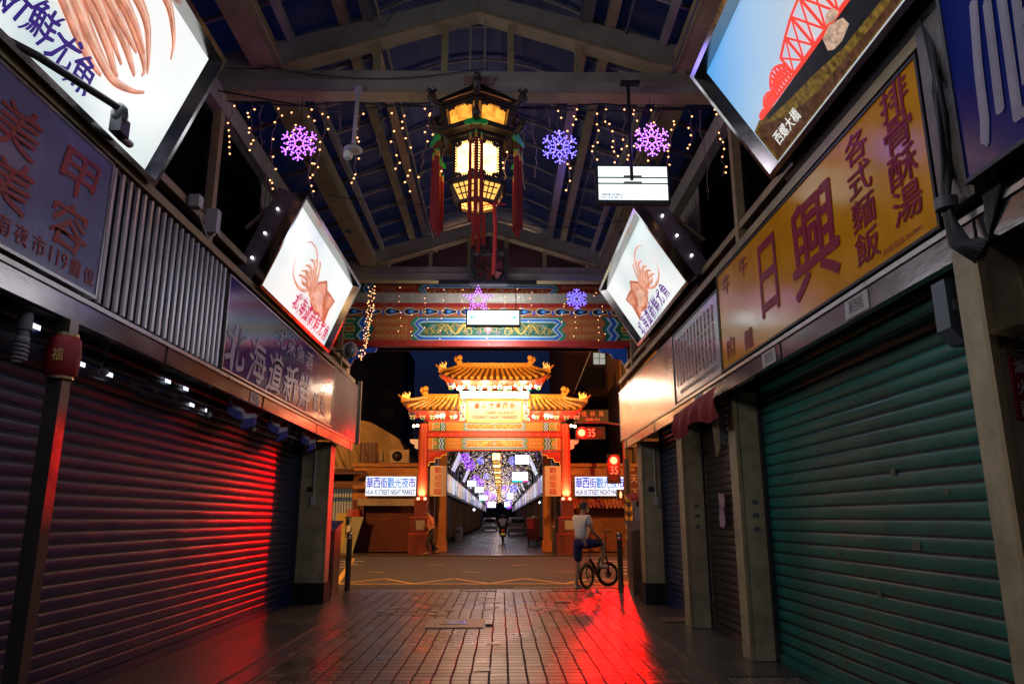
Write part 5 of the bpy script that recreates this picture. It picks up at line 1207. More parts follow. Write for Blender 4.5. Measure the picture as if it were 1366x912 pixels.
for s in (-1, 1):
    for dx in (-.14, .14): m.cyl((s * 2.93 + dx, GY - .22, 2.16), (s * 2.93 + dx, GY - .22, 2.24), .04, .05, 10)
m.build('uplight_lamps', em('uplight_lens', (1, .55, .25), 6, False), PG)
# lamps of the gate
for k, x in enumerate((-1.2, -.4, .4, 1.2)): light('gate_lamp', 'POINT', (x, GY - .62, 6.62), 95, (1, .78, .58), .08)
light('gate_lamp', 'AREA', (0, GY - 3.2, 5.0), 130, (1, .58, .28), 2.2, (0, GY, 6.6)).data.spread = radians(100)
for s in (-1, 1):
    for x in (1.75, 2.6): light('gate_lamp', 'POINT', (s * x, GY - .6, 5.45), 9, (1, .5, .2), .08)
    light('gate_roof_lamp', 'SPOT', (s * 3.9, GY - 2.2, 7.4), 420, (1, .48, .12), .1, (s * 2.4, GY, 6.1), 60)
    for dx in (-.15, .15): light('column_uplight', 'SPOT', (s * 2.93 + dx, GY - .36, 2.2), 260, (1, .5, .28), .04, (s * 2.93, GY - .16, 3.1), 95, .8)
light('gate_roof_lamp', 'SPOT', (0, GY - 3.5, 9.6), 700, (1, .5, .13), .15, (0, GY, 7.2), 55)

entrym = pm('entry_pillar_paint', (.34, .13, .03), .6, 0, .5, 3, grime=(.1, .03, .01))
# ================================================================== shops either side of the gate
sgn_w = em('backlit_sign_white', (.8, .9, 1), 1.15); sgn_b = em('sign_blue', (.01, .05, .6), .9, False); sgn_b2 = em('sign_light_blue', (.02, .22, .7), .9, False); sgn_g = em('sign_grey_letters', (.03, .05, .2), .7, False)
orwall = pm('sodium_lit_render', (.42, .2, .07), .8, 0, .45, 1.6, bump=.2, grime=(.14, .06, .03))  # orange of the sodium light put into the wall colour
for s, w in ((-1, 'left'), (1, 'right')):
    t = thing('corner_shop', f'low orange lit corner shop with a closed brown shutter on the {w} of the archway', 'shop building', (s * 4.6, 32.5, .03))
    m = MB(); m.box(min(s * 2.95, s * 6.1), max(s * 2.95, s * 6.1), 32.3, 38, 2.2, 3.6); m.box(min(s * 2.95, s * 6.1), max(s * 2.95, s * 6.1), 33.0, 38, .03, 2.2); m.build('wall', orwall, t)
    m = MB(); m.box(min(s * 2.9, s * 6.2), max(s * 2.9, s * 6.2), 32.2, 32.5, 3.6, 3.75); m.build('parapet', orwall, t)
    for xx in (3.15, 5.95):
        m = MB(); m.box(s * xx - .12, s * xx + .12, 32.32, 33, .03, 2.2); m.build('door_pier', dred if s < 0 else orwall, t)
    mt = pm('brown_shop_shutter', (.12, .03, .022) if s < 0 else (.3, .1, .035), .5, .1, .3, 5); m = MB()
    for k in range(22): m.prism([(min(s * 3.3, s * 5.8), 32.6, .05 + k * .095), (min(s * 3.3, s * 5.8), 32.57, .07 + k * .095), (min(s * 3.3, s * 5.8), 32.57, .12 + k * .095), (min(s * 3.3, s * 5.8), 32.6, .14 + k * .095)], (2.5, 0, 0))
    m.build('shutter_curtain', mt, t)
    m = MB()
    if s > 0:
        n = 16
        for k in range(n):
            xx = 3.15 + k * .17; m.mi = k % 2; m.prism([(xx, 32.3, 2.28), (xx + .168, 32.3, 2.28), (xx + .168, 31.75, 2.0), (xx + .12, 31.74, 1.85 ), (xx + .085, 31.74, 1.82), (xx + .04, 31.74, 1.85), (xx, 31.75, 2.0)], (0, 0, .02))
    else:
        m.box(-5.8, -3.3, 31.95, 32.28, 2.16, 2.24); m.box(-5.8, -3.3, 31.93, 31.948, 1.95, 2.24)
    m.build('awning', [pm('awning_orange', (.36, .13, .04), .7), pm('awning_cream', (.4, .17, .06), .7)] if s > 0 else creamd, t)
    t2 = thing('market_sign', f'white backlit sign HUA XI STREET NIGHT MARKET with blue characters, {w} of the archway', 'lit sign', (s * 4.5, 32, 2.4))
    cx = -4.43 if s < 0 else 4.52
    m = MB(); m.box(cx - 1.1, cx + 1.1, 32.04, 32.19, 2.34, 3.2); m.build('housing', steel, t2)
    m = MB(); m.quad((cx - 1.07, 32.034, 2.37), (cx + 1.07, 32.034, 2.37), (cx + 1.07, 32.034, 3.17), (cx - 1.07, 32.034, 3.17)); m.build('lit_face', sgn_w, t2)
    m = MB(); f = frame((cx, 32.03, 2.77), (1, 0, 0), (0, 0, 1), .006)
    for i, ch in enumerate('華西街觀光夜市'):
        m.mi = 1 if i in (3, 4, 5) else 0; put(m, ch, f, -.9 + i * .3, .14, .29, .44, .03)
    m.mi = 2; put(m, 'HUA XI STREET NIGHT MARKET', f, 0, -.25, 2.06, .21, .03); m.build('lettering', [sgn_b, sgn_b2, sgn_g], t2)
    t3 = thing('welcome_sign', f'vertical cream sign with red welcome characters by the {w} archway column', 'sign', (s * 2.45, 32, 2.3))
    cx = -2.42 if s < 0 else 2.5
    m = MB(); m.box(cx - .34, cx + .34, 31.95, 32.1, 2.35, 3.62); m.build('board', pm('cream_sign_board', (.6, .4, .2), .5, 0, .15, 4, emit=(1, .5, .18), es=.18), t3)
    m = MB(); f = frame((cx, 31.94, 2.98), (1, 0, 0), (0, 0, 1), .006)
    for k, ch in enumerate('歡迎蒞臨'): put(m, ch, f, 0, .46 - k * .3, .3, .25, .02)
    m.build('lettering', pm('sign_red_ink', (.6, .03, .02), .5), t3)
    # orange arcade entry pillar
    m = MB(); m.box(s * 2.3 - .16, s * 2.3 + .16, 33.2, 33.6, .035, 4.3); m.box(s * 2.3 - .22, s * 2.3 + .22, 33.1, 33.65, .035, .5)
    tag(m.build('entry_pillar', entrym, loc=(s * 2.3, 33.4, .035)), f'orange lit square pillar at the {w} entrance of the far arcade', 'pillar')
def acunit(label, c, sc=1):
    t = thing('air_conditioner', label, 'air conditioner', c); x, y, z = c
    m = MB(); m.box(x - .42 * sc, x + .42 * sc, y, y + .3, z + .05, z + .62 * sc); m.box(x - .35, x - .3, y, y + .3, z, z + .048); m.box(x + .3, x + .35, y, y + .3, z, z + .048); m.build('casing', pm('ac_casing', (.45, .34, .25), .5, 0, .3, 4), t)
    m = MB(); m.lathe([(.22, 0), (.22, .02), (.02, .02)], (0, 0, 0), 20); m.v = [(x - .1 + p[0], y - p[2] - .003, z + .33 + p[1]) for p in m.v]; m.build('fan_grille', black, t)
acunit('beige air conditioner outdoor unit on the roof of the left corner shop', (-4.2, 32.7, 3.76))
acunit('air conditioner unit beside the far arcade roof behind the right column', (2.75, 33.7, 4.3), .8)
acunit('air conditioner unit beside the far arcade roof behind the left column', (-2.7, 33.7, 4.3), .8)
# left old building with torn roof
t = thing('old_building', 'old yellow stained building with a broken parapet roof on the left across the road', 'building', (-8, 33, .03))
m = MB(); m.prism([(-12, 32.9, 2.9), (-4.0, 32.9, 3.8), (-4.0, 32.9, 4.35), (-4.25, 32.9, 4.85), (-5.0, 32.9, 5.3), (-5.6, 32.9, 5.62), (-6.3, 32.9, 5.75), (-12, 32.9, 5.9)], (0, 6, 0)); m.build('wall', wallm, t)
m = MB(); m.box(-12, -5.6, 33.2, 38, .03, 2.9); m.build('ground_floor', darkwall, t)
for x0_, x1_, z0_, z1_ in ((-6.0, -5.2, 3.8, 4.7), (-5.1, -4.95, 3.9, 4.3)):
    m = MB(); m.box(x0_, x1_, 32.86, 32.896, z0_, z1_); w_ = m.build('window', dred, t)
    m = MB()
    for k in range(5): m.box(x0_ + k * (x1_ - x0_) / 5, x0_ + k * (x1_ - x0_) / 5 + .03, 32.82, 32.85, z0_, z1_)
    m.build('grille', creamd, w_)
m = MB(); m.prism([(-9, 31.6, 3.25), (-5.55, 31.6, 3.25), (-5.55, 32.88, 3.5), (-9, 32.88, 3.5)], (0, 0, .05)); m.box(-9, -5.55, 31.58, 31.6, 2.8, 2.95); m.build('canopy', pm('rusty_canopy', (.12, .06, .04), .7), t)
m = MB()
for k in range(7): m.tube([(-8 + k * .45, 32.8, 4.9 - .1 * k), (-7.6 + k * .4, 32.7, 4.2 - .1 * (k % 3)), (-7.2 + k * .3, 32.7, 3.6)], .015, 4)
m.build('wall_cables', black, t)
t = thing('market_stall', 'dim open stall front with pale corrugated back wall on the left across the road', 'stall', (-6.3, 32.5, .03))
m = MB()
for k in range(14): m.box(-7.2 + k * .12, -7.12 + k * .12, 33.1, 33.14, .8, 2.7)
m.build('corrugated_back', pm('pale_corrugated', (.4, .42, .36), .5, .1, emit=(.8, .9, .7), es=.05), t)
m = MB(); m.box(-5.95, -5.6, 32.4, 33.1, .03, 2.9); m.box(-7.5, -5.6, 32.6, 32.9, 2.7, 2.9); m.build('dark_post', dred, t)
def leanboard(label, x, y, w, h, lean, mat):
    m = MB(); m.prism([(x, y, .04), (x + w, y, .04), (x + w + lean, y + .3, .04 + h), (x + lean, y + .3, .04 + h)], (0, .04, .01)); return tag(m.build('leaning_board', mat, loc=(x, y, .04)), label, 'board')
leanboard('grey green board leaning at the stall on the left across the road', -6.35, 31.6, .5, 1.45, .35, pm('grey_green_board', (.25, .27, .18), .6))
m = MB(); m.box(-6.15, -6.0, 31.66, 31.68, .9, 1.15); tag(m.build('paper_note', wht, loc=(-6.1, 31.67, .9)), 'white paper note taped on the leaning grey green board', 'paper')
leanboard('yellow board standing behind the grey green board', -6.75, 32.2, .45, 1.6, 0, pm('yellow_board', (.55, .42, .08), .6))
t = thing('plastic_crate', 'red plastic crate on the stall counter left across the road', 'crate', (-6.0, 32.2, 1.5))
m = MB(); m.box(-6.25, -5.75, 32.05, 32.4, 1.52, 1.54)
for a in range(5):
    for (x0_, x1_, y0_, y1_) in ((-6.25, -5.75, 32.05, 32.07), (-6.25, -5.75, 32.38, 32.4), (-6.25, -6.23, 32.071, 32.379), (-5.77, -5.75, 32.071, 32.379)): m.box(x0_, x1_, y0_, y1_, 1.545 + a * .055, 1.58 + a * .055)
m.build('crate_body', pm('red_plastic', (.45, .03, .02), .4), t)
t = thing('stall_counter', 'low dark stall counter under the red crate', 'counter', (-6.0, 32.3, .03)); m = MB(); m.box(-6.3, -5.7, 32.0, 32.5, 1.42, 1.515)
for xx in (-6.28, -5.76): m.box(xx, xx + .05, 32.05, 32.45, .04, 1.42)
m.build('frame', dsteel, t)
m = MB(); m.lathe([(.1, .04), (.15, .42), (.16, .42), (.13, .06)], (-6.55, 31.4, 0), 14); tag(m.build('bucket', pm('orange_plastic', (.6, .12, .02), .4), loc=(-6.55, 31.4, .04)), 'small orange red bucket before the leaning boards', 'bucket')
silh = pm('unlit_building', (.006, .005, .006), .9, spec=.1)
# dark tower blocks behind
t = thing('apartment_tower', 'dark apartment block silhouette behind the archway on the left', 'building', (-12, 80, 0))
m = MB(); m.box(-19, -10.5, 80, 90, 0, 20.5); m.build('wall', pm('silhouette_facade', (.03, .028, .035), .9), t)
for k in range(4):
    for j in range(3): 
        m = MB(); m.box(-18.5 + j * 2.8, -17 + j * 2.8, 79.9, 79.98, 12 + k * 2.2, 13.2 + k * 2.2); m.build('window', black, t)
t = thing('apartment_tower', 'second lower dark block silhouette close behind the archway', 'building', (-6, 90, 0))
m = MB(); m.box(-8.5, 8, 90, 98, 0, 24); m.build('wall', pm('silhouette_facade_far', (.012, .012, .02), .9), t); t.location = (-6, 150, 0); 
t = thing('apartment_tower', 'dark red brown block with a few lit windows behind the right side of the archway', 'building', (7, 38, 0))
m = MB(); m.box(3.6, 14, 38, 50, 0, 14.5); m.build('wall', pm('dark_brown_facade', (.045, .016, .014), .8, 0, .4, .8), t)
m = MB(); m.box(5.15, 5.75, 37.9, 37.98, 9.35, 9.95); w_ = m.build('window', em('lit_window', (.55, .6, .5), .6, False), t)
m = MB(); m.box(5.43, 5.46, 37.87, 37.89, 9.35, 9.95); m.box(5.15, 5.75, 37.86, 37.87, 9.63, 9.66); m.build('mullions', black, w_)
for k in range(3):
    for j in range(2):
        m = MB(); m.box(4.4 + j * 2.2, 5.6 + j * 2.2, 37.9, 37.96, 3.5 + k * 2.3, 4.6 + k * 2.3); m.build('window', black, t)
t = thing('corner_building', 'narrow orange brown building edge on the right beyond the near row', 'building', (6, 26, 0))
m = MB(); m.box(5.7, 9, 33, 37, .03, 9.5); m.build('wall', pm('brown_corner_facade', (.22, .1, .035), .7, 0, .4, 1), t)
m = MB()
for x in (5.85, 6.2, 6.5): m.cyl((x, 32.95, .03), (x, 32.95, 9.3), .05, n=8)
m.build('drain_pipes', dsteel, t)
m = MB(); m.box(5.75, 6.3, 32.7, 32.98, 4.5, 5.4); m.build('wall_box', creamd, t)
t = thing('vertical_sign', 'dark red vertical shop sign with pale characters near the right signal pole', 'sign', (5.9, 31.5, 2))
m = MB(); m.box(5.65, 6.15, 31.5, 31.6, 2.0, 3.4); m.build('board', dred, t)
m = MB(); f = frame((5.9, 31.49, 2.7), (1, 0, 0), (0, 0, 1)); put(m, '天', f, 0, .35, .34, .34, .02); put(m, '下', f, 0, -.2, .3, .3, .02); m.build('lettering', pm('pale_lettering', (.5, .35, .32), .5), t)
m = MB(); m.cyl((3.55, 33, 6.9), (4.9, 31.5, 10.2), .02, n=6); tag(m.build('guy_wire', steel, loc=(3.55, 33, 6.9)), 'thin slanting pole rising behind the right archway roof', 'pole')
for s in (-1, 1):
    m = MB(); m.box(min(s * 7.2, s * 40), max(s * 6.3, s * 40), 38.5, 45, 0, 5.2); tag(m.build('background_building', silh, loc=(s * 20, 41, 0)), f'unlit low row of buildings far {"left" if s < 0 else "right"} across the road', 'building')

# ================================================================== far arcade
dk2 = pm('far_shutter_dark', (.05, .05, .05), .45, .3, .4, 2)
farsign = em('far_sign_lilac', (.45, .35, .6), .2, False, .6, 1.2)
YE = 215
for s, w in ((-1, 'left'), (1, 'right')):
    t = thing('arcade_row', f'receding row of shutters, pillars and lit signs on the {w} of the far arcade', 'shop row', (s * 3, 100, .035))
    m = MB(); m.box(min(s * 3.1, s * 5), max(s * 3.1, s * 5), 34, YE, .035, 2.7); m.box(min(s * 2.8, s * 3.3), max(s * 2.8, s * 3.3), 34, YE, 3.9, 6.4); m.build('wall', dk2, t)
    m = MB(); m.box(min(s * 2.55, s * 2.75), max(s * 2.55, s * 2.75), 34, YE, 2.66, 2.8); m.build('ledge', dsteel, t)
    for k in range(26):
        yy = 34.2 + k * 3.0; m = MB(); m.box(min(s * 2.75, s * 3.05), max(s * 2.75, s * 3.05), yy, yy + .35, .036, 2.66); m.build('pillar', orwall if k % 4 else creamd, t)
        m = MB(); m.box(min(s * 2.72, s * 3.0), max(s * 2.72, s * 3.0), yy - .03, yy + .4, .0355, .3); m.build('pillar_base', black, t)
    cols = [em('far_sign_white', (.8, .8, .95), .5, False, .5, 1), farsign, em('far_sign_violet', (.3, .15, .7), .4, False, .6, 1), pm('far_sign_dark', (.2, .18, .2), .25, .6), em('far_sign_amber', (.8, .5, .25), .5, False, .5, 1.5)]
    rnd = random.Random(11 + s)
    for k in range(46):
        yy = 34.4 + k * 3.2; m = MB(); m.box(min(s * 2.6, s * 2.78), max(s * 2.6, s * 2.78), yy, yy + 2.9, 2.86, 3.8); m.build('sign_panel', cols[rnd.choice((0, 1, 2, 3, 3, 3, 3, 4))], t)
    for k in range(60):
        yy = 34 + k * 1.6; m = MB(); pts = [(s * 2.75, yy, 3.9), (s * 2.7, yy, 4.6), (s * 2.5, yy, 5.3), (s * 2.1, yy, 5.9), (s * 1.4, yy, 6.3)]
        m.tube(pts, .06, 5); m.build('curved_rib', chrome if k % 2 else beam, t)
m = MB(); 
for a, b in (((-2.8, 6.42), (2.8, 6.42)),): m.quad((a[0], 33.6, a[1]), (b[0], 33.6, b[1]), (b[0], YE, b[1]), (a[0], YE, a[1]))
tag(m.build('arcade_canopy', soff, loc=(0, 100, 6.4)), 'dark flat canopy over the far arcade behind the archway', 'canopy')
m = MB(); m.box(-3, 3, YE, YE + .5, 0, 6.4); tag(m.build('arcade_end', em('arcade_end_haze', (.35, .28, .4), .5, False, .6, .6), loc=(0, YE, 0)), 'end cap of the far arcade with haze and light painted in', 'wall')  # glowing cap, distant haze and light put into its colour
# lanterns in the far arcade
lt = lantern('palace lantern in the far arcade, first of the long row seen through the archway', (0, 43.5, 4.5), False, 'row of palace lanterns in the far arcade')
ords = 'second third fourth fifth sixth seventh eighth ninth tenth eleventh twelfth thirteenth fourteenth fifteenth sixteenth'.split()
for k in range(1, 16): dup(lt, (0, 43.5 + k * 6.6, 4.5), 0, f'palace lantern in the far arcade, {ords[k-1]} of the long row counted from the archway')
# small things hanging in the far arcade
lbfar = em('far_box_face', (.7, .72, .9), .55, False, .5, 1.5); whp = em('far_white_panel', (.85, .93, 1), 3.2); lampw = em('far_tube', (.9, .97, 1), 3, False)
def hangsign(label, x, y, z, w, h, colour=False):
    t = thing('lit_panel', label, 'lit panel', (x, y, z), 'lit panels hanging in the far arcade')
    m = MB(); m.box(x - w / 2 - .05, x + w / 2 + .05, y + .02, y + .14, z - .05, z + h + .05); m.cyl((x, y + .08, z + h + .05), (x, y + .08, 6.4), .02, n=5); m.build('housing', black, t)
    m = MB(); m.quad((x - w / 2, y, z), (x + w / 2, y, z), (x + w / 2, y, z + h), (x - w / 2, y, z + h)); m.build('lit_face', whp, t)
    if colour:
        m = MB(); 
        for k, c_ in enumerate((0, 0, 1, 0, 2, 2)): m.mi = c_; m.quad((x - w / 2 + k * w / 6, y - .01, z), (x - w / 2 + (k + 1) * w / 6, y - .01, z), (x - w / 2 + (k + 1) * w / 6, y - .01, z + h * .2), (x - w / 2 + k * w / 6, y - .01, z + h * .2))
        m.mi = 3; 
        for k in range(5): m.box(x - w * .3 + k * .2, x - w * .3 + k * .2 + .1, y - .02, y - .01, z + h * .4, z + h * (.45 + .05 * (k % 2)))
        m.build('printed_band', [em('cyan_band', (.05, .7, .8), 1.2, False), em('green_band', (.1, .8, .4), 1.2, False), em('magenta_band', (.9, .1, .4), 1.2, False), dsteel], t)
hangsign('plain bright white panel hanging high on the right of the far arcade', 1.5, 43, 4.5, .8, .5)
hangsign('wide white screen with a coloured lower band hanging on the right of the far arcade', 1.6, 52, 3.9, 1.1, .68, True)
hangsign('square white panel on the left of the far arcade, nearest on that side', -1.75, 52, 3.6, .6, .4)
hangsign('small white panel on the left of the far arcade, second from the archway', -1.7, 68, 3.75, .75, .5)
hangsign('small cyan edged panel on the left of the far arcade, third from the archway', -1.7, 85, 3.4, .9, .6, True)
hangsign('white panel on the right of the far arcade behind the wide screen', 1.3, 85, 3.6, .7, .7)
hangsign('distant white panel on the right of the far arcade close to the lantern row', 1.3, 120, 3.2, .9, .9, True)
hangsign('distant white panel on the left of the far arcade close to the lantern row', -1.2, 120, 3.2, 1.3, .9)
for k in range(14):
    for s in (-1, 1):
        y_ = 40 + k * 12 + (3 if s > 0 else 0); t = thing('light_box', f'far white light box number {ords[k]} from the archway on the {"left" if s < 0 else "right"} of the far arcade', 'light box', (s * 2.4, y_, 4.0), 'tilted light boxes of the far arcade')
        o = V((s * 2.5, y_, 4.05)); u = V((s * -.4, 0, .95)); m = MB(); m.obox(o + u / 2 + V((0, 1.4, 0)), (0, 1.4, 0), u / 2, V((s * .1, 0, .05))); m.build('box_body', chrome, t)
        m = MB(); nn = V((-s * .13, 0, -.055)); m.quad(o + nn + u * .06, o + nn + u * .94, o + nn + u * .94 + V((0, 2.75, 0)), o + nn + u * .06 + V((0, 2.75, 0))); m.build('lit_face', lbfar, t)
# net of fairy lights
rnd = random.Random(21); m = MB()
fb = em('far_fairy_bulb', (1, .75, .5), 3.5, False); fb2 = em('far_fairy_violet', (.5, .3, 1), 4, False)
for k in range(5200):
    yy = 38 + 130 * rnd.random() ** 1.6; x = rnd.uniform(-2.5, 2.5); z = 6.3 - rnd.random() ** 1.5 * 1.9 - .3 * (abs(x) > 1.6)
    m.mi = 0 if rnd.random() < .8 else 1; m.octa((x, yy, z), .012 + .00045 * (yy - 38) * .6)
tag(m.build('fairy_light_net', [fb, fb2], loc=(0, 60, 6)), 'dense net of tiny warm and violet fairy lights under the far arcade roof', 'fairy lights', kind='stuff')
lab = 0
for k, (x, y_, z, R_, c_) in enumerate(((-1.75, 42, 4.75, .3, 0), (-1.6, 45, 4.55, .34, 0), (-.95, 44, 4.75, .22, 1), (1.0, 44, 4.75, .28, 1), (-1.6, 55, 4.2, .36, 0), (-1.3, 58, 4.15, .3, 0), (-.75, 52, 4.3, .2, 1), (1.15, 48, 4.15, .17, 0), (1.3, 62, 3.85, .36, 1), (.95, 70, 3.6, .3, 1), (-1.1, 76, 3.9, .36, 0), (.6, 66, 4.05, .25, 0), (-.7, 90, 4.0, .4, 0), (1.2, 95, 3.7, .45, 1), (1.4, 110, 3.3, .5, 0), (-1.4, 105, 3.4, .5, 0))):
    t = thing('snowflake_light', f'{("violet", "blue")[c_]} star shaped light in the far arcade, {(["first"] + ords)[k]} deepest, {"left" if x < 0 else "right"} of the lanterns', 'snowflake light', (x, y_, z), 'lit snowflakes of the far arcade')
    m = MB()
    for j in range(6):
        a = j * pi / 3; p = V((x + R_ * cos(a), y_, z + R_ * sin(a))); c__ = V((x, y_, z)); m.tube([c__, p], R_ * .07, 4); q = c__.lerp(p, .6)
        for da in (.5, -.5): m.tube([q, V((x + R_ * .95 * cos(a + da), y_, z + R_ * .95 * sin(a + da)))], R_ * .06, 4)
    m.build('lit_outline', em('far_violet', (.38, .1, 1), 1.7, False) if c_ == 0 else em('far_blue', (.2, .2, 1), 1.7, False), t)
for k in range(7): light('arcade_lamp', 'POINT', (0, 41 + k * 13, 4.2), 24, (.75, .72, 1), .5)
# ================================================================== people
def skinmesh(name, chains, mat, parent, loc, sub=2):
    """one continuous surface grown round joints. chains: list of [(point, radius)...]; the first point of a later chain may repeat an earlier joint"""
    vs = []; es = []; rs = []; idx = {}
    def vid(p, r):
        k = tuple(round(c, 4) for c in p)
        if k not in idx: idx[k] = len(vs); vs.append(k); rs.append(r)
        return idx[k]
    for ch in chains:
        prev = None
        for p, r in ch:
            i = vid(p, r)
            if prev is not None and prev != i: es.append((prev, i))
            prev = i
    me = bpy.data.meshes.new(name); me.from_pydata(vs, es, []); o = bpy.data.objects.new(name, me); COL.objects.link(o)
    md = o.modifiers.new('skin', 'SKIN'); me.skin_vertices or me.attributes
    lay = me.skin_vertices[0] if me.skin_vertices else None
    if lay is None:
        import bmesh
        bm = bmesh.new(); bm.from_mesh(me); bm.verts.layers.skin.verify(); bm.to_mesh(me); bm.free(); lay = me.skin_vertices[0]
    for i, r in enumerate(rs):
        rr = r if isinstance(r, tuple) else (r, r); lay.data[i].radius = rr; lay.data[i].use_root = (i == 0)
    s = o.modifiers.new('sub', 'SUBSURF'); s.levels = sub; s.render_levels = sub
    dg = bpy.context.evaluated_depsgraph_get(); dg.update(); nm = bpy.data.meshes.new_from_object(o.evaluated_get(dg)); bpy.data.objects.remove(o); bpy.data.meshes.remove(me)
    nm.name = name; nm.materials.clear(); nm.materials.append(mat)
    nm.transform(Matrix.Translation(-V(loc)) if loc is not None else Matrix.Identity(4))
    for p in nm.polygons: p.use_smooth = True; p.material_index = 0
    o = bpy.data.objects.new(name, nm); COL.objects.link(o); o.parent = parent; OFF[o.name] = OFF.get(parent.name, V((0, 0, 0))) if parent else V((0, 0, 0))
    return o
skin = pm('skin', (.42, .24, .17), .5, 0, .15, 8)
def person(label, base, rz, J, shirt, legs, shoes, hair, shirtlen=1., sleeve=.55, legcover=.5, mask=False, cap=None, helmet=None, group=None):
    """J: joint positions in the figure's own frame (x right, y forward, z up), metres"""
    t = thing('person', label, 'person', base, group)
    Rz = Matrix.Rotation(rz, 4, 'Z'); B = V(base)
    W_ = lambda p: tuple(B + (Rz @ V(p)))
    g = {k: W_(v) for k, v in J.items()}
    mid = lambda a, b, k: tuple(V(a).lerp(V(b), k))
    ch = [[(g['pelvis'], .125), (g['waist'], .11), (g['chest'], (.13, .1)), (g['neck'], .055), (g['head0'], .07), (g['head'], (.085, .098)), (g['crown'], .07)]]
    for s in 'LR':
        ch.append([(g['chest'], (.13, .1)), (g['sh' + s], .062), (mid(g['sh' + s], g['el' + s], .5), .048), (g['el' + s], .04), (mid(g['el' + s], g['wr' + s], .4), .038), (g['wr' + s], .026), (g['pa' + s], (.038, .02))])
        d = V(g['pa' + s]) - V(g['wr' + s]); d = d.normalized(); sd = d.cross(V((0, 0, 1)))
        if sd.length < .1: sd = d.cross(V((1, 0, 0)))
        sd.normalize(); dn = V((0, 0, -1))
        for k, ln in enumerate((.06, .075, .072, .055)):
            b_ = V(g['pa' + s]) + sd * (-.028 + .019 * k) + d * .01
            ch.append([(g['pa' + s], (.038, .02)), (tuple(b_), .0095), (tuple(b_ + d * ln * .6 + dn * .006), .0085), (tuple(b_ + d * ln * .9 + dn * ln * .45), .007)])
        tb = V(g['wr' + s]).lerp(V(g['pa' + s]), .5) - sd * .03
        ch.append([(g['wr' + s], .026), (tuple(tb), .012), (tuple(tb - sd * .015 + d * .04 + dn * .01), .0095)])
        ch.append([(g['pelvis'], .125), (g['hip' + s], .088), (mid(g['hip' + s], g['kn' + s], .5), .074), (g['kn' + s], .052), (mid(g['kn' + s], g['an' + s], .35), .052), (g['an' + s], .034), (g['to' + s], .03)])
    skinmesh('body', ch, skin, t, B)
    # shirt
    c2 = [[(mid(g['pelvis'], g['waist'], .2), .15), (g['waist'], .15), (g['chest'], (.19, .165)), (mid(g['chest'], g['neck'], .75), .1)]]
    for s in 'LR': c2.append([(g['chest'], (.19, .165)), (g['sh' + s], .09), (mid(g['sh' + s], g['el' + s], sleeve), .064)])
    skinmesh('shirt', c2, shirt, t, B)
    c3 = [[(g['waist'], .13), (g['pelvis'], .15)]]
    for s in 'LR':
        if legcover > 1: c3.append([(g['pelvis'], .15), (g['hip' + s], .102), (g['kn' + s], .072), (mid(g['kn' + s], g['an' + s], .95), .055)])
        else: c3.append([(g['pelvis'], .15), (g['hip' + s], .108), (mid(g['hip' + s], g['kn' + s], .55), .1), (mid(g['hip' + s], g['kn' + s], .93), .088)])
    skinmesh('trousers' if legcover > 1 else 'shorts', c3, legs, t, B)
    for s in 'LR':
        a, b = V(g['an' + s]), V(g['to' + s]); h = a - (b - a).normalized() * .05 + V((0, 0, -.06)); h.z = min(h.z, b.z)
        skinmesh('shoe', [[(tuple(h + V((0, 0, .005))), .042), (tuple(a.lerp(b, .5) + V((0, 0, -.02))), .044), (tuple(b), .036)]], shoes, t, B, 1)
    # face
    hd = V(g['head']); fw = (Rz @ V(J.get('face', (0, 1, 0)))).normalized(); rt = fw.cross(V((0, 0, 1))).normalized(); up = rt.cross(fw)
    m = MB(); m.sph(hd + fw * .095 - up * .015, .016, 6, 5, (1, 1, 1.4)); 
    for q in (-1, 1): m.sph(hd + rt * q * .083 - up * .01, .02, 6, 5, (.6, 1, 1.5))
    m.build('nose_and_ears', skin, t)
    m = MB()
    for q in (-1, 1): m.sph(hd + fw * .082 + rt * q * .032 + up * .012, .011, 6, 5)
    m.mi = 1; m.sph(hd + fw * .08 - up * .055, .018, 6, 4, (1.2, .6, .35)); m.build('eyes_and_mouth', [black, dred], t)
    m = MB(); n = 12
    for i in range(7):
        for j in range(n):
            pass
    vs = []; rr = .108 if not helmet else .145
    for i in range(8):
        th = pi * .5 * i / 7 * 1.25
        for j in range(n):
            a = 2 * pi * j / n; d = rt * cos(a) + fw * sin(a); lim = th if sin(a) < .35 or helmet else min(th, pi * .36)
            vs.append(hd + up * (.02 if not helmet else 0) + (up * cos(lim) * 1.12 + d * sin(lim)) * rr - fw * .012)
    m.add(vs, [(i * n + j, i * n + (j + 1) % n, (i + 1) * n + (j + 1) % n, (i + 1) * n + j) for i in range(7) for j in range(n)], True)
    m.build('helmet' if helmet else 'hair', helmet or hair, t)
    if mask:
        m = MB(); vs = []
        for i in range(4):
            for j in range(7):
                a = (j - 3) / 3 * 1.25; vs.append(hd - up * (.005 + i * .028) + (fw * cos(a) + rt * sin(a)) * (.1 + .006 * (i in (1, 2))))
        m.add(vs, [(i * 7 + j, i * 7 + j + 1, (i + 1) * 7 + j + 1, (i + 1) * 7 + j) for i in range(3) for j in range(6)], True); m.build('face_mask', pm('white_face_mask', (.6, .58, .6), .7), t)
    return t
hairg = pm('grey_black_hair', (.06, .055, .05), .8, 0, .5, 60)
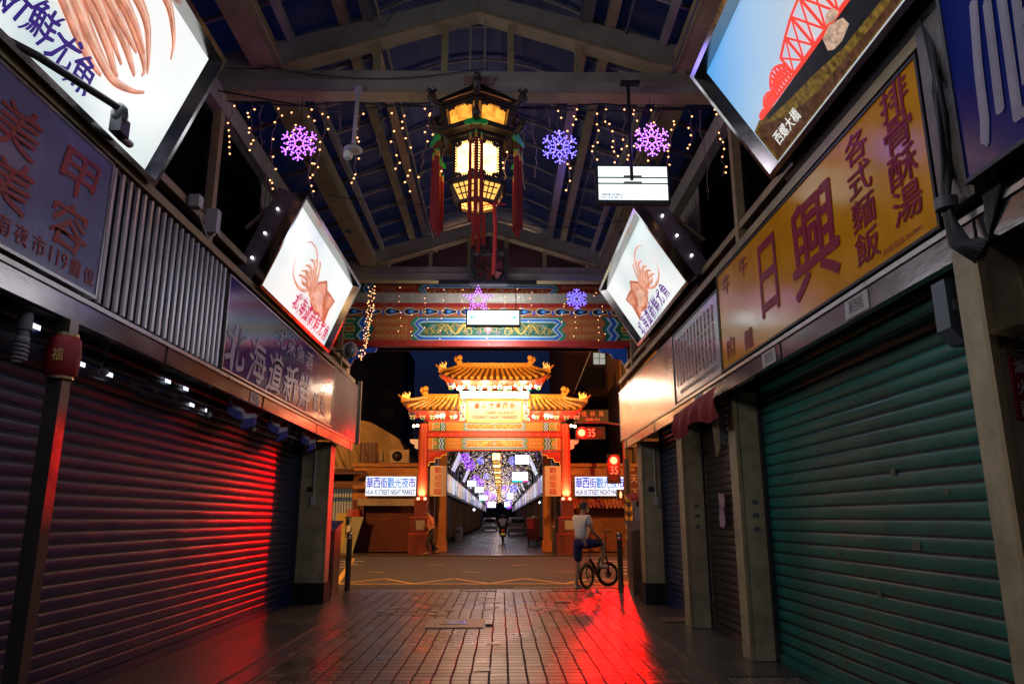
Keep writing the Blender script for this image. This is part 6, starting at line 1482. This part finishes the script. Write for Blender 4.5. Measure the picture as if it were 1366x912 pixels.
# man with the folding bicycle: figure frame faces +y (away from camera), turned right
J = dict(pelvis=(.02, 0, .93), waist=(.01, .02, 1.07), chest=(.0, .04, 1.32), neck=(.0, .07, 1.5), head0=(0, .09, 1.55), head=(.0, .11, 1.635), crown=(0, .1, 1.72), face=(.35, 1, -.12),
         shL=(-.19, .03, 1.42), elL=(-.23, .06, 1.14), wrL=(-.16, .25, .98), paL=(-.12, .31, .94), shR=(.19, .05, 1.42), elR=(.25, .12, 1.15), wrR=(.2, .36, 1.0), paR=(.18, .43, .97),
         hipL=(-.1, 0, .88), knL=(-.13, .02, .5), anL=(-.14, -.03, .09), toL=(-.15, .13, .035), hipR=(.1, .05, .9), knR=(.18, .46, .93), anR=(.17, .42, .5), toR=(.17, .56, .44))
ps = person('man in white T-shirt, navy shorts and face mask standing astride a small bicycle', (1.93, 15.75, .0), radians(-58), J, pm('white_cotton', (.75, .72, .72), .85, 0, .15, 5, bump=.3, bscale=14), pm('navy_cotton', (.025, .03, .12), .85, 0, .3, 8, bump=.3, bscale=14), pm('white_sneaker', (.5, .52, .5), .6), hairg, mask=True)
J2 = dict(pelvis=(0, 0, .9), waist=(0, .02, 1.05), chest=(0, .05, 1.3), neck=(0, .09, 1.47), head0=(0, .12, 1.52), head=(0, .15, 1.6), crown=(0, .15, 1.68), face=(0, 1, -.1),
          shL=(-.18, .04, 1.4), elL=(-.22, -.06, 1.12), wrL=(-.2, .1, .95), paL=(-.2, .15, .9), shR=(.18, .04, 1.4), elR=(.22, .08, 1.13), wrR=(.18, .3, 1.1), paR=(.17, .37, 1.1),
          hipL=(-.09, 0, .86), knL=(-.1, .16, .48), anL=(-.1, .14, .09), toL=(-.1, .29, .035), hipR=(.09, 0, .86), knR=(.1, -.02, .46), anR=(.1, -.28, .16), toR=(.1, -.2, .05))
shirt2 = pm('pink_striped_shirt', (.6, .2, .12), .8, 0, .6, 22, stretch=(.1, .1, 3))
person('pedestrian in pink striped shirt and dark trousers walking by the left archway plinth', (-2.45, 29.9, .035), radians(100), J2, shirt2, pm('dark_trousers', (.02, .02, .03), .8), pm('dark_shoe', (.03, .02, .02), .5), pm('black_hair', (.01, .01, .01), .7), sleeve=.9, legcover=2)
# rider
J3 = dict(pelvis=(0, -.25, .85), waist=(0, -.22, 1.0), chest=(0, -.12, 1.22), neck=(0, -.05, 1.38), head0=(0, -.03, 1.43), head=(0, 0, 1.52), crown=(0, 0, 1.6), face=(0, 1, 0),
          shL=(-.19, -.1, 1.32), elL=(-.32, .02, 1.1), wrL=(-.3, .28, 1.08), paL=(-.3, .34, 1.07), shR=(.19, -.1, 1.32), elR=(.32, .02, 1.1), wrR=(.3, .28, 1.08), paR=(.3, .34, 1.07),
          hipL=(-.1, -.2, .82), knL=(-.2, .22, .78), anL=(-.17, .2, .4), toL=(-.17, .33, .36), hipR=(.1, -.2, .82), knR=(.2, .22, .78), anR=(.17, .2, .4), toR=(.17, .33, .36))
person('scooter rider in white shirt and dark helmet seen from behind in the far arcade', (.4, 46, .04), 0, J3, pm('pale_shirt', (.5, .45, .45), .8), pm('dark_jeans', (.02, .02, .03), .8), rubber, hairg, legcover=2, helmet=pm('dark_helmet', (.03, .03, .035), .3))
t = thing('scooter', 'dark motor scooter with yellow number plate seen from behind in the far arcade', 'scooter', (.4, 45.8, .04))
m = MB()
for yy in (-.62, .68): m.tube([(.4, 45.8 + yy + .2 * cos(a * pi / 8), .28 + .2 * sin(a * pi / 8)) for a in range(16)], .065, 8, True)
m.build('wheels', rubber, t)
m = MB(); m.tube([(.4, 45.1, .55), (.4, 45.3, .7), (.4, 45.7, .66), (.4, 45.9, .42), (.4, 46.25, .4), (.4, 46.4, .7), (.4, 46.35, 1.0)], [.16, .2, .19, .15, .15, .16, .1], 10); m.tube([(.08, 46.25, 1.08), (.4, 46.3, 1.04), (.72, 46.25, 1.08)], .022, 6); m.build('body_shell', pm('scooter_shell', (.02, .02, .024), .25, .2), t)
m = MB(); m.tube([(.4, 45.2, .84), (.4, 45.5, .87), (.4, 45.8, .82)], [.12, .15, .1], 8); m.build('seat', rubber, t)
m = MB(); m.box(.28, .52, 44.93, 44.95, .48, .62); m.build('number_plate', pm('yellow_plate', (.5, .32, .04), .5, emit=(1, .6, .1), es=.15), t)
m = MB(); m.sph((.4, 44.97, .76), .07, 8, 5, (1.6, .4, .6)); m.build('tail_light', em('dim_tail_light', (.6, .02, .01), .5, False), t)
m = MB()
for s in (-1, 1): m.tube([(.4 + s * .3, 46.28, 1.08), (.4 + s * .42, 46.25, 1.25)], .01, 4); m.sph((.4 + s * .43, 46.24, 1.28), .055, 8, 5, (1.2, .4, .8))
m.build('mirrors', black, t)

# ------------------------------------------------------------------ folding bicycle
def wheel_pts(c, r, u, n=32): return [V(c) + V(u) * r * cos(a * 2 * pi / n) + V((0, 0, 1)) * r * sin(a * 2 * pi / n) for a in range(n)]
t = thing('folding_bicycle', 'small black folding bicycle under the man in shorts at the road edge', 'bicycle', (2.3, 16.2, 0))
hd_ = V((.55, .83, 0)).normalized(); rc = V((2.06, 15.92, .25)); fc_ = V((2.58, 16.5, .25)); fu = V((.97, .25, 0)).normalized()
hd_ = (fc_ - rc).normalized()
for nm_, c, u in (('rear_wheel', rc, hd_), ('front_wheel', fc_, fu)):
    ax = V((-u.y, u.x, 0)); m = MB(); m.tube(wheel_pts(c, .222, u), .03, 8, True); w_ = m.build('wheel', rubber, t)
    m = MB(); m.tube(wheel_pts(c, .192, u), .012, 6, True); m.build('rim', dsteel, w_)
    m = MB()
    for k in range(10):
        a = k * pi / 5; m.cyl(c, c + u * .19 * cos(a) + V((0, 0, .19 * sin(a))), .0025, n=4)
    m.cyl(c - ax * .05, c + ax * .05, .022, n=8); m.cyl(c - ax * .03, c - ax * .027, .07, n=16); m.build('spokes', steel, w_)
bb = rc.lerp(fc_, .42) + V((0, 0, .04)); head = fc_ - hd_ * .06 + V((0, 0, .42)); seatb = rc + hd_ * .12 + V((0, 0, .34))
m = MB(); m.tube([head, head - hd_ * .25 + V((0, 0, -.1)), bb + hd_ * .05 + V((0, 0, .06)), seatb], [.026, .03, .03, .022], 8); m.tube([bb, seatb], .02, 6); m.tube([bb, rc + V((.03, -.03, 0))], .014, 6); m.tube([seatb, rc + V((-.03, .03, 0))], .012, 6)
m.tube([head + V((0, 0, .05)), head - V((0, 0, .08)), fc_ + V((0, 0, .25))], .022, 6)
for s in (-1, 1): m.tube([fc_ + V((0, 0, .26)) + V((-fu.y, fu.x, 0)) * s * .045, fc_ + V((-fu.y, fu.x, 0)) * s * .045], .016, 6)
m.build('frame', pm('bike_black', (.02, .02, .022), .35, .3), t)
m = MB(); m.tube([seatb, seatb - hd_ * .1 + V((0, 0, .4))], .015, 6); m.build('seat_post', steel, t)
sc_ = seatb - hd_ * .1 + V((0, 0, .43)); m = MB(); m.tube([sc_ - hd_ * .11, sc_, sc_ + hd_ * .15], [.075, .055, .018], 8); m.build('saddle', rubber, t)
sd = V((-fu.y, fu.x, 0)); hb = head + V((0, 0, .48)); m = MB(); m.tube([head, hb], .015, 6); m.tube([hb - sd * .26 - fu * .03, hb, hb + sd * .26 - fu * .03], .012, 6)
for s in (-1, 1): m.tube([hb + sd * s * .18, hb + sd * s * .2 + fu * .08 - V((0, 0, .03))], .005, 4); m.tube([hb + sd * s * .18, hb + fu * .15 + V((0, 0, -.05)), head + fu * .05], .004, 4)
m.build('handlebar', dsteel, t)
m = MB(); cp = bb; sdd = V((-hd_.y, hd_.x, 0)); m.lathe([(.075, -.003), (.075, .003)], (0, 0, 0), 20); m.v = [tuple(cp + sdd * (-.05) + hd_ * p[0] + V((0, 0, p[1])) + sdd * p[2]) for p in m.v]
m.tube([cp - sdd * .07, cp - sdd * .07 + hd_ * .1 + V((0, 0, .1))], .01, 5); m.tube([cp + sdd * .07, cp + sdd * .07 - hd_ * .1 - V((0, 0, .1))], .01, 5); m.obox(cp - sdd * .12 + hd_ * .1 + V((0, 0, .1)), hd_ * .04, sdd * .045, (0, 0, .01)); m.obox(cp + sdd * .12 - hd_ * .1 - V((0, 0, .1)), hd_ * .04, sdd * .045, (0, 0, .01)); m.build('crankset', dsteel, t)
m = MB(); m.tube([rc + V((-.05, -.1, .24)), rc + V((0, 0, .27)), rc + hd_ * .15 + V((0, 0, .2))], .02, 4); m.build('mudguard', black, t)

# ------------------------------------------------------------------ cars in the far arcade
def car(label, loc, col, w=1.75, h=1.5):
    t = thing('parked_car', label, 'car', loc, 'cars parked in the far arcade'); x, y, z = loc; hw = w / 2
    prof = [(0, .35), (.02, .75), (.1, .95), (.55, h * .97), (1.6, h), (2.6, h * .93), (3.3, .98), (4.2, .85), (4.3, .4)]
    m = MB(); n = len(prof); vs = []
    for f_ in (-1, -.86, .86, 1):
        for py, pz in prof:
            k = 1 if abs(f_) < .9 else 1; nar = .82 if pz > 1.05 else 1; zz = pz * (1 if abs(f_) < .9 else .965 if pz > .5 else 1); vs.append((x + f_ * hw * nar, y + py, z + zz))
    m.add(vs, [(a * n + i, a * n + i + 1, (a + 1) * n + i + 1, (a + 1) * n + i) for a in range(3) for i in range(n - 1)], True)
    m.poly(vs[:n]); m.poly(vs[-n:]); m.box(x - hw * .9, x + hw * .9, y + .05, y + 4.2, z + .2, z + .36); m.build('body', col, t)
    m = MB(); m.quad((x - hw * .66, y + .16, z + 1.02), (x + hw * .66, y + .16, z + 1.02), (x + hw * .6, y + .42, z + h * .92), (x - hw * .6, y + .42, z + h * .92)); m.build('rear_window', pm('car_glass', (.02, .02, .025), .08), t)
    for s in (-1, 1):
        m = MB(); m.box(x + s * hw * .8 - .13, x + s * hw * .8 + .13, y - .02, y + .02, z + .78, z + .92); m.build('tail_light', dred, t)
        for yy in (.8, 3.4):
            m = MB(); m.cyl((x + s * hw * .98, y + yy, z + .32), (x + s * hw * .8, y + yy, z + .32), .32, n=18); w_ = m.build('wheel', rubber, t)
            m = MB(); m.cyl((x + s * hw * .99, y + yy, z + .32), (x + s * hw * .985, y + yy, z + .32), .2, n=12); m.build('rim', steel, w_)
    m = MB(); m.box(x - .25, x + .25, y - .03, y - .005, z + .55, z + .7); m.build('number_plate', wht, t)
    m = MB(); m.box(x - hw * .95, x + hw * .95, y - .05, y + .04, z + .36, z + .52); m.build('bumper', pm('bumper_paint', (.1, .1, .1), .4), t)
car('beige parked car seen from behind on the right of the far arcade', (1.75, 66, .04), pm('beige_car_paint', (.3, .22, .16), .3, .4, .15, 2, coat=.6))
car('silver parked car further back left of the scooter rider', (-1.0, 86, .04), pm('silver_car_paint', (.4, .4, .45), .25, .6, .1, 2, coat=.6))
t = thing('food_cart', 'red metal food cart on wheels on the right of the far arcade entrance', 'cart', (2.0, 41.6, .04))
m = MB(); m.box(1.72, 2.35, 41.4, 42.3, .3, 1.45); m.build('cabinet', pm('red_cart_paint', (.4, .02, .03), .4), t)
m = MB()
for xx in (1.8, 2.27):
    for yy in (41.5, 42.2): m.cyl((xx - .02, yy, .12), (xx + .02, yy, .12), .085, n=12); m.box(xx - .015, xx + .015, yy - .015, yy + .015, .12, .3)
m.build('castors', black, t)
m = MB(); m.box(1.68, 2.39, 41.36, 42.34, 1.452, 1.48); m.box(1.95, 2.15, 41.5, 41.7, 1.482, 1.58); m.build('counter_top', steel, t)
t = thing('litter_bin', 'pale round topped bin at the left of the far arcade', 'bin', (-2.3, 47, .04))
m = MB(); m.lathe([(.26, .04), (.3, .7), (.26, .85), (.12, .95)], (-2.35, 47, 0), 16); m.build('bin_body', pm('pale_bin', (.35, .33, .36), .5), t)
m = MB(); m.box(-2.45, -2.25, 46.68, 46.74, .6, .72); m.build('opening', black, t)
for k, (x, y_, lb) in enumerate(((2.4, 41.2, 'white tube lamp glowing inside the right row of the far arcade'), (-2.35, 74, 'small white lamp glowing on the left row of the far arcade'))):
    m = MB(); m.cyl((x, y_, 2.3), (x + .05, y_ + 1.2, 2.3), .05, n=8) if k == 0 else m.sph((x, y_, 2.3), .12, 8, 6); tag(m.build('wall_lamp', lampw, loc=(x, y_, 2.3)), lb, 'lamp')

# ================================================================== bollards, cabinets
def bollard(label, x, y, mat=steel):
    t = thing('bollard', label, 'bollard', (x, y, .0), 'steel bollards at the road edge')
    m = MB(); m.cyl((x, y, .0), (x, y, 1.02), .055, n=18); m.lathe([(.085, .0), (.085, .015), (.06, .03)], (x, y, 0), 18); m.build('post', mat, t)
    m = MB(); m.lathe([(.06, 1.03), (.066, 1.04), (.066, 1.055), (.05, 1.07), (.062, 1.09), (.055, 1.125), (.03, 1.145), (0, 1.15)], (x, y, 0), 18); m.build('cap', chrome, t)
bollard('dark steel bollard at the left road edge beside the steel cabinet', -2.74, 15.2, dsteel); bollard('shiny steel bollard at the right road edge beside the bicycle', 2.57, 14.7, chrome)
bollard('low steel bollard by the right archway plinth', 2.38, 29.9, dsteel)
def cabinet(label, x0, x1, y0, y1, h, s, mat):
    t = thing('utility_cabinet', label, 'utility cabinet', ((x0 + x1) / 2, y0, .03))
    m = MB(); m.box(x0, x1, y0, y1, .03, h); m.build('body', mat, t)
    m = MB(); m.prism([(x0 - .03, y0 - .05, h + .003), (x1 + .03, y0 - .05, h + .003), (x1 + .03, y1 + .02, h + .16), (x0 - .03, y1 + .02, h + .16)], (0, 0, .03)); m.prism([(x0, y0, h + .002), (x0, y1, h + .002), (x0, y1, h + .14)], (x1 - x0, 0, 0)); m.build('slanted_top', steel, t)
    m = MB(); m.box(x0 + .03, x1 - .03, y0 - .012, y0 - .002, .15, h - .08); d = m.build('door', mat, t); m = MB(); m.box(x1 - .08, x1 - .05, y0 - .03, y0 - .013, h * .5, h * .6); m.build('handle', chrome, d)
cab = pm('scuffed_steel_cabinet', (.24, .21, .19), .3, .8, .4, 4, bump=.1)
cabinet('scuffed steel utility cabinet with slanted top behind the left corner pillar', -3.12, -2.82, 14.2, 14.75, 1.18, -1, cab)
cabinet('scuffed steel utility cabinet with slanted top beside the right bollard', 2.75, 3.05, 14.35, 14.9, 1.18, 1, cab)
t = thing('notice_kiosk', 'tall dark kiosk with red printed panel behind the left corner pillar', 'kiosk', (-3.3, 13.9, .03))
m = MB(); m.box(-3.3, -2.9, 13.6, 14.1, .03, 1.95); m.prism([(-3.32, 13.57, 1.953), (-2.88, 13.57, 1.953), (-2.88, 14.12, 2.1), (-3.32, 14.12, 2.1)], (0, 0, .03)); m.build('body', pm('dark_red_brown_kiosk', (.06, .02, .018), .4), t)
m = MB(); m.box(-3.22, -2.96, 13.585, 13.597, 1.2, 1.7); m.build('printed_panel', dred, t)
t = thing('notice_kiosk', 'tall dark kiosk with red glowing slanted lid beside the right signal', 'kiosk', (3.05, 14.9, .03))
m = MB(); m.box(2.98, 3.4, 15.0, 15.5, .03, 1.75); m.build('body', pm('dark_kiosk', (.05, .03, .03), .4), t)
m = MB(); m.prism([(2.85, 14.9, 1.75), (3.42, 14.9, 1.9), (3.42, 15.5, 2.0), (2.85, 15.5, 1.85)], (0, 0, .03)); m.build('slanted_lid', pm('red_lid', (.35, .05, .03), .35), t)
m = MB(); m.box(2.95, 3.1, 14.985, 14.998, 1.2, 1.65); m.build('poster', wht, t)
t = thing('warning_post', 'post wrapped in slanting yellow and black warning bands at the right road edge', 'post', (3.5, 19, 0))
m = MB(); m.cyl((3.5, 19.0, .04), (3.5, 19.0, 2.9), .085, n=14); m.build('post', pm('post_brown', (.1, .05, .035), .5), t)
m = MB()
for k in range(5):
    z = .95 + k * .24; vs = []
    for j in range(13):
        a = j * 2 * pi / 12; vs += [(3.5 + .092 * cos(a), 19 + .092 * sin(a), z + .1 * sin(a)), (3.5 + .092 * cos(a), 19 + .092 * sin(a), z + .12 + .1 * sin(a))]
    m.add(vs, [(2 * j, 2 * j + 1, 2 * j + 3, 2 * j + 2) for j in range(12)], True)
m.build('yellow_bands', pm('warning_yellow', (.6, .32, .03), .5), t)
# ------------------------------------------------------------------ traffic signals
redlens = em('red_signal_lens', (1, .006, .003), 9, False); redcore = em('red_signal_core', (1, .3, .12), 3.4, False); reddig = em('red_countdown_digits', (1, .07, .03), 3.2, False)
t = thing('signal_pole', 'tall grey signal pole with long arm on the right across the road', 'pole', (5.35, 30.4, .03))
m = MB(); m.cyl((5.35, 30.4, .035), (5.35, 30.4, 5.6), .09, .07, 14); m.tube([(5.35, 30.4, 5.2), (4.6, 30.4, 5.3), (3.3, 30.4, 5.3)], .045, 8); m.box(5.2, 5.5, 30.25, 30.55, .035, .3); m.build('mast', pm('signal_mast', (.14, .11, .1), .5, .3), t)
m = MB(); m.bar((5.3, 30.3, 3.6), (4.98, 30.2, 3.6), .04, .04); m.bar((5.3, 30.3, 3.1), (4.98, 30.2, 3.1), .04, .04); m.build('signal_bracket', dsteel, t)
def signal(label, parts, x, y, box):
    t = thing('traffic_signal', label, 'traffic signal', (x, y, box[2]))
    x0_, x1_, z0_, z1_ = box; m = MB(); m.box(x0_, x1_, y + .02, y + .2, z0_, z1_); m.build('housing', black, t)
    for kind, cx_, cz, r in parts:
        if kind == 'off': m = MB(); m.cyl((cx_, y + .019, cz), (cx_, y + .005, cz), r, n=16); m.build('lens', pm('unlit_lens', (.04, .02, .02), .3), t)
        if kind == 'red':
            m = MB(); m.cyl((cx_, y + .018, cz), (cx_, y - .01, cz), r, n=20); m.mi = 1; m.cyl((cx_, y - .011, cz), (cx_, y - .014, cz), r * .72, n=20); m.build('red_lens', [redlens, redcore], t)
            m = MB(); m.add([(cx_ + (r + .02) * cos(a), yy, cz + (r + .02) * sin(a)) for yy in (y + .02, y - .2) for a in [pi * k / 8 for k in range(9)]], [(k, k + 1, 10 + k, 9 + k) for k in range(8)]); m.build('visor', black, t)
        if kind == 'num':
            m = MB(); f = frame((cx_, y - .012, cz), (1, 0, 0), (0, 0, 1)); put(m, '35', f, 0, 0, r * 1.9, r * 2, .03); m.build('countdown_digits', reddig, t)
        if kind == 'man':
            m = MB(); m.cyl((cx_, y, cz + .09), (cx_, y - .012, cz + .09), .035, n=10); m.box(cx_ - .05, cx_ + .05, y - .012, y, cz - .04, cz + .05); m.box(cx_ - .04, cx_ - .008, y - .012, y, cz - .13, cz - .04); m.box(cx_ + .008, cx_ + .04, y - .012, y, cz - .13, cz - .04); m.build('red_figure', redcore, t)
signal('horizontal traffic signal with red light and red countdown over the road', [('red', 3.58, 4.85, .2), ('num', 3.98, 4.85, .16), ('off', 4.34, 4.85, .13)], 3.9, 30.2, (3.34, 4.56, 4.6, 5.1))
signal('vertical traffic signal with red light and red countdown on the right pole', [('red', 4.86, 3.72, .2), ('num', 4.86, 3.33, .16), ('off', 4.86, 2.98, .12)], 4.86, 30.15, (4.6, 5.12, 2.8, 3.98))
signal('small pedestrian signal with a red standing figure under the vertical signal', [('man', 5.1, 2.36, .1)], 5.1, 30.15, (4.95, 5.25, 2.16, 2.56))
t = thing('street_name_sign', 'dark green street name sign above the horizontal traffic signal', 'sign', (4.1, 30.3, 5.3))
m = MB(); m.box(3.42, 4.72, 30.3, 30.34, 5.28, 5.82); m.build('sign_plate', pm('dark_green_plate', (.03, .05, .03), .4), t)
m = MB(); f = frame((4.07, 30.295, 5.55), (1, 0, 0), (0, 0, 1)); row(m, '桂林路', f, 0, .1, .2, .22, .16, .01); put(m, 'Guilin Rd.', f, 0, -.13, .6, .12, .01); m.build('lettering', pm('plate_white', (.4, .4, .35), .5), t)

# ================================================================== lamps
redc = (1, .0, .0)
light('red_signal_light', 'SPOT', (4.86, 29.9, 3.72), 8000, redc, .32, (2.1, 9.4, 0), 16, .95)
light('red_signal_light', 'SPOT', (3.58, 29.9, 4.85), 15000, redc, .4, (-3.24, 12.9, 1.5), 8.5, .95)
light('red_signal_light', 'SPOT', (3.58, 29.85, 4.9), 14000, redc, .1, (-2.6, 4.77, 1.7), 1.6, .6)
light('red_signal_glow', 'POINT', (3.7, 29.75, 4.85), 160, redc, .15)
light('red_signal_glow', 'POINT', (4.86, 29.75, 3.6), 160, redc, .15)
# sodium street lamps over the cross road
def streetlamp(label, x, y):
    t = thing('street_lamp', label, 'street lamp', (x, y, .03))
    m = MB(); m.cyl((x, y, .03), (x, y, 8.0), .09, .06, 12); m.tube([(x, y, 7.9), (x, y + .8, 8.3), (x, y + 2.2, 8.4)], .045, 8); m.build('post', dsteel, t)
    m = MB(); m.sph((x, y + 2.4, 8.35), .2, 10, 6, (.8, 1.8, .5)); m.build('lamp_head', greyplastic, t)
    light('sodium_lamp', 'SPOT', (x, y + 2.4, 8.2), 8000, (1, .42, .09), .15, (x * .4, 30, 1), 140, .5)
streetlamp('sodium street lamp on the left side of the cross road', -11, 16.5); streetlamp('sodium street lamp on the right side of the cross road', 12, 16.5)
# the arcade's own lamps: lantern, lit boxes, and the lamp over the camera end; fill lights added as well
light('lantern_lamp', 'POINT', (.02, 6.9, 5.05), 60, (1, .55, .2), .25)
light('sign_lamp', 'AREA', (.13, 13.2, 5.0), 30, (.85, .95, 1), .6, (.13, 14.6, 5.2))
light('added_beam_fill', 'AREA', (0, 13.6, 4.6), 26, (.95, .85, .8), 1.2, (0, 14.7, 5.2))  # fill added in front of the painted beams to brighten them
light('arcade_end_lamp', 'POINT', (.0, -3.5, 4.6), 48, (.78, .72, .85), .35)
light('added_near_fill', 'POINT', (-.6, 2.0, 3.9), 9, (.8, .75, 1), .3)  # violet fill added in mid-air, no fixture there
light('road_glow_lamp', 'AREA', (0, 17.4, 6.4), 130, (1, .45, .15), 1.5, (0, 8.0, 0))
